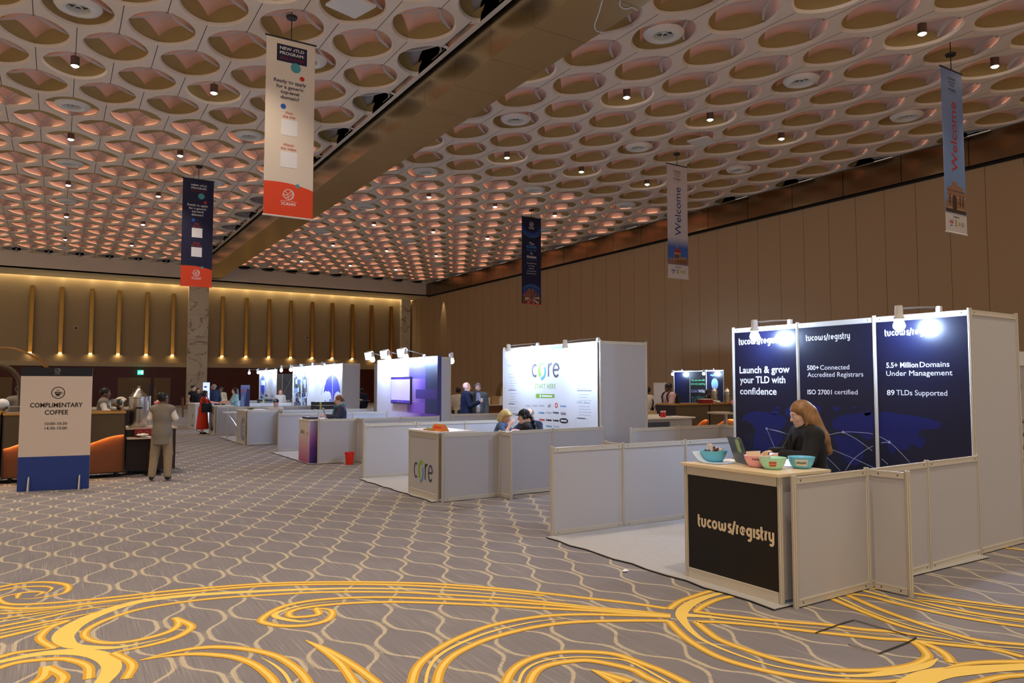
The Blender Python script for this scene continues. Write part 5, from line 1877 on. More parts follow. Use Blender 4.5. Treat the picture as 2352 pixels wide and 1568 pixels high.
# loose cables under the beam and two square plates in the coffers
for i, L in enumerate(([(1387, -12), (1376, 28), (1366, 58), (1371, 71), (1384, 74)], [(1427, -12), (1424, 12), (1436, 20), (1452, 17), (1464, 24)])):
    pts = [onz(x, y, BZ - 0.012) for x, y in L]
    o = MB().tube(crom(pts, 6), 0.014, 8).build('loose_cable', M_CABLE, smooth=True)
    tag(o, ('long white cable loop', 'short white cable bend')[i] + ' dangling under the gold beam', 'cable')
for i, (u_, v_, s) in enumerate(((806, 12, 0.42), (1613, 325, 0.40))):
    p = onz(u_, v_, ZC)
    t = thing('access_panel', ('white square plate in a coffer left of the gold beam', 'white square plate in a coffer above the pale Welcome banner')[i], 'panel', (p[0], p[1], ZC - 0.02))
    MB().obox((p[0], p[1], ZC + 0.0), unit((1, 0.3, 0)), unit((-0.3, 1, 0)), (0, 0, 1), s, s, 0.03).build('plate', M_WHITE, t)
    MB().tube([(p[0], p[1], ZC), (p[0], p[1], ZC + 0.75)], 0.02, 8).build('hanger', M_WHITE, t)

# ================================================================ COFFEE SIGN
M_SGW = mat('sign_white', rgb(206, 190, 178), 0.6)
M_SGN = mat('sign_navy', rgb(18, 20, 34), 0.6)
M_SGB = mat('sign_blue', rgb(30, 56, 128), 0.6)
M_SGF = mat('sign_foot', rgb(200, 194, 186), 0.5)
s0, s1 = onz(38, 1129.5)[:2], onz(204, 1121.5)[:2]
sd = unit(s1 - s0)
SR, SU = np.array([sd[0], sd[1], 0]), np.array([0, 0, 1.0])
SN = np.cross(SR, SU)
SWD = float(np.linalg.norm(s1 - s0))
SH = 1.905
sg = thing('foam_sign', 'tall free-standing Complimentary Coffee sign with blue foot', 'sign', (s0[0], s0[1], 0))
bd_ = MB()
bd_.plate([(0, 0), (SWD, 0), (SWD, SH), (0, SH)], np.array([*s0, 0]) - SN * 0.014, SR, SU, 0.014)
bd = bd_.build('board', M_SGW, sg)
D = Decal((s0[0], s0[1], 0), SR, SU, 0.0012)
D.rect(0, SWD, 0, 0.525, 2).rect(0, SWD, SH - 0.135, SH, 1)
globe_logo(D, SWD * 0.5, SH - 0.048, 0.036, 3, False)
D.text('ICANN', SWD * 0.5, SH - 0.112, 0.018, 3, bold=0.03)
cx_, cy_ = SWD * 0.52, 1.51
D.ring(cx_, cy_, 0.088, 0.012, 4, n=36)
D.poly([(cx_ - 0.045, cy_ + 0.008)] + arc2(cx_ - 0.003, cy_ + 0.008, 0.045, 180, 360, 14, 0.052) + [(cx_ + 0.042, cy_ + 0.008)], 4)
D.rect(cx_ - 0.048, cx_ + 0.046, cy_ + 0.004, cy_ + 0.014, 4)
D.rect(cx_ - 0.036, cx_ + 0.030, cy_ - 0.009, cy_ - 0.002, 0, e=0.0008)
D.ring(cx_ + 0.048, cy_ - 0.008, 0.016, 0.007, 4, -90, 90, 10)
D.stroke([(cx_ - 0.04, cy_ - 0.05), (cx_ + 0.036, cy_ - 0.05)], 0.007, 4)
for k in (-1, 0, 1):
    D.stroke([(cx_ - 0.003 + 0.015 * k, cy_ + 0.024), (cx_ - 0.003 + 0.015 * k, cy_ + 0.05)], 0.006, 4)
for s, z, h_, w in (('COMPLIMENTARY', 1.285, 0.068, 0.71), ('COFFEE', 1.172, 0.068, 0.315), ('10:00-10:30', 1.010, 0.042, 0.30), ('14:30-15:00', 0.938, 0.042, 0.30)):
    D.text(s, SWD * 0.505, z, h_, 4, bold=0.022 if h_ > .05 else 0.015, w=w)
D.build('print', [M_SGW, M_SGN, M_SGB, M_PRINTW, M_GBLK], bd)
for f_ in (0.145, 0.85):
    b = MB()
    c0 = np.array([*s0, 0]) + SR * SWD * f_
    prof = [(0.10, 0), (0.10, 0.03), (0.055, 0.16), (0.03, 0.215), (0.0, 0.22), (-0.03, 0.215), (-0.055, 0.16), (-0.10, 0.03), (-0.10, 0)]
    b.plate(prof, c0 + SN * 0.0 + SR * 0.006, -SN * 1.0, SU, 0.016)
    b.build('foot', M_SGF, sg)

# ================================================================ COFFEE BARS
M_BRZ = mat('bar_bronze_panel', rgb(92, 78, 58), 0.45, metal=0.4, noise=(2.0, 0.2))
M_BRASS = mat('bar_brass_edge', rgb(196, 150, 82), 0.3, metal=0.9)
M_BWOOD = mat('bar_walnut', rgb(112, 62, 30), 0.45, noise=(1.2, 0.2, (0.6, 1, 9)))
M_BGLOW = mat('bar_light_strip', (1, 1, 1), 0.5, emit=(1.0, 0.55, 0.20), estr=70.0)
M_DARKW = mat('bar_dark_wood', rgb(46, 28, 22), 0.5)


def bar_unit(label, x0, x1, Y, h, depth, wave, group=None):
    """bar front: bronze panel with a wavy lower edge over walnut, lit from behind the edge; wave(u) in 0..1 -> z"""
    t = thing('coffee_bar', label, 'bar counter', (x0, Y, 0), group=group)
    n = 24
    W_ = [(x0 + 0.02 + (x1 - x0 - 0.04) * i / n, wave(i / n)) for i in range(n + 1)]
    MB().plate([(x0 + 0.02, h - 0.035)] + [(a, z) for a, z in W_] + [(x1 - 0.02, h - 0.035)], (0, Y + 0.02, 0), (1, 0, 0), (0, 0, 1), 0.02).build('bronze_panel', M_BRZ, t)
    MB().box(x0 + 0.02, x1 - 0.02, Y + 0.055, Y + 0.08, 0.10, h - 0.04).build('walnut_panel', M_BWOOD, t)
    MB().tube([(a, Y + 0.036, z + 0.012) for a, z in W_], 0.007, 6).build('light_strip', M_BGLOW, t)
    b = MB().box(x0, x0 + 0.02, Y, Y + depth, 0.08, h - 0.035).box(x1 - 0.02, x1, Y, Y + depth, 0.08, h - 0.035)
    b.box(x0, x1, Y + 0.08, Y + depth, 0.08, 0.12)
    b.build('carcass', M_DARKW, t)
    MB().rbox(x0 - 0.004, x1 + 0.004, Y - 0.02, Y + depth, h - 0.035, h, 0.012).build('brass_top', M_BRASS, t)
    for xx in (x0 + 0.12, x1 - 0.12):
        MB().lathe([(0.0, -0.04), (0.035, -0.03), (0.04, 0), (0.035, 0.03), (0, 0.04)], (xx, Y + 0.2, 0.04), 10).build('caster', M_LOCK, t)
    return t


BY = 14.74
wave1 = lambda u: 0.50 + 0.24 * (u ** 1.0) + 0.05 * math.sin(u * math.pi) + 0.03 * math.sin(2.2 * math.pi * u)
bar_unit('walnut and bronze coffee bar with wavy light behind the coffee sign', -0.74, 1.06, BY, 1.165, 0.70, lambda u: float(np.interp(u, np.linspace(0, 1, 41), np.convolve(np.interp(np.linspace(-.2, 1.2, 57), [0, .1, .22, .34, .52, .64, .72, .84, .93, 1.0], [.56, .64, .71, .71, .60, .58, .62, .71, .75, .755]), np.ones(7) / 7, 'same')[8:49])))
bar_unit('end of a second lit walnut bar at the left edge of the photo', -2.56, -0.765, BY, 1.175, 0.70, lambda u: 0.62 + 0.08 * math.sin(u * 5))
# service counter with urns
M_MTOP = mat('service_marble_top', rgb(206, 190, 168), 0.25, noise=(3.0, 0.08))
sv = thing('service_counter', 'dark service counter with pale stone top right of the coffee bar', 'counter', (1.10, 15.0, 0))
MB().box(1.10, 1.92, 15.05, 15.95, 0.08, 0.82).build('cabinet', M_DARKW, sv)
MB().rbox(1.08, 1.94, 15.02, 15.98, 0.82, 0.85, 0.01).build('stone_top', M_MTOP, sv)
for xx in (1.18, 1.84):
    for yy in (15.12, 15.88):
        MB().lathe([(0.0, -0.04), (0.035, -0.03), (0.04, 0), (0.035, 0.03), (0, 0.04)], (xx, yy, 0.04), 10).build('caster', M_LOCK, sv)
p = onz(326, 1007, 0.69)
sh_ = thing('side_shelf', 'small pale side shelf on a steel post beside the dark service counter', 'shelf', (1.3, 14.78, 0))
MB().rbox(1.08, 1.62, 14.72, 15.04, 0.665, 0.69, 0.05, n=5).build('shelf_board', M_MTOP, sh_)
MB().box(1.50, 1.56, 14.86, 14.92, 0.02, 0.665).build('post', M_STEEL, sh_)
MB().box(1.40, 1.66, 14.78, 15.0, 0.0, 0.02).build('foot', M_LOCK, sh_)
M_CRIM = mat('crimson_box', rgb(130, 22, 30), 0.5)
M_NAPK = mat('napkin_paper', rgb(232, 224, 210), 0.9)
t = thing('tea_box', 'red patterned tea box on the small side shelf', 'box', (1.36, 14.95, 0.69))
MB().box(1.22, 1.56, 14.90, 15.03, 0.69, 0.83).build('box_body', M_CRIM, t)
D = Decal((1.22, 14.90, 0.69), (1, 0, 0), (0, 0, 1))
for k in range(3):
    D.stroke([(0.05 + 0.11 * k, 0.07), (0.09 + 0.11 * k, 0.11), (0.13 + 0.11 * k, 0.07), (0.09 + 0.11 * k, 0.03)], 0.006, 0, closed=True)
D.build('gold_pattern', M_BRASS, t)


def napkins(label, x, y, z, s=1.0, seed=1):
    r_ = random.Random(seed)
    b = MB()
    for k in range(7):
        a = r_.uniform(0, 3.14)
        b.obox((x + r_.uniform(-.05, .05) * s, y + r_.uniform(-.02, .02) * s, z + 0.006 + 0.008 * k * s), unit((math.cos(a), math.sin(a), r_.uniform(0, .2))), unit((-math.sin(a), math.cos(a), r_.uniform(0, .2))), (0, 0, 1), 0.075 * s, 0.06 * s, 0.003)
    return tag(b.build('napkin_pile', M_NAPK), label, 'napkins')


napkins('loose pile of white napkins on the small side shelf', 1.36, 14.82, 0.69)


def urn(label, x, y, z, r, h):
    t = thing('coffee_urn', label, 'coffee urn', (x, y, z))
    MB().lathe([(r * 0.92, 0), (r, 0.02), (r, h * 0.70), (r * 1.06, h * 0.71), (r * 1.06, h * 0.735)], (x, y, z), 28).build('body', M_STEEL, t, smooth=True)
    MB().lathe([(r * 1.03, h * 0.735), (r * 0.92, h * 0.77), (r * 0.45, h * 0.87), (r * 0.28, h * 0.93), (r * 0.16, h * 0.94), (r * 0.16, h * 0.97), (r * 0.2, h), (0, h * 1.005)], (x, y, z), 28).build('lid', M_STEEL, t, smooth=True)
    MB().box(x - r * 0.35, x + r * 0.35, y - r * 1.12, y - r * 0.95, z + h * 0.45, z + h * 0.49).build('handle', M_LOCK, t)
    MB().tube([(x, y - r, z + h * 0.12), (x, y - r - 0.07, z + h * 0.12), (x, y - r - 0.08, z + h * 0.07)], 0.012, 8).build('tap', M_CHROME, t)
    return t


urn('tall shiny steel coffee urn on the dark service counter', 1.30, 15.30, 0.85, 0.155, 0.76)
t = thing('milk_frother_wand', 'steel dispenser column with dark handle behind the tall urn', 'dispenser', (1.52, 15.62, 0.85))
MB().tube([(1.52, 15.62, 0.85), (1.52, 15.62, 1.42)], 0.02, 10).build('column', M_STEEL, t)
MB().box(1.50, 1.54, 15.60, 15.64, 1.42, 1.66).build('grip', M_LOCK, t)
M_GLASS = mat('clear_glass', (0.95, 0.97, 0.97), 0.02, trans=1.0, ior=1.2)
M_COOK = mat('cookie_brown', rgb(170, 110, 64), 0.8)
bx = ony(266, 945, 15.0)
t = thing('fish_bowl', 'round glass bowl of cookies on the coffee bar', 'bowl', (bx[0], 15.0, 1.165))
MB().lathe([(0.0, 0.0), (0.07, 0.002), (0.115, 0.05), (0.13, 0.11), (0.11, 0.17), (0.08, 0.205), (0.085, 0.215), (0.075, 0.205), (0.10, 0.17), (0.12, 0.11), (0.107, 0.055), (0.06, 0.010), (0, 0.008)], (bx[0], 15.0, 1.165), 24).build('glass_bowl', M_GLASS, t, smooth=True)
rr = random.Random(2)
for k in range(9):
    a = rr.uniform(0, 6.28)
    c = np.array([bx[0] + 0.05 * math.cos(a), 15.0 + 0.05 * math.sin(a), 1.165 + 0.03 + 0.012 * k])
    o = MB().lathe([(0, -0.008), (0.034, -0.006), (0.037, 0.0), (0.03, 0.008), (0, 0.01)], c, 12).build('cookie', M_COOK, smooth=True)
    tag(o, 'round brown cookie inside the glass bowl on the coffee bar', 'cookie', 'cookies in the glass bowl')
# brass arcs of the floor lamps at the left edge
t = thing('arc_lamp', 'thin brass arc rising behind the coffee sign at the left edge', 'floor lamp', (0.1, 15.65, 0))
L = [(-60, 815), (-30, 803), (0, 798), (30, 800), (60, 811), (85, 826), (106, 846), (118, 880), (124, 930), (126, 1050)]
for dx in (0, 0.035):
    MB().tube(crom([ony(x, y, 15.65) + [dx, dx, 0.02 * dx] for x, y in L], 6), 0.012, 8).build('arc_rod', M_BRASS, t, smooth=True)
p = ony(126, 1050, 15.65)
MB().lathe([(0.16, 0), (0.16, 0.02), (0.02, 0.03)], (p[0], 15.67, 0), 20).build('base', M_BRASS, t)
MB().tube([(p[0], 15.65, 0.02), (p[0], 15.65, p[2])], 0.012, 8).build('stem', M_BRASS, t)
t = thing('arc_lamp', 'wide bronze band arch, lower at the left edge', 'floor lamp', (-0.6, 16.4, 0))
L = [(-50, 832), (-10, 838), (20, 846), (38, 862), (46, 885), (48, 950)]
MB().tube(crom([ony(x, y, 16.4) for x, y in L] + [np.array([ony(48, 950, 16.4)[0], 16.4, 0.0])], 6), 0.045, 8).build('arch_band', M_BRZ, t, smooth=True)


def high_table(label, x, y, r, h, m_top=None):
    t = thing('high_table', label, 'table', (x, y, 0))
    MB().lathe([(0.0, 0.0), (r, 0.0), (r, 0.03), (0, 0.03)], (x, y, h - 0.03), 24).build('table_top', m_top or M_MTOP, t)
    MB().tube([(x, y, 0.02), (x, y, h - 0.03)], 0.035, 12).build('column', M_STEEL, t)
    MB().lathe([(0.0, 0.03), (0.05, 0.03), (r * 0.75, 0.012), (r * 0.75, 0.0), (0, 0.0)], (x, y, 0), 20).build('base', M_STEEL, t)
    return t


M_LEAF = mat('flower_leaf', rgb(52, 84, 44), 0.8)
M_FLP = mat('flower_pink', rgb(220, 120, 130), 0.8)
M_FLW = mat('flower_cream', rgb(230, 210, 180), 0.8)
M_VASE = mat('vase_dark', rgb(30, 44, 36), 0.4)


def bouquet(label, x, y, z, s, cols, seed=1):
    t = thing('flower_vase', label, 'flowers', (x, y, z))
    MB().box(x - 0.05 * s, x + 0.05 * s, y - 0.05 * s, y + 0.05 * s, z, z + 0.10 * s).build('vase', M_VASE, t)
    r_ = random.Random(seed)
    b = MB()
    for k in range(8):
        a = k * 0.785
        b.obox((x + 0.06 * s * math.cos(a), y + 0.06 * s * math.sin(a), z + 0.115 * s), unit((math.cos(a), math.sin(a), .3)), unit((-math.sin(a), math.cos(a), 0)), unit((-0.3 * math.cos(a), -0.3 * math.sin(a), 1)), 0.045 * s, 0.02 * s, 0.003)
    b.build('leaf_ring', M_LEAF, t)
    for k in range(9):
        a, q = r_.uniform(0, 6.28), r_.uniform(0, 0.085) * s
        c = (x + q * math.cos(a), y + q * math.sin(a), z + (0.17 - q * 0.5) * s)
        MB().lathe([(0, -0.035 * s), (0.03 * s, -0.02 * s), (0.043 * s, 0.005 * s), (0.03 * s, 0.028 * s), (0.012 * s, 0.02 * s), (0, 0.03 * s)], c, 9).build('blossom', cols[k % len(cols)], t, smooth=True)
    return t


high_table('grey high table behind the urn counter, nearest of those on the left', 2.05, 19.2, 0.38, 1.05)
bouquet('small pink bouquet on the high table behind the urn counter', 2.05, 19.15, 1.05, 1.15, [M_FLP, M_FLW], 3)
o = MB().plate([(0, 0), (0.13, 0), (0.11, 0.22), (0.02, 0.22)], (1.72, 19.1, 1.05), (1, 0, 0), (0, 0.1, 1), 0.006).build('menu_card', M_PRINTW)
tag(o, 'white menu card standing on the high table behind the urn counter', 'card')
high_table('low far round table beside the high table on the left', 2.4, 22.5, 0.36, 0.74)
kb = thing('back_counter', 'dark back counter with pale top behind the coffee bar', 'counter', (-1.5, 17.9, 0))
MB().box(-2.6, 1.35, 17.9, 18.5, 0.06, 1.10).build('cabinet', M_DARKW, kb)
MB().box(-2.65, 1.4, 17.85, 18.55, 1.10, 1.14).build('counter_slab', M_MTOP, kb)
MB().box(-2.6, 1.35, 18.0, 18.4, 0.0, 0.06).build('plinth', M_LOCK, kb)
p = ony(277, 921, 18.2)
bouquet('white flowers on the back counter behind the urn', p[0], 18.2, 1.14, 1.2, [M_FLW, M_NAPK], 5)
p = ony(24, 917, 18.2)
bouquet('cream flowers on the back counter left of the coffee sign', p[0], 18.2, 1.14, 1.1, [M_FLW, M_FLP], 6)
t = thing('globe_lamp', 'white glass globe lamp on the bar at the left edge', 'lamp', (*ony(6, 935, 15.2)[:2], 1.175))
p = ony(6, 922, 15.2)
MB().lathe([(0.0, -0.10)] + [(0.10 * math.sin(a), -0.10 * math.cos(a)) for a in np.linspace(0.3, math.pi, 12)], (p[0], 15.2, 1.30), 20).build('globe', M_PRINTW, t, smooth=True)
MB().lathe([(0.05, 0), (0.05, 0.03), (0.03, 0.035)], (p[0], 15.2, 1.175), 16).build('base', M_BRASS, t)
t = thing('pastry_case', 'low glass pastry case on the bar left of the coffee sign', 'display case', (-0.55, 15.15, 1.165))
MB().box(-0.70, -0.34, 15.0, 15.35, 1.165, 1.18).build('tray', M_STEEL, t)
MB().box(-0.69, -0.35, 15.01, 15.34, 1.18, 1.26).build('glass_box', M_GLASS, t)
MB().box(-0.69, -0.35, 15.01, 15.34, 1.26, 1.268).build('lid', M_STEEL, t)

# right-hand bars
bar_unit('bronze bar with glowing wavy foot seen between core and navy booths, left unit', 12.85, 14.02, 13.2, 1.165, 0.7, lambda u: 0.66 + 0.10 * math.cos(u * 6.6 + 0.2))
bar_unit('bronze bar with glowing wavy foot, right unit beside the navy booth', 14.04, 15.9, 13.2, 1.165, 0.7, lambda u: 0.64 + 0.11 * math.sin(u * 6.6 - 1.0))
bp1 = ony(1648, 915, 13.5)
urn('steel urn on the right-hand bar, nearer the wiki text', bp1[0], 13.6, 1.165, 0.085, 0.42)
bp1 = ony(1667, 915, 13.5)
urn('steel urn on the right-hand bar, next to the navy booth post', bp1[0], 13.45, 1.165, 0.085, 0.40)
p = ony(1620, 921, 13.35)
t = thing('tray_box', 'dark red wooden box on the right-hand bar', 'box', (p[0], 13.35, 1.165))
MB().box(p[0] - 0.17, p[0] + 0.17, 13.25, 13.45, 1.165, 1.26).build('box_body', M_CRIM, t)
MB().box(p[0] - 0.17, p[0] + 0.17, 13.25, 13.45, 1.26, 1.272).build('contents', M_NAPK, t)
p = ony(1643, 922, 13.35)
napkins('crumpled white napkins on the right-hand bar before the urns', p[0], 13.3, 1.165, 1.0, 4)
high_table('round high table with pink bouquet, left of the navy booth wall', 11.35, 10.25, 0.36, 1.09)
bouquet('pink bouquet on the round high table by the navy booth', 11.55, 10.2, 1.09, 1.25, [M_FLP, M_FLW], 9)
M_ARCH = mat('arch_bronze', rgb(120, 92, 56), 0.38, metal=0.75)


def arch(label, x, y, r, h, depth, rot):
    t = thing('bronze_arch', label, 'decor arch', (x, y, 0), rz=rot)
    P = []
    prof = [(-r, 0.0), (-r, h)] + [(r * math.cos(a), h + r * math.sin(a)) for a in np.linspace(math.pi, 0, 18)] + [(r, h), (r, 0.0)]
    P = np.array([[(a, d, z) for d in (0, depth)] for a, z in prof])
    b = MB().grid(P)
    q = [(a * 0.94, z if z < h else h + (z - h) * 0.94) for a, z in prof]
    b.grid(np.array([[(a, d, z) for d in (depth, 0)] for a, z in q]))
    b.build('shell', M_ARCH, t, smooth=True, world=False)
    for d in (0, depth):
        MB().tube([(a * 0.97, d, z) for a, z in prof], r * 0.03, 6).build('rim', M_BRASS, t, world=False)
    return t


arch('large bronze arch behind the person in the pink coat', 14.9, 19.6, 0.95, 1.25, 1.0, -0.35)
arch('second bronze arch half hidden by the core booth side', 14.6, 22.6, 0.95, 1.25, 1.0, -0.35)
M_GLASSD = mat('smoked_glass', rgb(74, 84, 104), 0.15)
dk = thing('display_desk', 'white desk with smoked glass front behind the low partition', 'desk', (10.1, 11.4, 0))
MB().box(10.15, 11.6, 11.42, 11.9, 0.0, 0.92).build('desk_body', M_PANEL, dk)
MB().box(10.1, 11.65, 11.36, 11.95, 0.92, 0.95).build('desk_top', M_TOPW, dk)
MB().box(10.25, 10.95, 11.41, 11.42, 0.5, 0.86).build('glass_front', M_GLASSD, dk)
p0 = ony(1497, 958, 11.6)
t = thing('pastry_tray', 'cream covered tray on the white desk behind the partition', 'tray', (p0[0], 11.6, 0.95))
MB().rbox(p0[0] - 0.2, p0[0] + 0.12, 11.5, 11.75, 0.95, 1.02, 0.02).build('tray_body', M_NAPK, t)
MB().rbox(p0[0] - 0.2, p0[0] + 0.08, 11.5, 11.74, 1.02, 1.09, 0.05).build('cover', mat('kraft_tan', rgb(176, 150, 116), 0.8), t)
M_REDC = mat('red_can', rgb(206, 52, 60), 0.4)
for i, u_ in enumerate((1520, 1526)):
    p = ony(u_, 960, 11.55)
    t = thing('drink_can', ('left', 'right')[i] + ' of two red and white cans on the white desk', 'can', (p[0], 11.55, 0.95))
    MB().lathe([(0.028, 0), (0.032, 0.01), (0.032, 0.12), (0.026, 0.14), (0, 0.14)], (p[0], 11.55, 0.95), 14).build('can_body', M_REDC, t, smooth=True)
    MB().lathe([(0.0325, 0.0), (0.0325, 0.025)], (p[0], 11.55, 1.06), 14).build('white_band', M_PRINTW, t)
p = ony(1545, 957, 11.6)
o = MB().box(p[0] - 0.06, p[0] + 0.06, 11.5, 11.7, 0.95, 0.965).build('paper_stack', M_PRINTW)
tag(o, 'small stack of white papers on the white desk', 'paper')
# counter with boxes behind the two people in jackets
bk = thing('pantry_counter', 'wood fronted counter with boxes behind the two standing people in jackets', 'counter', (10.2, 19.8, 0))
MB().box(10.3, 13.2, 19.9, 20.5, 0.0, 0.98).build('cabinet', M_BWOOD, bk)
MB().box(10.25, 13.25, 19.85, 20.55, 0.98, 1.01).build('counter_slab', M_MTOP, bk)
M_CARD = mat('cardboard', rgb(176, 140, 96), 0.85)
p = ony(1135, 928, 20.1)
o = MB().box(p[0] - 0.12, p[0] + 0.12, 20.0, 20.2, 1.01, 1.27).build('cardboard_box', M_CARD)
tag(o, 'upright cardboard box on the counter behind the two people in jackets', 'box')
M_CUP = mat('paper_cup', rgb(228, 218, 204), 0.7)
for i, (u_, h_) in enumerate(((1122, 0.22), (1147, 0.20), (1151, 0.26))):
    p = ony(u_, 928, 20.05)
    o = MB().lathe([(0.04, 0), (0.055, h_), (0.05, h_), (0.035, 0.01)], (p[0], 20.05, 1.01), 14).build('cup_stack', M_CUP, smooth=True)
    tag(o, ('stack of paper cups left of the cardboard box', 'short stack of paper cups right of the cardboard box', 'tall stack of paper cups at the core wall edge')[i], 'cups')
# cruiser table and counter by the men far left of the violet booth
GTX = float(ony(824, 930, 28.0)[0])
high_table('glass topped high table between the umbrella and violet booths', GTX, 28.0, 0.45, 1.02, M_GLASSD)
o = thing('serving_stand', 'white serving stand beside the glass topped high table', 'stand', (GTX - 0.5, 26.6, 0))
MB().box(GTX - .95, GTX - .55, 26.4, 26.9, 0, 0.92).build('stand_body', M_PANEL, o)
MB().box(GTX - .97, GTX - .53, 26.38, 26.92, 0.92, 0.95).build('stand_top', M_TOPW, o)
# lit totem, poster display, cage, suitcases, far reflections
p0, p1 = ony(467, 878, 27.6), ony(481, 921, 27.6)
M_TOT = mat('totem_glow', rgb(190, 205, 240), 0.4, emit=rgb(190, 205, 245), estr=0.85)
t = thing('lit_totem', 'tall pale lit screen behind the person in red', 'screen', (p0[0], 27.6, 0))
MB().box(p0[0], p1[0], 27.6, 27.66, 0.3, p0[2]).build('display', M_TOT, t)
MB().box(p0[0] - 0.05, p1[0] + 0.05, 27.45, 27.8, 0, 0.3).build('base', M_ALU, t)
D = Decal((p0[0], 27.6, p0[2]), (1, 0, 0), (0, 0, 1))
D.rect(0.03, 0.12, -0.18, -0.13, 0)
D.build('print', M_UBLUE, t)
M_POSTER = gradient_mat('poster_blue', [(0, rgb(60, 56, 120)), (0.4, rgb(120, 130, 200)), (0.7, rgb(170, 190, 240)), (1, rgb(190, 200, 245))], axis=2, lo=0.0, hi=1.4)
p0, p1 = ony(554, 884, 24.9), ony(573, 934, 24.9)
t = thing('poster_display', 'tall blue and violet poster display behind the low counter', 'display', (p0[0], 24.9, p1[2]))
MB().box(p0[0], p1[0], 24.9, 24.96, p1[2] - 0.3, p0[2]).build('poster', M_POSTER, t)
D = Decal((p0[0], 24.9, p1[2]), (1, 0, 0), (0, 0, 1))
wq = p1[0] - p0[0]
D.poly([(wq * 0.55, 0), (wq * 0.98, 0), (wq * 0.98, 0.55), (wq * 0.7, 0.6), (wq * 0.55, 0.4)], 0).poly([(wq * 0.02, 0.02), (wq * 0.4, 0.02), (wq * 0.3, 0.4), (wq * 0.02, 0.3)], 1).rect(wq * 0.08, wq * 0.4, 0.5, 0.54, 2)
D.build('print', [M_VIOLB[0], M_CSKY, M_CRED], t)
MB().box(p0[0], p1[0], 24.85, 25.05, 0.0, 0.06).tube([(p0[0] + 0.05, 24.94, 0.05), (p0[0] + 0.05, 24.94, p1[2])], 0.02, 8).build('stand', M_LOCK, t)
p0, p1 = ony(649, 858, 33.6), ony(673, 932, 33.6)
M_MESHG = mat('cage_grey', rgb(96, 98, 104), 0.7)
t = thing('mesh_cage', 'grey wrapped equipment cage behind the umbrella booth', 'cage', (p0[0], 33.6, 0))
MB().box(p0[0], p1[0], 33.62, 34.4, 0.02, p0[2]).build('grey_cover', M_MESHG, t)
b = MB()
for a, z0_ in ((0, 0.1), (0, 1.1)):
    b.tube([(p0[0], 33.6, z0_), (p1[0], 33.6, z0_ + 1.0)], 0.015, 6).tube([(p1[0], 33.6, z0_), (p0[0], 33.6, z0_ + 1.0)], 0.015, 6)
for x_ in (p0[0], p1[0]):
    b.tube([(x_, 33.6, 0), (x_, 33.6, p0[2])], 0.02, 6)
b.build('brace_frame', M_STEEL, t)
M_CASE = mat('flight_case', rgb(44, 44, 48), 0.6)
for i, (u0, u1, v0, v1, Y) in enumerate(((598, 626, 917, 929, 31.5), (727, 772, 923, 940, 23.3))):
    p0, p1 = ony(u0, v0, Y), ony(u1, v1, Y)
    t = thing('flight_case', ('grey flight case below the badge wall', 'black flight case below the umbrella graphic')[i], 'case', (p0[0], Y, 0))
    MB().box(p0[0], p1[0], Y, Y + 0.6, 0.0, p0[2]).build('case_body', M_CASE, t)
    MB().box(p0[0] - 0.01, p1[0] + 0.01, Y - 0.01, Y + 0.61, p0[2] - 0.12, p0[2] - 0.10).build('metal_edge', M_STEEL, t)
    MB().box(p0[0] + 0.10, p0[0] + 0.16, Y - 0.012, Y, 0.05, p0[2]).build('strap', mat('strap_yellow', rgb(190, 180, 90), 0.6), t)
# chair by the far wall at left
CHX, CHY = 5.6, 40.0
t = thing('dining_chair', 'far wooden chair on the carpet left of the marble pillar', 'chair', (CHX, CHY, 0))
MB().rbox(CHX - .22, CHX + .22, CHY - .22, CHY + .22, 0.42, 0.46, 0.03).build('seat', M_BWOOD, t)
MB().rbox(CHX - .25, CHX - .19, CHY - .22, CHY + .22, 0.46, 0.98, 0.02).build('backrest', M_BWOOD, t)
for xx in (CHX - .2, CHX + .2):
    for yy in (CHY - .2, CHY + .2):
        MB().tube([(xx, yy, 0), (xx, yy, 0.42)], 0.018, 8).build('leg', M_BWOOD, t)
# steel rack at the right edge
t = thing('steel_rack', 'metal tray rack peeking out at the right edge of the photo', 'rack', (9.45, 4.1, 0))
p = onz(2348, 1000, 0.9)
for z_ in (0.75, 0.9, 1.05, 1.2):
    MB().box(9.35, 9.75, 4.05, 4.45, z_, z_ + 0.02).build('tray', M_STEEL, t)
for xx in (9.36, 9.74):
    for yy in (4.06, 4.44):
        MB().tube([(xx, yy, 0), (xx, yy, 1.25)], 0.012, 8).build('upright', M_STEEL, t)

# ================================================================ THINGS ON THE NAVY BOOTH'S COUNTER


def frosted(name, c):
    return mat(name, c, 0.28, spec=0.5, noise=(9.0, 0.06))


def bowl(label, px, py, z, rr_, col, name, lean=0):
    p = onz(px, py, z)
    t = thing('plastic_bowl', label, 'bowl', (p[0], p[1], z))
    h = rr_ * 0.86
    prof = [(0.0, 0.006), (rr_ * 0.50, 0.006), (rr_ * 0.52, 0.0), (rr_ * 0.60, 0.004), (rr_ * 0.78, h * 0.30), (rr_ * 0.93, h * 0.70), (rr_, h), (rr_ * 1.01, h + 0.003), (rr_ * 0.97, h), (rr_ * 0.90, h * 0.70), (rr_ * 0.74, h * 0.30), (rr_ * 0.5, 0.012), (0, 0.012)]
    MB().lathe(prof, (p[0], p[1], z), 36).build('bowl_shell', frosted(name, col), t, smooth=True)
    return t, p, h


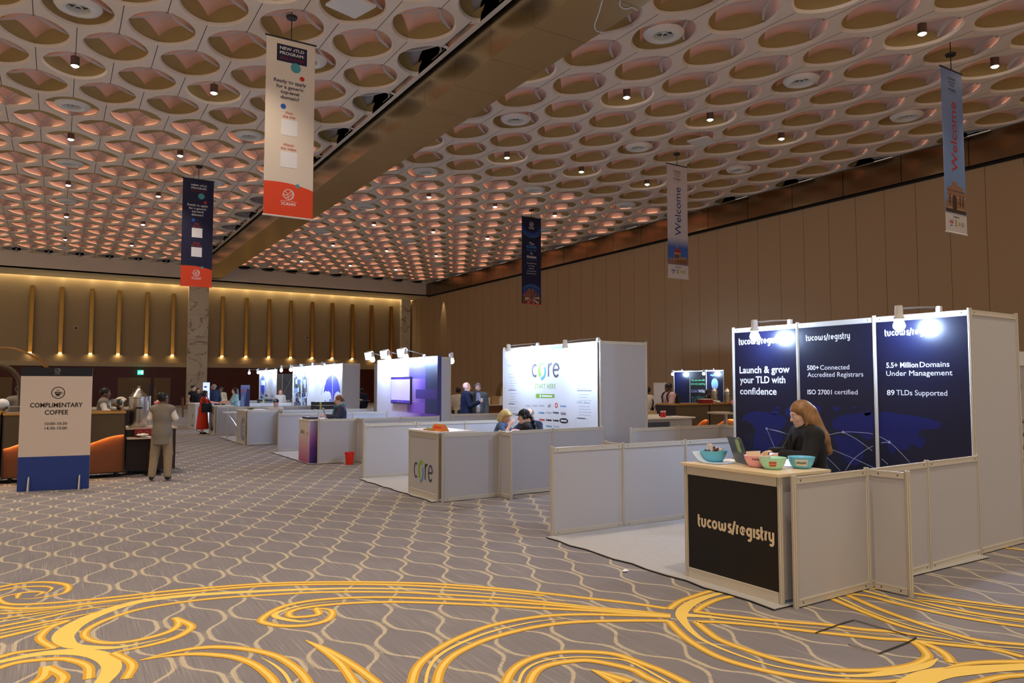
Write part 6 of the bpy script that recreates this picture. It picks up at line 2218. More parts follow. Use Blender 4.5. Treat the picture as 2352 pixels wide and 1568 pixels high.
CTZ = 0.972
bA, pA, hA = bowl('translucent blue bowl of wrapped sweets at the left end of the counter', 1640, 1060, CTZ, 0.112, rgb(112, 206, 238), 'bowl_blue')
bB, pB, hB = bowl('pink plastic bowl behind the green one on the counter', 1740, 1072, CTZ, 0.105, rgb(252, 182, 196), 'bowl_pink')
bC, pC, hC = bowl('pale green plastic bowl with an orange label', 1775, 1077, CTZ, 0.105, rgb(180, 242, 214), 'bowl_green')
bD, pD, hD = bowl('blue bowl labelled music, nearest the counter corner', 1841, 1075, CTZ, 0.104, rgb(116, 206, 244), 'bowl_blue_b')


def bowl_label(t, p, h, rr_, half, v0, v1, m, items, rollz=0.0):
    """sticker wrapped on the side of the bowl that faces the camera"""
    az = math.atan2(-p[1], -p[0])
    # bowls narrow downward: follow the profile
    def rad(v):
        return np.interp(v, [0.0, 0.004, h * 0.30, h * 0.70, h], [rr_ * 0.52, rr_ * 0.60, rr_ * 0.78, rr_ * 0.93, rr_]) + 0.0025

    def P(u, v):
        a = az + u / rr_ + rollz * 0
        return (p[0] + rad(v) * math.cos(a), p[1] + rad(v) * math.sin(a), CTZ + v)
    b = MB()
    n = 10
    G = np.array([[P(-half + 2 * half * i / n, v0 + (v1 - v0) * j / 6) for j in range(7)] for i in range(n + 1)])
    o = b.grid(G)
    o = b.build('sticker', m, t, smooth=True)
    if items:
        s, hgt, mt, u0, vv, wid = items
        v, f = text_geo(s, 0.02)
        k = hgt / 0.7
        q = v[:, :2] * k
        q = q * [wid / (q[:, 0].max() - q[:, 0].min()), 1]
        q = q - [(q[:, 0].max() + q[:, 0].min()) / 2, 0]
        d = MB()
        vs = []
        for a, b2 in q:
            x_, y_, z_ = P(u0 + a, vv + b2)
            dx = np.array([math.cos(az + (u0 + a) / rr_), math.sin(az + (u0 + a) / rr_)]) * 0.0012
            vs.append((x_ + dx[0], y_ + dx[1], z_))
        d.add(vs, f)
        d.build('lettering', mt, t)


M_LBW = mat('label_white', rgb(220, 226, 220), 0.6)
M_LBO = mat('label_orange', rgb(206, 88, 44), 0.6)
bowl_label(bD, pD, hD, 0.104, 0.052, 0.024, 0.078, M_LBW, ('.music', 0.024, M_GBLK, 0.0, 0.042, 0.088))
bowl_label(bC, pC, hC, 0.105, 0.030, 0.028, 0.066, M_LBO, ('my.mobile', 0.009, M_LBW, 0.0, 0.044, 0.048))
bowl_label(bB, pB, hB, 0.105, 0.042, 0.060, 0.078, mat('label_pink', rgb(238, 164, 182), 0.6), ('D locker', 0.015, M_GBLK, -0.012, 0.063, 0.062))
rr = random.Random(21)
M_SWEET = [mat('sweet_%d' % i, c, 0.5) for i, c in enumerate((rgb(236, 220, 214), rgb(224, 190, 190), rgb(206, 170, 140), rgb(240, 236, 230), rgb(70, 56, 60)))]
for k in range(22):
    a, q = rr.uniform(0, 6.28), rr.uniform(0.0, 0.075)
    c = np.array([pA[0] + q * math.cos(a), pA[1] + q * math.sin(a), CTZ + hA + rr.uniform(-0.015, 0.02) - q * 0.15])
    d1 = unit((rr.uniform(-1, 1), rr.uniform(-1, 1), rr.uniform(-.4, .6)))
    b = MB().tube([c - d1 * 0.024, c - d1 * 0.013, c - d1 * 0.010, c + d1 * 0.010, c + d1 * 0.013, c + d1 * 0.024], [0.012, 0.004, 0.013, 0.013, 0.004, 0.012], 8)
    o = b.build('wrapped_sweet', M_SWEET[k % 5], smooth=True)
    tag(o, 'wrapped sweet heaped in the left blue bowl on the counter', 'sweet', 'wrapped sweets in the blue bowl')
b = MB()
for k, (dx, h_) in enumerate(((0.0, 0.055), (0.022, 0.06), (0.044, 0.05))):
    c = np.array([pA[0] - 0.02 + 0.0, pA[1] + 0.045 - dx, CTZ + hA])
    o = MB().tube([c, c + [0.0, 0.0, h_]], [0.012, 0.011], 10).build('wrapped_sweet_tube', M_SWEET[0], smooth=True)
    tag(o, 'pale lip-balm tube standing upright among the wrapped sweets', 'tube', 'upright tubes in the blue bowl')
# cards in the pink bowl
for i, (du, dz, m_, w_) in enumerate(((-0.03, 0.012, mat('card_cream', rgb(240, 220, 190), 0.7), 0.11), (0.06, 0.01, mat('card_wood', rgb(214, 180, 140), 0.6), 0.03))):
    c = np.array([pB[0] + 0.0, pB[1], CTZ + hB])
    rt = np.array([0.85, -0.53, 0.0])
    o = MB().plate([(-w_ / 2, -0.05), (w_ / 2, -0.05), (w_ / 2 + 0.012 * i, 0.035), (-w_ / 2 - 0.006, 0.03)], c + rt * du + [0, 0, dz * 0.4], rt, unit((0.25 * i + 0.1, 0.1, 1)), 0.002).build('name_card', m_)
    tag(o, ('cream card standing in the pink bowl', 'narrow wooden stick standing in the pink bowl')[i], 'card')
# laptop with a green sticker on its lid
M_LAPT = mat('laptop_grey', rgb(84, 86, 86), 0.35, metal=0.5)
M_LAPK = mat('laptop_keys', rgb(30, 30, 32), 0.5)
M_STK = mat('sticker_green', rgb(160, 190, 130), 0.6)
LPX = onz(1735, 1073, CTZ)


def laptop(label, c, face, wd_, dp, hh, tilt, mats, sticker=True):
    """c: middle of the hinge; face: horizontal direction from the hinge to the user"""
    f_ = np.array([math.cos(face), math.sin(face), 0])
    r_ = np.array([f_[1], -f_[0], 0])
    t = thing('laptop', label, 'laptop', c)
    c = np.array(c, float)
    MB().obox(c + f_ * dp / 2 + [0, 0, 0.008], r_, f_, (0, 0, 1), wd_ / 2, dp / 2, 0.007).build('base', mats[0], t)
    MB().obox(c + f_ * dp * 0.42 + [0, 0, 0.0155], r_, f_, (0, 0, 1), wd_ / 2 - 0.02, dp * 0.26, 0.0008).build('keyboard', mats[1], t)
    up_ = unit(np.array([0, 0, 1.0]) * math.cos(tilt) - f_ * math.sin(tilt))
    nn = np.cross(r_, up_)
    MB().obox(c + up_ * hh / 2 + [0, 0, 0.012], r_, up_, nn, wd_ / 2, hh / 2, 0.004).build('lid', mats[0], t)
    sgn = 1 if nn @ f_ > 0 else -1
    MB().obox(c + up_ * hh / 2 + nn * sgn * 0.0045 + [0, 0, 0.012], r_, up_, nn, wd_ / 2 - 0.012, hh / 2 - 0.012, 0.0006).build('display', mats[1], t)
    if sticker:
        S0 = c + up_ * hh * 0.72 - nn * sgn * 0.0048 + [0, 0, 0.012]
        b = MB()
        b.plate([(-0.055, -0.055), (0.0, -0.07), (0.035, -0.05), (0.03, 0.0), (0.05, 0.02), (0.03, 0.055), (-0.03, 0.05), (-0.05, 0.02)], S0 - r_ * sgn * 0.06 * 1, r_, up_, 0.0006)
        b.build('sticker', M_STK, t)
    return t


laptop('open grey laptop with a green sticker before the person in black blazer', (4.95, 4.30, CTZ), math.radians(-28), 0.32, 0.23, 0.22, math.radians(18), (M_LAPT, M_LAPK))
# curled brochure hanging over the end, tablet beside her hand
b = MB()
c0 = onz(1588, 1060, CTZ)
G = []
for i in range(13):
    s = i / 12
    z = CTZ + 0.004 + (0.085 * (1 - s * 2.2) ** 2 if s < 0.45 else 0.0)
    G.append([(4.70 + 0.21 * w, 4.63 - 0.30 * s, z) for w in (0, 0.25, 0.5, 0.75, 1.0)])
b.grid(np.array(G))
o = b.build('brochure', mat('brochure_paper', rgb(206, 220, 236), 0.35), smooth=True)
tag(o, 'glossy brochure curling up at the left end of the counter', 'brochure')
t = thing('tablet', 'small tablet with pale screen behind the pink bowl', 'tablet', (5.1, 4.1, CTZ))
f_ = unit((0.4, -0.1, 0))
MB().obox((5.12, 4.02, CTZ + 0.045), (0.55, -0.83, 0), unit((0.6, 0.4, 0.55)), unit(np.cross((0.55, -0.83, 0), unit((0.6, 0.4, 0.55)))), 0.12, 0.085, 0.004).build('tablet_body', M_LAPK, t)
MB().obox(np.array((5.12, 4.02, CTZ + 0.045)) + 0.0045 * unit(np.cross((0.55, -0.83, 0), unit((0.6, 0.4, 0.55)))), (0.55, -0.83, 0), unit((0.6, 0.4, 0.55)), unit(np.cross((0.55, -0.83, 0), unit((0.6, 0.4, 0.55)))), 0.11, 0.076, 0.001).build('tablet_screen', M_TOT, t)

# ================================================================ THINGS ON THE CORE COUNTER
KZ = 0.972
M_BKG = mat('booklet_green', rgb(92, 150, 90), 0.5)
M_BKL = mat('booklet_lime', rgb(150, 186, 90), 0.5)
for i, (px, py, m_, dx, dy, n) in enumerate(((979, 987, M_BKG, 0.075, 0.11, 2), (1003, 985, M_BKL, 0.075, 0.11, 4))):
    p = onz(px, py, KZ)
    o = MB()
    for k in range(n):
        o.obox((4.62 + 0.10 * i + 0.12, p[1] + 0.01 * (k % 2), KZ + 0.004 + 0.006 * k), unit((1, 0.1 * k, 0)), unit((-0.1 * k, 1, 0)), (0, 0, 1), dx, dy, 0.003)
    o = o.build('booklet_stack', m_)
    tag(o, ('flat dark green booklets on the core counter, left', 'lime green booklet stack in the middle of the core counter')[i], 'booklets')
for k in range(9):
    p = onz(999 + 2.7 * k, 991, KZ)
    o = MB().lathe([(0.0, 0), (0.014, 0), (0.014, 0.018), (0, 0.018)], (4.62 + 0.01 * (k % 3), 9.92 - 0.034 * k, KZ), 12).build('wooden_token', M_CARD if k % 2 else M_COOK)
    tag(o, 'small round wooden token in a row on the core counter', 'token', 'wooden tokens on the core counter')
t = thing('table_tent', 'orange triangular card sign on the core counter', 'sign', (4.75, 9.62, KZ))
tri = [(0.0, 0.0), (0.13, 0.0), (0.065, 0.095)]
b = MB()
b.add([(4.66 + a, 9.44, KZ + z) for a, z in tri] + [(4.66 + a, 9.80, KZ + z) for a, z in tri], [(0, 1, 2), (5, 4, 3), (0, 3, 4, 1), (1, 4, 5, 2), (2, 5, 3, 0)])
o = b.build('card', mat('card_orange', rgb(206, 120, 48), 0.6), t)
D = Decal((4.66, 9.80, KZ), (0, -1, 0), unit((0.065, 0, 0.095)), 0.001)
D.rect(0.05, 0.31, 0.04, 0.075, 0)
D.build('lettering', M_CRED, t)
# laptop, tray on the violet counter
p = onz(735, 962, 0.905)
laptop('silver laptop on the violet booth counter before the person in a scarf', (4.85, 15.30, 0.905), math.radians(-12), 0.33, 0.22, 0.23, math.radians(14), (M_STEEL, M_LAPK), sticker=False)
o = MB().box(4.52, 4.72, 15.42, 15.90, 0.905, 0.95).build('leaflet_tray', M_DARKW)
tag(o, 'dark leaflet tray on the violet counter', 'tray')
p = onz(561, 940, 0.942)
o = MB().lathe([(0.0, 0.0), (0.05, 0.0), (0.11, 0.05), (0.10, 0.05), (0.04, 0.01)], (4.6, 21.2, 0.942), 18).build('sweet_dish', mat('dish_olive', rgb(110, 116, 60), 0.5), smooth=True)
tag(o, 'small olive dish on the low cream ring counter', 'dish')
# red bucket, paper scrap
p = onz(802, 1066)
t = thing('bucket', 'red plastic bucket on the carpet by the white partition', 'bucket', (p[0], p[1] - 0.02, 0))
M_BUCK = mat('bucket_red', rgb(226, 44, 28), 0.4)
pr = (p[0], p[1] - 0.02, 0)
MB().lathe([(0.0, 0.004), (0.072, 0.0), (0.075, 0.01), (0.095, 0.235), (0.103, 0.237), (0.103, 0.25), (0.094, 0.25), (0.07, 0.015), (0, 0.012)], pr, 24).build('bucket_body', M_BUCK, t, smooth=True)
MB().tube([(pr[0] + 0.105 * math.cos(a), pr[1] - 0.06 * math.sin(a) * 1.5, 0.235 - 0.02 * math.sin(a)) for a in np.linspace(0, math.pi, 12)], 0.004, 6).build('handle', M_BUCK, t)
p = onz(1437, 1313)
o = MB().add([(p[0] - 0.025, p[1] - 0.02, 0.0105), (p[0] + 0.03, p[1] - 0.015, 0.0105), (p[0] + 0.022, p[1] + 0.03, 0.018), (p[0] - 0.028, p[1] + 0.02, 0.0105), (p[0] - 0.025, p[1] - 0.02, 0.0095), (p[0] + 0.03, p[1] - 0.015, 0.0095), (p[0] + 0.022, p[1] + 0.03, 0.016), (p[0] - 0.028, p[1] + 0.02, 0.0095)],
           [(0, 1, 2, 3), (7, 6, 5, 4), (0, 4, 5, 1), (1, 5, 6, 2), (2, 6, 7, 3), (3, 7, 4, 0)]).build('paper_scrap', M_PRINTW)
tag(o, 'little white paper scrap lying on the carpet before the navy booth', 'paper')
# tripod/easel leg and white bar between the far counters
t = thing('barrier_stand', 'white topped folding stand with dark bag between the far counters', 'stand', (4.35, 22.9, 0))
MB().rbox(4.2, 4.9, 22.75, 23.1, 0.80, 0.83, 0.03).build('stand_top', M_PRINTW, t)
for a_, b_ in (((4.25, 22.9, 0.0), (4.8, 23.0, 0.8)), ((4.85, 22.85, 0.0), (4.3, 22.95, 0.8))):
    MB().tube([a_, b_], 0.018, 8).build('leg', M_STEEL, t)

# tub chair inside the navy booth, hidden by the counter but throwing its shadow on the low wall
M_CHAIRF = mat('chair_fabric', rgb(70, 72, 78), 0.8)
t = thing('tub_chair', 'grey tub chair inside the navy booth, behind the counter', 'chair', (6.45, 5.45, 0), math.radians(40))
MB().rbox(-.24, .24, -.24, .24, .40, .46, .05).build('seat', M_CHAIRF, t, world=False)
P = np.array([[(.27 * math.cos(a) * (1 + .12 * (z - .46)), .27 * math.sin(a) * (1 + .12 * (z - .46)), z) for z in (.46, .6, .74, .82)] for a in np.linspace(math.radians(30), math.radians(150), 12)])
MB().grid(P).grid(P[:, ::-1] * [.93, .93, 1]).build('backrest', M_CHAIRF, t, smooth=True, world=False)
for k in range(4):
    a = math.radians(45 + 90 * k)
    MB().tube([(.2 * math.cos(a), .2 * math.sin(a), .40), (.27 * math.cos(a), .27 * math.sin(a), 0)], .013, 8).build('leg', M_STEEL, t, world=False)
# ================================================================ PEOPLE
def rot_xyz(yaw=0.0, pitch=0.0, roll=0.0):
    """head frame: yaw to the left, pitch down positive"""
    cy, sy = math.cos(yaw), math.sin(yaw)
    cp, sp_ = math.cos(-pitch), math.sin(-pitch)
    cr, sr = math.cos(roll), math.sin(roll)
    Rz = np.array([[cy, -sy, 0], [sy, cy, 0], [0, 0, 1]])
    Rx = np.array([[1, 0, 0], [0, cp, -sp_], [0, sp_, cp]])
    Ry = np.array([[cr, 0, sr], [0, 1, 0], [-sr, 0, cr]])
    return Rz @ Rx @ Ry


class SDF:
    """smooth union of tapered capsules and ellipsoids, meshed as one closed surface (surface nets)"""

    def __init__(self):
        self.p = []

    def cap(self, a, b, ra, rb=None, k=0.03):
        self.p.append(('c', np.array(a, float), np.array(b, float), ra, rb if rb is not None else ra, k))
        return self

    def ell(self, c, r, k=0.03, R=None):
        self.p.append(('e', np.array(c, float), np.array(r, float), k, np.eye(3) if R is None else R))
        return self

    def sub(self, c, r, k=0.01, R=None):
        self.p.append(('s', np.array(c, float), np.array(r, float), k, np.eye(3) if R is None else R))
        return self

    def cut(self, p, n, k=0.0):
        self.p.append(('h', np.array(p, float), unit(n), k))
        return self

    def bounds(self):
        lo, hi = np.full(3, 1e9), np.full(3, -1e9)
        for q in self.p:
            if q[0] == 'c':
                r = max(q[3], q[4])
                for e in (q[1], q[2]):
                    lo, hi = np.minimum(lo, e - r), np.maximum(hi, e + r)
            elif q[0] == 'e':
                r = np.abs(q[4]) @ q[2]
                lo, hi = np.minimum(lo, q[1] - r), np.maximum(hi, q[1] + r)
        return lo, hi

    def field(self, h):
        lo, hi = self.bounds()
        lo, hi = lo - 3 * h, hi + 3 * h
        n = np.ceil((hi - lo) / h).astype(int) + 1
        ax = [lo[i] + h * np.arange(n[i]) for i in range(3)]
        F = np.full(n, 0.25, np.float32)
        for q in self.p:
            if q[0] in 'ces':
                if q[0] == 'c':
                    r = max(q[3], q[4])
                    l_, h_ = np.minimum(q[1], q[2]) - r, np.maximum(q[1], q[2]) + r
                    k = q[5]
                else:
                    r = np.abs(q[4]) @ q[2]
                    l_, h_ = q[1] - r, q[1] + r
                    k = q[3]
                m = max(k, 0) + 3 * h + 0.02
                i0 = np.clip(((l_ - m - lo) / h).astype(int), 0, n - 1)
                i1 = np.clip(((h_ + m - lo) / h).astype(int) + 2, 1, n)
                X, Y, Z = np.meshgrid(ax[0][i0[0]:i1[0]], ax[1][i0[1]:i1[1]], ax[2][i0[2]:i1[2]], indexing='ij')
                P = np.stack([X, Y, Z], -1)
                if q[0] == 'c':
                    ab = q[2] - q[1]
                    t = np.clip(((P - q[1]) @ ab) / (ab @ ab + 1e-12), 0, 1)
                    d = np.linalg.norm(P - q[1] - t[..., None] * ab, axis=-1) - (q[3] + (q[4] - q[3]) * t)
                else:
                    L = (P - q[1]) @ q[4]
                    k0 = np.linalg.norm(L / q[2], axis=-1)
                    k1 = np.linalg.norm(L / (q[2] ** 2), axis=-1)
                    d = np.where(k1 > 1e-9, k0 * (k0 - 1) / np.maximum(k1, 1e-9), -q[2].min())
                s = tuple(slice(i0[i], i1[i]) for i in range(3))
                f = F[s]
                if q[0] == 's':
                    d = -d
                    if k > 0:
                        hh = np.clip(0.5 - 0.5 * (f - d) / k * 1.0, 0, 1)
                        f = np.maximum(f, d) if k < 1e-4 else f * (1 - hh) + d * hh + k * hh * (1 - hh)
                    else:
                        f = np.maximum(f, d)
                else:
                    if k > 1e-5:
                        hh = np.clip(0.5 + 0.5 * (f - d) / k, 0, 1)
                        f = f * (1 - hh) + d * hh - k * hh * (1 - hh)
                    else:
                        f = np.minimum(f, d)
                F[s] = f
        for q in self.p:
            if q[0] == 'h':
                X, Y, Z = np.meshgrid(*ax, indexing='ij')
                d = (X - q[1][0]) * q[2][0] + (Y - q[1][1]) * q[2][1] + (Z - q[1][2]) * q[2][2]
                F = np.maximum(F, d.astype(np.float32))
        return F, lo

    def build(self, name, m, parent, h=0.014, smooth=True):
        F, lo = self.field(h)
        F[0] = F[-1] = 0.1
        F[:, 0] = F[:, -1] = 0.1
        F[:, :, 0] = F[:, :, -1] = 0.1
        s = F < 0
        nx, ny, nz = F.shape
        C = [(a, b, c) for a in (0, 1) for b in (0, 1) for c in (0, 1)]
        sub = lambda A, a, b, c: A[a:nx - 1 + a, b:ny - 1 + b, c:nz - 1 + c]
        cnt = sum(sub(s, *c).astype(np.int8) for c in C)
        act = (cnt > 0) & (cnt < 8)
        idx = np.full(act.shape, -1, np.int64)
        I = np.argwhere(act)
        if not len(I):
            return None
        idx[act] = np.arange(len(I))
        vals = {c: sub(F, *c)[act] for c in C}
        acc = np.zeros((len(I), 3))
        num = np.zeros(len(I))
        for i in range(8):
            for j in range(i + 1, 8):
                a, b = C[i], C[j]
                if sum(abs(a[q] - b[q]) for q in range(3)) != 1:
                    continue
                fa, fb = vals[a], vals[b]
                cr = (fa < 0) != (fb < 0)
                t = np.where(cr, fa / np.where(cr, fa - fb, 1), 0)
                p = np.array(a)[None] + t[:, None] * (np.array(b) - np.array(a))[None]
                acc += np.where(cr[:, None], p, 0)
                num += cr
        V = lo + h * (I + acc / np.maximum(num, 1)[:, None])
        faces = []
        for ax_ in range(3):
            o = [0, 0, 0]
            o[ax_] = 1
            A = s[tuple(slice(0, F.shape[q] - o[q]) for q in range(3))]
            B = s[tuple(slice(o[q], F.shape[q]) for q in range(3))]
            e = np.argwhere(A != B)
            u_, v_ = [q for q in range(3) if q != ax_]
            e = e[(e[:, u_] > 0) & (e[:, v_] > 0) & (e[:, u_] < F.shape[u_] - 1) & (e[:, v_] < F.shape[v_] - 1)]
            if not len(e):
                continue
            ins = s[e[:, 0], e[:, 1], e[:, 2]]
            q4 = []
            for du, dv in ((-1, -1), (0, -1), (0, 0), (-1, 0)):
                g = e.copy()
                g[:, u_] += du
                g[:, v_] += dv
                q4.append(idx[g[:, 0], g[:, 1], g[:, 2]])
            q4 = np.stack(q4, 1)
            flip = ins if ax_ != 1 else ~ins
            q4 = np.where(flip[:, None], q4, q4[:, ::-1])
            q4 = q4[(q4 >= 0).all(1)]
            faces.append(q4)
        Q = np.concatenate(faces)
        me = bpy.data.meshes.new(name)
        me.from_pydata(V.tolist(), [], Q.tolist())
        me.materials.append(m)
        if smooth:
            me.polygons.foreach_set('use_smooth', [True] * len(Q))
        me.update()
        o = bpy.data.objects.new(name, me)
        COL.objects.link(o)
        o.parent = parent
        WLOC[o.name] = (0, 0, 0)
        return o


M_SKIN = {k: mat('skin_' + k, c, 0.55, noise=(30.0, 0.04)) for k, c in dict(fair=rgb(226, 176, 152), pale=rgb(232, 190, 170), tan=rgb(180, 128, 98), brown=rgb(122, 80, 58), dark=rgb(86, 56, 42)).items()}
M_EYE = mat('eye_white', rgb(226, 220, 214), 0.3)
M_IRIS = mat('eye_iris', rgb(40, 34, 30), 0.2)
M_SHOE = mat('shoe_black', rgb(22, 20, 20), 0.5)


def cloth(name, c, noise=(14.0, 0.07), rough=0.85):
    return mat('cloth_' + name, c, rough, noise=noise)


def hairm(name, c):
    return mat('hair_' + name, c, 0.45, noise=(75.0, 0.75, (1, 1, 0.12)))


def person(label, x, y, head_top, facing, skin='tan', seat=None, sex='m', lean=0.0, head=(0, 0, 0), joints=None, top=None, bottom=None, dress=None, outer=None,
           hair=('short', None), face=True, shoes=True, vox=0.016, beard=None, glasses=False, fat=1.0, z0=0.0, group=None, fine=False):
    rz = math.atan2(-facing[0], facing[1])
    t = thing('person', label, 'person', (x, y, z0), rz, group)
    s = (head_top - z0) / 1.70
    if seat is not None:
        s = (head_top - z0 - seat - 0.10) / 0.77 if head_top - z0 - seat > 0.5 else 1.0
        s = min(max(s, 0.88), 1.08)
    J = dict(pelvis=(0, 0, .93), belly=(0, .006, 1.08), chest=(0, -.005, 1.26), neck=(0, -.015, 1.44), head=(0, .015, 1.583))
    sw = .182 if sex == 'm' else .160
    for n_, sg in (('l', -1), ('r', 1)):
        J['sh_' + n_] = (sg * sw, -.01, 1.385)
        J['el_' + n_] = (sg * (sw + .05), -.04, 1.10)
        J['wr_' + n_] = (sg * (sw + .04), .06, .87)
        J['hip_' + n_] = (sg * .088, 0, .90)
        J['kn_' + n_] = (sg * .098, .015, .49)
        J['an_' + n_] = (sg * .105, -.02, .085)
    J = {k: np.array(v) * s for k, v in J.items()}
    dz = 0.0
    if seat is not None:
        dz = seat + 0.10 - J['pelvis'][2]
        for k in J:
            if k[:2] not in ('kn', 'an'):
                J[k] = J[k] + [0, 0, dz]
        for n_, sg in (('l', -1), ('r', 1)):
            J['kn_' + n_] = np.array([sg * .13, .42, seat + 0.05])
            J['an_' + n_] = np.array([sg * .13, .36, max(seat - 0.38, 0.09)])
    if lean:
        c, sn = math.cos(lean), math.sin(lean)
        P0 = J['pelvis'].copy()
        for k in ('belly', 'chest', 'neck', 'head', 'sh_l', 'sh_r', 'el_l', 'el_r', 'wr_l', 'wr_r'):
            d = J[k] - P0
            J[k] = P0 + [d[0], d[1] * c + d[2] * sn, -d[1] * sn + d[2] * c]
    for k, v in (joints or {}).items():
        J[k] = np.array(v, float)
    HR = rot_xyz(*[math.radians(a) for a in head])
    hs = s if s > 0.9 else 0.92
    hc = J['head']
    N = J['neck']

    def hp(*p):
        return hc + HR @ (np.array(p) * hs)

    def hr(*r):
        return np.array(r) * hs
    bx = 1.0 if sex == 'm' else 0.90
    # spine direction for tilting torso ellipsoids
    up = unit(J['neck'] - J['pelvis'])
    TR = np.stack([np.array([1, 0, 0]), unit(np.cross(up, [1, 0, 0])), up], 1)

    def torso(S, g, arms=True, sleeve=1.0, pel=True, drop=0.0):
        S.ell(J['chest'], (.168 * s * bx + g, (.112 + .012 * (sex == 'f')) * s * fat + g, .185 * s + g), .05, TR)
        S.ell(J['belly'], (.140 * s * bx * fat + g, .104 * s * fat + g, .15 * s + g), .06, TR)
        if pel:
            S.ell(J['pelvis'], (.160 * s + g, .118 * s + g, .12 * s + g), .05)
        S.cap(J['sh_l'] * [.75, 1, 1] + J['chest'] * [.25, 0, 0], J['sh_r'] * [.75, 1, 1] + J['chest'] * [.25, 0, 0], .062 * s + g, None, .05)
        S.cap(J['sh_l'], J['neck'] - up * .02, .045 * s + g, .05 * s + g, .04).cap(J['sh_r'], J['neck'] - up * .02, .045 * s + g, .05 * s + g, .04)
        if arms:
            for n_ in 'lr':
                a, b, w_ = J['sh_' + n_], J['el_' + n_], J['wr_' + n_]
                if sleeve <= 0.5:
                    q = a + (b - a) * (sleeve / 0.5)
                    S.cap(a, q, .050 * s + g, .043 * s + g, .035)
                else:
                    q = b + (w_ - b) * ((sleeve - 0.5) / 0.5)
                    S.cap(a, b, .050 * s + g, .040 * s + g, .035).cap(b, q, .040 * s + g, .030 * s + g, .02)
        return S

    def legs(S, g, to=1.0, wide=0.0):
        for n_ in 'lr':
            a, b, c = J['hip_' + n_], J['kn_' + n_], J['an_' + n_]
            S.cap(a, b, .085 * s + g, .058 * s + g + wide, .05)
            S.cap(b, b + (c - b) * to, .056 * s + g + wide, .040 * s + g + wide, .02)
        return S
    B = SDF()
    torso(B, 0.0)
    legs(B, 0.0)
    for n_, sg in (('l', -1), ('r', 1)):
        f = J['an_' + n_]
        fl = f - [0, 0, f[2] - 0.0] if seat is None else f - [0, 0, .07]
        B.cap(f + [0, -.03 * s, -.03 * s], f + [sg * .015, .13 * s, -.055 * s], .034 * s, .026 * s, .02)
        # hand: palm, four fingers of unequal length, thumb from its side
        el, wr = J['el_' + n_], J['wr_' + n_]
        d = unit(wr - el)
        side = unit(np.cross(d, [0, 0, 1.0])) if abs(d[2]) < .9 else np.array([1.0, 0, 0])
        nrm = np.cross(side, d)
        if nrm[2] < 0:
            nrm, side = -nrm, -side
        kk = s * (1.0 if fine else 1.05)
        B.cap(wr, wr + d * .045 * kk - side * .018 * kk, .021 * kk, .022 * kk, .015).cap(wr, wr + d * .045 * kk + side * .018 * kk, .021 * kk, .022 * kk, .015)
        fr = .0088 * kk if fine else .012 * kk
        inner = -1 if (side[0] * sg) > 0 else 1           # thumb towards the body's middle
        for q, L in zip((-1.5, -.5, .5, 1.5), (.068, .078, .074, .058)):
            base = wr + d * .070 * kk + side * q * .0175 * kk * inner * -1
            m_ = base + (d * .92 - nrm * .25) * L * .55 * kk
            e_ = m_ + (d * .62 - nrm * .75) * L * .5 * kk
            B.cap(wr + d * .045 * kk + side * q * .013 * kk * inner * -1, base, .013 * kk, fr * 1.05, .006).cap(base, m_, fr, fr * .95, .004).cap(m_, e_, fr * .95, fr * .8, .003)
        tb = wr + d * .022 * kk + side * inner * .026 * kk
        tm = tb + (d * .6 + side * inner * .65 - nrm * .3) * .036 * kk
        B.cap(wr + d * .01, tb, .015 * kk, .013 * kk, .008).cap(tb, tm, .0115 * kk, .0105 * kk, .005).cap(tm, tm + (d * .85 + side * inner * .1 - nrm * .35) * .030 * kk, .0105 * kk, .0085 * kk, .004)
    B.cap(N - up * .03, hc + HR @ (np.array([0, -.02, -.07]) * hs), .052 * s * bx, .050 * s * bx, .03)
    # the head
    B.ell(hp(0, -.014, .030), hr(.074, .094, .088), .02, HR)
    B.ell(hp(0, .026, -.030), hr(.060, .066, .084), .03, HR)
    B.cap(hp(-.030, .042, -.082), hp(.030, .042, -.082), .028 * hs, None, .025)
    B.ell(hp(0, .070, -.098), hr(.021, .018, .017), .02, HR)
    B.cap(hp(-.032, .074, .024), hp(.032, .074, .024), .011 * hs, None, .02)
    B.sub(hp(-.031, .100, .004), hr(.017, .015, .011), .012, HR).sub(hp(.031, .100, .004), hr(.017, .015, .011), .012, HR)
    B.cap(hp(0, .086, .010), hp(0, .110, -.030), .007 * hs, .011 * hs, .010)
    B.ell(hp(-.010, .098, -.036), hr(.009, .010, .007), .008, HR).ell(hp(.010, .098, -.036), hr(.009, .010, .007), .008, HR)
    B.cap(hp(-.017, .083, -.058), hp(.017, .083, -.058), .0075 * hs, None, .007).cap(hp(-.014, .083, -.068), hp(.014, .083, -.068), .008 * hs, None, .007)
    B.ell(hp(-.042, .060, -.028), hr(.018, .018, .02), .02, HR).ell(hp(.042, .060, -.028), hr(.018, .018, .02), .02, HR)
    for sg in (-1, 1):
        B.ell(hp(sg * .076, -.008, -.008), hr(.010, .020, .031), .008, HR)
    B.build('body', M_SKIN[skin], t, vox)
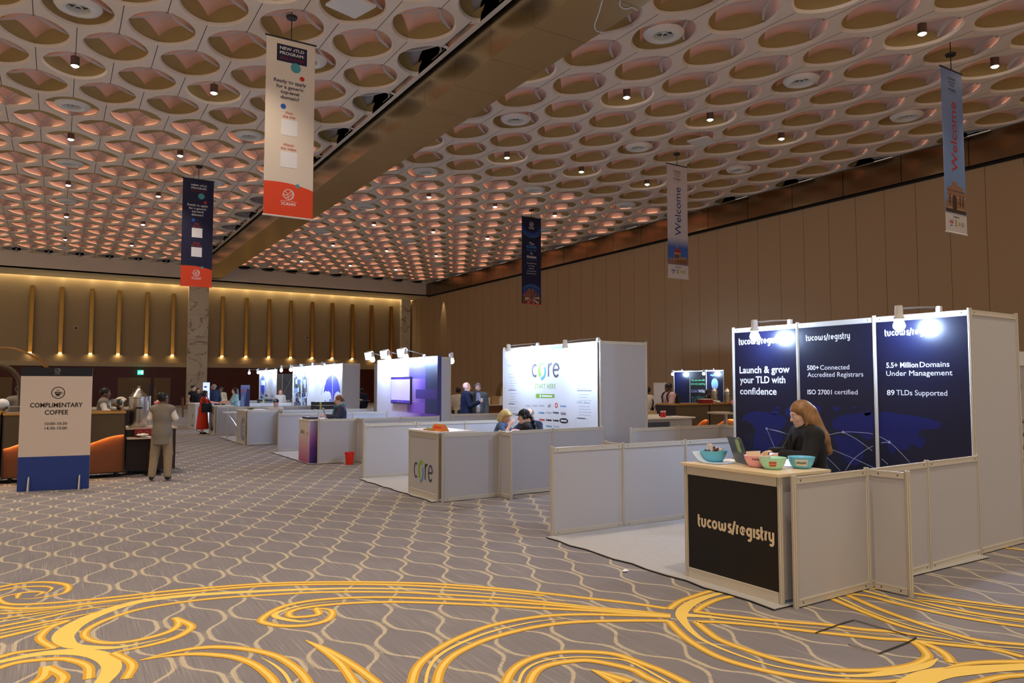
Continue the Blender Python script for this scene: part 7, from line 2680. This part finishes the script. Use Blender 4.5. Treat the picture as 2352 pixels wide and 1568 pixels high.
    if face:
        for sg in (-1, 1):
            b = MB()
            c = hp(sg * .031, .0795, .004)
            r_ = .0125 * hs
            n = 10
            P = np.array([[c + HR @ (np.array([math.sin(a) * math.cos(p_), math.cos(a), math.sin(a) * math.sin(p_)]) * r_) for a in np.linspace(0.01, math.pi * .6, 7)] for p_ in np.linspace(0, 2 * math.pi, n, endpoint=False)])
            b.grid(P, 0, True)
            P = np.array([[c + HR @ (np.array([math.sin(a) * math.cos(p_), math.cos(a), math.sin(a) * math.sin(p_)]) * r_ * 1.04) for a in np.linspace(0.01, .5, 3)] for p_ in np.linspace(0, 2 * math.pi, n, endpoint=False)])
            b.grid(P, 1, True)
            b.build('eye', [M_EYE, M_IRIS], t, smooth=True, world=False)
            MB().tube(crom([hp(sg * .014, .088, .019), hp(sg * .032, .090, .026), hp(sg * .048, .078, .021)], 4), [.0030 * hs] * 9, 6).build('eyebrow', hair[1] or M_IRIS, t, smooth=True, world=False)
        MB().tube(crom([hp(-.020, .0865, -.062), hp(0, .0925, -.0625), hp(.020, .0865, -.062)], 4), [.0022 * hs] * 9, 6).build('mouth', mat('lip_' + skin, tuple(list(np.array(M_SKIN[skin].node_tree.nodes['Principled BSDF'].inputs['Base Color'].default_value[:3]) * [.62, .40, .40]) + [1]), 0.4), t, smooth=True, world=False)
    if glasses:
        b = MB()
        for sg in (-1, 1):
            b.tube([hp(sg * .031 + .019 * math.cos(a), .099, .003 + .016 * math.sin(a)) for a in np.linspace(0, 2 * math.pi, 14)], .0016, 6)
            b.tube([hp(sg * .050, .097, .006), hp(sg * .078, -.005, .010)], .0016, 6)
        b.tube([hp(-.012, .100, .006), hp(.012, .100, .006)], .0016, 6)
        b.build('glasses', M_LOCK, t, world=False)
    # hair
    st, hm = hair
    if st != 'none':
        Hh = SDF()
        if st in ('short', 'bun', 'long', 'bob', 'fringe', 'tail'):
            Hh.ell(hp(0, -.020, .036), hr(.085, .101, .094), .01, HR)
        if st == 'bun':
            Hh.ell(hp(0, -.112, .062), hr(.052, .046, .052), .012, HR)
        if st == 'tail':
            Hh.ell(hp(0, -.112, -.01), hr(.028, .034, .034), .015, HR)
        if st == 'long':
            for sg in (-1, 1):
                Hh.cap(hp(sg * .055, -.040, -.01), hc + [sg * .085 * hs, -.085 * hs, -.23 * hs], .050 * hs, .052 * hs, .03)
                Hh.cap(hp(sg * .030, -.075, .0), hc + [sg * .04 * hs, -.13 * hs, -.26 * hs], .055 * hs, .045 * hs, .03)
        if st == 'bob':
            for sg in (-1, 1):
                Hh.cap(hp(sg * .062, -.020, .0), hp(sg * .070, .004, -.115), .036 * hs, .030 * hs, .03)
            Hh.cap(hp(-.04, -.07, 0), hp(-.04, -.07, -.11), .05 * hs, .04 * hs, .03).cap(hp(.04, -.07, 0), hp(.04, -.07, -.11), .05 * hs, .04 * hs, .03)
            Hh.cap(hp(-.045, .062, .075), hp(.045, .062, .075), .026 * hs, None, .02)
        Hh.sub(hp(0, .108, -.030), hr(.066, .076, .098), .015, HR)
        if st in ('short', 'fringe'):
            Hh.cut(hp(0, -.09, -.062), HR @ np.array([0, .25, -1.0]))
            Hh.sub(hp(.085, .035, -.055), hr(.03, .05, .06), .01, HR).sub(hp(-.085, .035, -.055), hr(.03, .05, .06), .01, HR)
        if st == 'bun' or st == 'tail':
            Hh.sub(hp(.08, .03, -.075), hr(.04, .06, .06), .01, HR).sub(hp(-.08, .03, -.075), hr(.04, .06, .06), .01, HR)
        if st == 'fringe':
            Hh.sub(hp(0, .03, .10), hr(.072, .125, .085), .01, HR)
        Hh.build('hair', hm, t, min(vox, .013))
    if beard is not None:
        Bd = SDF().ell(hp(0, .036, -.070), hr(.061, .060, .055), .01, HR).sub(hp(0, .075, -.018), hr(.06, .06, .036), .01, HR).cut(hp(0, .02, 0), HR @ np.array([0, -1, 0]))
        Bd.build('beard', beard, t, min(vox, .010))
    # clothes
    if bottom is not None:
        legs(SDF().ell(J['pelvis'] + [0, 0, .01], (.172 * s, .130 * s, .12 * s), .05), .014, .97, .012).build('trousers', bottom, t, vox)
    if dress is not None:
        m_, hem, sl = dress
        S = torso(SDF(), .014, True, sl)
        S.cap(J['pelvis'] + [0, 0, .05], (J['pelvis'][0], J['pelvis'][1], hem + .06), .165 * s, .235 * s, .06)
        S.cut((0, 0, hem), (0, 0, -1))
        S.build('dress', m_, t, vox)
    if top is not None:
        m_, sl, low = top
        S = torso(SDF(), .013, True, sl, pel=low < 0.9)
        S.cut((0, 0, J['pelvis'][2] - low * .13 * s if low < .9 else J['pelvis'][2] - .12), (0, 0, -1))
        S.build('top', m_, t, vox)
        MB().tube([N + up * .012 + np.array([.058 * s * bx * math.cos(a), .058 * s * math.sin(a) + .006, .012 * -math.sin(a)]) for a in np.linspace(0, 2 * math.pi, 16)], .011, 8).build('collar', m_, t, smooth=True, world=False)
    if outer is not None:
        m_, sl, length, open_ = outer
        S = torso(SDF(), .027, sl > 0, max(sl, .05), True)
        S.cap(J['pelvis'] + [0, 0, .05], J['pelvis'] + [0, 0, -length], .155 * s, .165 * s, .06)
        S.cut((0, 0, J['pelvis'][2] - length), (0, 0, -1))
        if open_:                                     # open front: a V that shows the shirt
            c = J['chest'] + TR @ np.array([0, .16, -.10])
            S.sub(c, (.070, .145, .46), .0, TR @ rot_xyz(0, 0, 0))
        S.build('jacket' if sl > 0 else 'waistcoat', m_, t, vox)
        if open_:
            for sg in (-1, 1):
                pts = [N + np.array([sg * .055, .02, .02]), J['chest'] + TR @ np.array([sg * .075, .130 * fat, .11]), J['chest'] + TR @ np.array([sg * .035, .152 * fat, -.06])]
                MB().tube(crom(pts, 5), [.016, .018, .02, .021, .022, .022, .021, .019, .016, .012, .008], 6).build('lapel', m_, t, smooth=True, world=False)
    if shoes:
        for n_, sg in (('l', -1), ('r', 1)):
            f = J['an_' + n_]
            SDF().cap(f + [0, -.035 * s, -.036 * s], f + [sg * .017, .14 * s, -.054 * s], .040 * s, .031 * s, .02).cut((0, 0, f[2] - .083 * s), (0, 0, -1)).build('shoe', M_SHOE, t, vox * .9)
    t['_head'] = [float(v) for v in hc]
    del t['_head']
    return t, J, hp, HR, hs


def at_y(px, py, Y):
    p = ony(px, py, Y)
    return float(p[0]), float(p[1]), float(p[2])


H_BLACK, H_RED, H_BLOND, H_GREY, H_BROWN = hairm('black', rgb(24, 20, 20)), hairm('red_blond', rgb(142, 104, 66)), hairm('blond', rgb(206, 176, 120)), hairm('grey', rgb(128, 124, 120)), hairm('brown', rgb(128, 86, 54))
K_BLK, K_NAVY, K_GREYV = cloth('black', rgb(24, 24, 28)), cloth('navy_suit', rgb(22, 32, 58)), cloth('grey_vest', rgb(126, 118, 106))
K_WHITE, K_KHAKI, K_RED = cloth('white_shirt', rgb(226, 216, 206)), cloth('khaki', rgb(150, 132, 106)), cloth('red_dress', rgb(196, 50, 24))
K_TEAL = mat('cloth_teal_floral', rgb(140, 176, 180), 0.85, noise=(26.0, 0.45))
K_BEIGE, K_GJ, K_LBLUE = cloth('beige_shirt', rgb(206, 186, 148)), cloth('grey_jacket', rgb(96, 104, 108)), cloth('light_blue', rgb(170, 180, 214))
K_PINK, K_DBLUE, K_SCARF = cloth('dusty_pink', rgb(196, 160, 160)), cloth('denim_blue', rgb(74, 92, 126)), mat('cloth_teal_scarf', rgb(64, 112, 130), 0.9, noise=(20.0, 0.3))
K_DARKT = cloth('dark_trousers', rgb(34, 34, 40))


def stool(label, x, y, h, r=0.17):
    t = thing('bar_stool', label, 'stool', (x, y, 0))
    MB().lathe([(0.0, 0.0), (r, 0.0), (r, 0.04), (r * .9, 0.05), (0, 0.05)], (x, y, h - 0.05), 20).build('seat', M_LAPK, t, smooth=True)
    for k in range(4):
        a = math.pi / 4 + k * math.pi / 2
        MB().tube([(x + r * .6 * math.cos(a), y + r * .6 * math.sin(a), h - 0.05), (x + r * 1.1 * math.cos(a), y + r * 1.1 * math.sin(a), 0)], 0.012, 8).build('leg', M_STEEL, t)
    return t


# 1 the seated woman at the navy booth's counter ------------------------------------------------------
hx, hy = 5.50, 4.02
top_z = ony(1845, 922, hy)[2]
f1 = unit((-0.88, 0.48))
t, J, hp, HR, hs = person('person in black blazer with long loose hair typing on a laptop at the nearest counter', hx, hy, top_z + 0.005, f1, 'pale', seat=0.70, sex='f', lean=0.13, head=(0, 17, 0),
                          joints=dict(el_l=(-.22, .14, 1.03), wr_l=(-.12, .33, 1.045), el_r=(.23, .12, 1.02), wr_r=(.10, .32, 1.045), kn_l=(-.13, .20, .74), kn_r=(.13, .20, .74), an_l=(-.13, .16, .33), an_r=(.13, .16, .33)),
                          bottom=K_DARKT, outer=(K_BLK, .93, .16, False), hair=('none', H_RED), vox=.0085, fine=True)
Hh = SDF()
Hh.ell(hp(0, -.018, .038), hr_ := np.array([.086, .106, .095]) * hs, .01, HR)
for sg in (-1, 1):
    Hh.cap(hp(sg * .062, .020, .050), hp(sg * .076, -.040, -.070), .034 * hs, .040 * hs, .02)
    Hh.cap(hp(sg * .070, -.045, -.060), hp(0, 0, 0) + np.array([sg * .075, -.13, -.20]), .044, .050, .03)
    Hh.cap(hp(sg * .040, -.080, .0), hp(0, 0, 0) + np.array([sg * .045, -.165, -.21]), .055, .055, .03)
    Hh.cap(hp(0, 0, 0) + np.array([sg * .05, -.155, -.19]), hp(0, 0, 0) + np.array([sg * .055, -.205, -.31]), .054, .036, .03)
Hh.cap(hp(.078, .0, -.04), hp(0, 0, 0) + np.array([.10, .02, -.27]), .020, .014, .015).cap(hp(-.078, .0, -.04), hp(0, 0, 0) + np.array([-.10, .03, -.26]), .020, .014, .015)
Hh.sub(hp(0, .112, -.040), np.array([.066, .075, .100]) * hs, .012, HR)
Hh.sub(hp(.075, .062, -.065), np.array([.030, .045, .075]) * hs, .012, HR).sub(hp(-.075, .062, -.065), np.array([.030, .045, .075]) * hs, .012, HR)
Hh.build('hair', H_RED, t, .008)
for sg in (-1, 1):                                     # blazer collar
    MB().tube(crom([J['neck'] + [sg * .05, -.035, .035], J['neck'] + [sg * .066, .02, .005], J['chest'] + [sg * .05, .13, .08], J['chest'] + [sg * .02, .155, -.04]], 5), .016, 8).build('lapel', K_BLK, t, smooth=True, world=False)
stool('black bar stool under the person in the black blazer', hx, hy, 0.70)

# 2 the waitress, from behind -----------------------------------------------------------------------------
tz = ony(383, 903, 13.93)[2]
t, J, hp, HR, hs = person('person in grey vest and khaki trousers standing with back turned, by the urn counter', 1.56, 13.93, tz, unit((0.32, 0.95)), 'brown', sex='f', head=(-28, 8, 0),
                          joints=dict(el_l=(-.195, .0, 1.06), wr_l=(-.10, .20, 1.0), el_r=(.205, .01, 1.06), wr_r=(.13, .22, 1.04), an_l=(-.14, -.02, .085), an_r=(.11, -.03, .085), kn_l=(-.11, .02, .46), kn_r=(.10, .02, .46)),
                          top=(K_WHITE, .93, .5), outer=(K_GREYV, 0.0, .20, False), bottom=K_KHAKI, hair=('bun', H_BLACK), glasses=True, vox=.011)
# 3-8 the group at the far counters ---------------------------------------------------------------------
x, y, _ = at_y(468, 995, 26.45)
x = float(onz(466, 996)[0])
tz = at_y(470, 897, 26.4)[2]
person('person in long red dress leaning on the far counter', x - 0.02, 26.3, tz, unit((.98, -.1)), 'fair', sex='f', lean=.08, head=(0, 0, 0),
       joints=dict(el_l=(-.20, .22, 1.05), wr_l=(-.10, .48, 1.02), el_r=(.22, .18, 1.05), wr_r=(.14, .42, 1.02)), dress=(K_RED, .16, .5), hair=('bob', H_BLACK), glasses=True)
xb = x
t = thing('handbag', 'black shoulder bag hanging at the side of the person in red', 'bag', (xb + .03, 26.0, 0.8))
MB().rbox(xb - .12, xb + .20, 25.92, 26.04, .72, 1.02, .04).build('bag_body', K_BLK, t)
MB().tube(crom([(xb - .06, 25.98, 1.02), (xb - .02, 26.08, 1.30), (xb + .0, 26.12, 1.40), (xb + .06, 26.06, 1.25), (xb + .14, 25.98, 1.02)], 5), .014, 6).build('strap', K_BLK, t)
x, _, tz = at_y(540, 890, 26.2)
person('person in pale teal floral dress behind the far counter', x, 26.2, tz, unit((-.95, .05)), 'fair', sex='f', head=(0, 4, 0), joints=dict(el_l=(-.22, .12, 1.05), wr_l=(-.12, .36, 1.02), el_r=(.22, .12, 1.05), wr_r=(.12, .36, 1.06)), dress=(K_TEAL, .25, .55), hair=('long', H_BLACK))
x, _, tz = at_y(491, 882, 29.6)
person('person in navy suit standing behind the person in the red dress', x, 29.6, tz, unit((-.2, .95)), 'tan', head=(30, 0, 0), bottom=K_NAVY, outer=(K_NAVY, 1.0, .20, False), hair=('fringe', H_GREY), fat=1.1)
x, _, tz = at_y(508, 889, 32.5)
person('person in beige shirt with hands folded, between red dress and floral dress', x, 32.5, tz, unit((-.5, -.85)), 'brown', bottom=K_DARKT, top=(K_BEIGE, .95, .6), hair=('short', H_BLACK), joints=dict(wr_l=(-.05, .22, .95), wr_r=(.05, .22, .98)))
x, _, tz = at_y(444, 885, 31.4)
person('person in sleeveless black top beside the marble pillar', x, 31.4, tz, unit((.6, -.75)), 'fair', sex='f', bottom=K_DARKT, top=(K_BLK, .08, .8), hair=('bun', H_BLACK))
x, _, tz = at_y(455, 891, 30.9)
person('person in long-sleeved black facing the camera near the marble pillar', x, 30.9, tz, unit((.1, -.98)), 'tan', sex='f', bottom=K_DARKT, top=(K_BLK, .95, .8), hair=('long', H_BLACK))
x, _, tz = at_y(644, 901, 31.8)
person('seated person in white shirt between badge wall and umbrella wall', x, 31.8, tz, unit((-.2, -.97)), 'fair', seat=0.62, hair=('none', None), top=(K_WHITE, .5, .6), bottom=K_DARKT, joints=dict(wr_l=(-.05, .3, .85), wr_r=(.06, .3, .85)))
stool('far stool under the seated person in white between two booth walls', x, 31.8, 0.62)
# 9 the cap over the low counter
x, _, tz = at_y(634, 924, 22.2)
t, J, hp, HR, hs = person('person in navy cap whose head shows over the low counter', x, 22.2, tz, unit((-.45, -.9)), 'fair', seat=0.42, hair=('short', H_BROWN), top=(K_WHITE, .5, .6), bottom=K_DARKT, joints=dict(wr_l=(-.1, .3, .75), wr_r=(.1, .3, .75)))


def ball_cap(t, hp, HR, hs, m, emblem=None, back=False):
    SDF().ell(hp(0, -.012, .048), np.array([.090, .106, .088]) * hs, .01, HR).cut(hp(0, 0, .040), HR @ np.array([0, 0, -1.0])).build('cap', m, t, .011)
    b = MB()
    G = np.array([[hp(.075 * math.sin(a) * (1 + .1 * w), .085 * math.cos(a) + .075 * w * math.cos(a), .044 - .012 * w) for w in (0, .5, 1)] for a in np.linspace(-1.1, 1.1, 12)])
    b.grid(G).grid(G + HR @ np.array([0, 0, .006]))
    b.build('cap_brim', m, t, smooth=True, world=False)
    if emblem:
        P = [hp(.028 * math.cos(a), .096, .085 + .022 * math.sin(a)) for a in np.linspace(0, 2 * math.pi, 14)]
        MB().tube(P, .007 * hs, 6).build('cap_emblem', emblem, t, world=False)


ball_cap(t, hp, HR, hs, K_NAVY, M_PRINTW)
stool('low stool under the person in the navy cap', x, 22.2, 0.42)
# 10 the woman in a scarf
hx, hy = 5.75, 15.75
x, _, tz = at_y(787, 911, hy)
t, J, hp, HR, hs = person('person in teal scarf and dark cardigan typing at the violet booth', x, hy, tz, unit((-.93, .2)), 'fair', seat=0.62, sex='f', lean=.12, head=(0, 12, 0), glasses=True,
                          joints=dict(el_l=(-.22, .14, .93), wr_l=(-.12, .36, .955), el_r=(.22, .14, .93), wr_r=(.10, .36, .955)), top=(cloth('dark_cardigan', rgb(62, 60, 84)), .95, .8), bottom=K_DARKT, hair=('tail', H_BROWN), vox=.012)
sc_ = SDF()
for a in np.linspace(0, 2 * math.pi, 9)[:-1]:
    c = J['neck'] + np.array([.078 * math.cos(a), .075 * math.sin(a) + .015, -.005 - .02 * math.sin(a)])
    sc_.ell(c, (.045, .045, .048), .03)
sc_.cap(J['neck'] + [.05, .09, -.02], J['chest'] + [.06, .17, -.16], .045, .05, .03)
sc_.build('scarf', K_SCARF, t, .012)
stool('stool under the person in the teal scarf', x, hy, 0.62)
# 11-12 men between umbrella and violet walls
x, _, tz = at_y(806, 886, 28.3)
person('person in white shirt bending over the glass topped high table', x, 28.3, tz, unit((.9, -.1)), 'brown', lean=.22, head=(0, 15, 0), joints=dict(wr_l=(-.08, .42, 1.0), wr_r=(.08, .45, 1.0), el_l=(-.2, .2, 1.02), el_r=(.2, .2, 1.02)), bottom=K_DARKT, top=(K_WHITE, .95, .5), hair=('short', H_BLACK))
x, _, tz = at_y(831, 892, 28.6)
person('person in dark jacket with back turned beside the glass topped high table', x, 28.6, tz, unit((.3, .95)), 'brown', bottom=K_DARKT, outer=(K_NAVY, 1.0, .2, False), hair=('short', H_BLACK))
# 13-15 the two men in jackets
x, _, tz = at_y(1071, 878, 16.2)
t, J, hp, HR, hs = person('person in navy jacket holding a paper cup, in profile', x, 16.2, tz, unit((.80, -.25)), 'fair', sex='m', head=(0, 0, 0), joints=dict(el_r=(.24, .06, 1.12), wr_r=(.13, .30, 1.20)),
                          top=(K_WHITE, .97, .6), bottom=K_DARKT, outer=(K_NAVY, .95, .20, True), hair=('none', H_GREY), vox=.012)
hd = J['wr_r']
cw = Matrix.Rotation(math.atan2(-.80, -.25), 3, 'Z') @ Vector(hd + np.array([0, .07, .03]))
o = MB().lathe([(.026, 0), (.036, .09), (.033, .09), (.024, .004)], (x + cw[0], 16.2 + cw[1], cw[2] - .02), 14).build('paper_cup', M_CUP, smooth=True)
tag(o, 'white paper cup in the hand of the person in navy jacket', 'cup')
x, _, tz = at_y(1098, 880, 16.6)
t, J, hp, HR, hs = person('person in grey jacket and lanyard facing the camera', x, 16.6, tz, unit((-.45, -.88)), 'fair', head=(-5, 0, 0), top=(K_LBLUE, .97, .6), bottom=K_DARKT, outer=(K_GJ, .95, .20, True), hair=('short', H_GREY), beard=H_GREY, vox=.012)
MB().tube(crom([J['neck'] + [-.06, .0, .02], J['chest'] + [-.045, .155, .02], J['chest'] + [0, .165, -.17], J['chest'] + [.045, .155, .02], J['neck'] + [.06, .0, .02]], 5), .007, 6).build('lanyard', M_TOT, t, world=False)
MB().box(-.05, .05, J['chest'][1] + .158, J['chest'][1] + .164, J['chest'][2] - .30, J['chest'][2] - .17).build('badge', M_PRINTW, t, world=False)
x, _, tz = at_y(1051, 889, 18.9)
person('person in beige shirt leaning behind the person in navy jacket', x, 18.9, tz, unit((.7, .6)), 'brown', lean=.1, bottom=K_DARKT, top=(K_BEIGE, .9, .5), hair=('short', H_BLACK), joints=dict(wr_r=(.1, .35, 1.0)))
# 16-18 the three in the core booth
x, hy = 6.05, 10.62
x, _, tz = at_y(1143, 945, hy)
t, J, hp, HR, hs = person('person in denim blue top looking down, seated inside the core booth', x, hy, tz + .02, unit((.62, -.62)), 'fair', seat=0.45, sex='f', lean=.22, head=(-14, 32, 0), joints=dict(el_r=(.22, .18, .82), wr_r=(.10, .24, .98), wr_l=(-.1, .34, .80), el_l=(-.24, .16, .86)),
                          top=(K_DBLUE, .55, .8), bottom=K_DARKT, hair=('bob', H_BLOND), vox=.011)
stool('stool under the person in denim blue', x, hy, 0.45)
tb = thing('meeting_table', 'small round table hidden behind the core partition', 'table', (6.75, 9.95, 0))
MB().lathe([(0, 0), (.32, 0), (.32, .025), (0, .025)], (6.72, 10.1, .73), 24).build('table_top', M_TOPW, tb)
MB().tube([(6.72, 10.1, .02), (6.72, 10.1, .73)], .03, 10).build('column', M_STEEL, tb)
MB().lathe([(0, .02), (.24, .02), (.24, 0), (0, 0)], (6.72, 10.1, 0), 20).build('base', M_STEEL, tb)
p = ony(1147, 975, 10.1)
t = thing('water_bottle', 'clear water bottle before the person in denim blue', 'bottle', (6.55, 10.0, .755))
MB().lathe([(0, 0), (.032, 0), (.033, .13), (.014, .17), (.014, .19), (0, .19)], (6.55, 10.02, .755), 16).build('bottle_body', M_GLASS, t, smooth=True)
MB().lathe([(.016, 0), (.016, .02), (0, .02)], (6.55, 10.02, .945), 12).build('bottle_cap', M_PRINTW, t)
hy = 10.75
x, _, tz = at_y(1222, 940, hy)
person('person in dark polo leaning on the table, nearest the core wall', x, hy, tz, unit((-.75, -.5)), 'fair', seat=0.45, lean=.2, head=(0, 14, 0), joints=dict(wr_l=(-.1, .42, .80), wr_r=(.02, .40, .84), el_l=(-.25, .2, .82), el_r=(.25, .2, .84)), top=(K_NAVY, .42, .8), bottom=K_DARKT, hair=('fringe', H_GREY), vox=.011)
stool('stool under the person in the dark polo', x, hy, 0.45)
hy = 9.98
x, _, tz = at_y(1213, 952, hy)
t, J, hp, HR, hs = person('person in black cap and headphones, back to the camera', x, hy, tz, unit((-.80, .45)), 'fair', seat=0.45, sex='f', lean=.1, head=(0, 6, 0), joints=dict(wr_l=(-.1, .35, .80), wr_r=(.1, .36, .80)), top=(K_BLK, .55, .8), bottom=K_DARKT, hair=('tail', H_BLACK), vox=.011)
ball_cap(t, hp, HR, hs, K_BLK)
S = SDF()
for k in range(7):
    S.ell(hp(0, 0, 0) + np.array([.012 * (-1) ** k, -.135 - .012 * k, -.03 - .035 * k]), (.036, .034, .032), .012)
S.build('ponytail', H_BLACK, t, .010)
MB().tube([hp(.093 * math.sin(a), -.01, .02 + .120 * math.cos(a)) for a in np.linspace(-1.7, 1.7, 16)], .009, 8).build('headphone_band', M_LOCK, t, smooth=True, world=False)
for sg in (-1, 1):
    SDF().ell(hp(sg * .092, -.006, -.006), np.array([.020, .036, .042]) * hs, .01, HR).build('ear_cup', M_LOCK, t, .010)
stool('stool under the person with headphones', x, hy, 0.45)
# 19-21 right background
x, _, tz = at_y(1486, 888, 14.6)
t, J, hp, HR, hs = person('person in white t-shirt with black strap beside the core booth side wall', x, 14.6, tz, unit((-.2, .95)), 'dark', head=(30, 5, 0), top=(K_WHITE, .38, .7), bottom=K_DARKT, hair=('short', H_BLACK))
MB().tube(crom([J['neck'] + [.10, .0, .0], J['chest'] + [.08, -.135, .0], J['belly'] + [.02, -.125, 0], J['pelvis'] + [-.10, -.12, .02]], 5), .017, 6).build('strap', K_BLK, t, world=False)
x, _, tz = at_y(1536, 880, 13.9)
px_x = x
t, J, hp, HR, hs = person('person in dusty pink coat wearing a black backpack', x, 13.9, tz, unit((-.92, .25)), 'dark', head=(0, 18, 0), joints=dict(el_l=(-.22, .08, 1.10), wr_l=(-.12, .30, 1.08), el_r=(.23, .06, 1.10), wr_r=(.12, .30, 1.08)), top=(K_WHITE, .9, .5), bottom=K_DARKT, outer=(K_PINK, .95, .34, False), hair=('short', H_BLACK))
t2 = thing('backpack', 'black backpack on the person in the dusty pink coat', 'backpack', (x, 13.9, 0), math.atan2(.92, .25))
SDF().ell((0, -.20, 1.16), (.15, .09, .22), .02).ell((0, -.27, 1.06), (.11, .05, .12), .03).ell((0, -.19, 1.34), (.11, .07, .08), .03).build('pack', K_BLK, t2, .014)
for sg in (-1, 1):
    MB().tube(crom([(sg * .10, -.14, 1.36), (sg * .125, 0.0, 1.46), (sg * .13, .13, 1.34), (sg * .15, .04, 1.10), (sg * .12, -.13, 1.0)], 5), .017, 6).build('shoulder_strap', K_BLK, t2, world=False)
x, _, tz = at_y(1627, 896, 14.35)
person('person in black serving behind the right-hand bar', x, 14.35, tz, unit((-.5, -.85)), 'dark', sex='f', head=(0, 10, 0), joints=dict(wr_l=(-.1, .3, 1.2), wr_r=(.12, .3, 1.2)), top=(K_BLK, .9, .6), bottom=K_DARKT, hair=('bun', H_BLACK))
# 22-23 behind the coffee bars
x, _, tz = at_y(241, 891, 16.9)
person('person in grey vest and white sleeves behind the coffee bar, in profile', x, 16.9, tz, unit((.95, -.2)), 'brown', head=(0, 4, 0), joints=dict(el_l=(-.22, .06, 1.10), wr_l=(-.1, .30, 1.12), el_r=(.24, .06, 1.10), wr_r=(.1, .32, 1.12)), top=(K_WHITE, .93, .5), outer=(K_GREYV, 0.0, .16, False), bottom=K_KHAKI, hair=('short', H_BLACK))
x, _, tz = at_y(47, 884, 17.2)
person('person in grey vest mostly hidden behind the coffee sign', x, 17.2, tz, unit((.3, -.9)), 'brown', joints=dict(wr_l=(-.2, .2, .98), wr_r=(.2, .2, .98)), top=(K_WHITE, .93, .5), outer=(K_GREYV, 0.0, .16, False), bottom=K_KHAKI, hair=('short', H_BLACK))
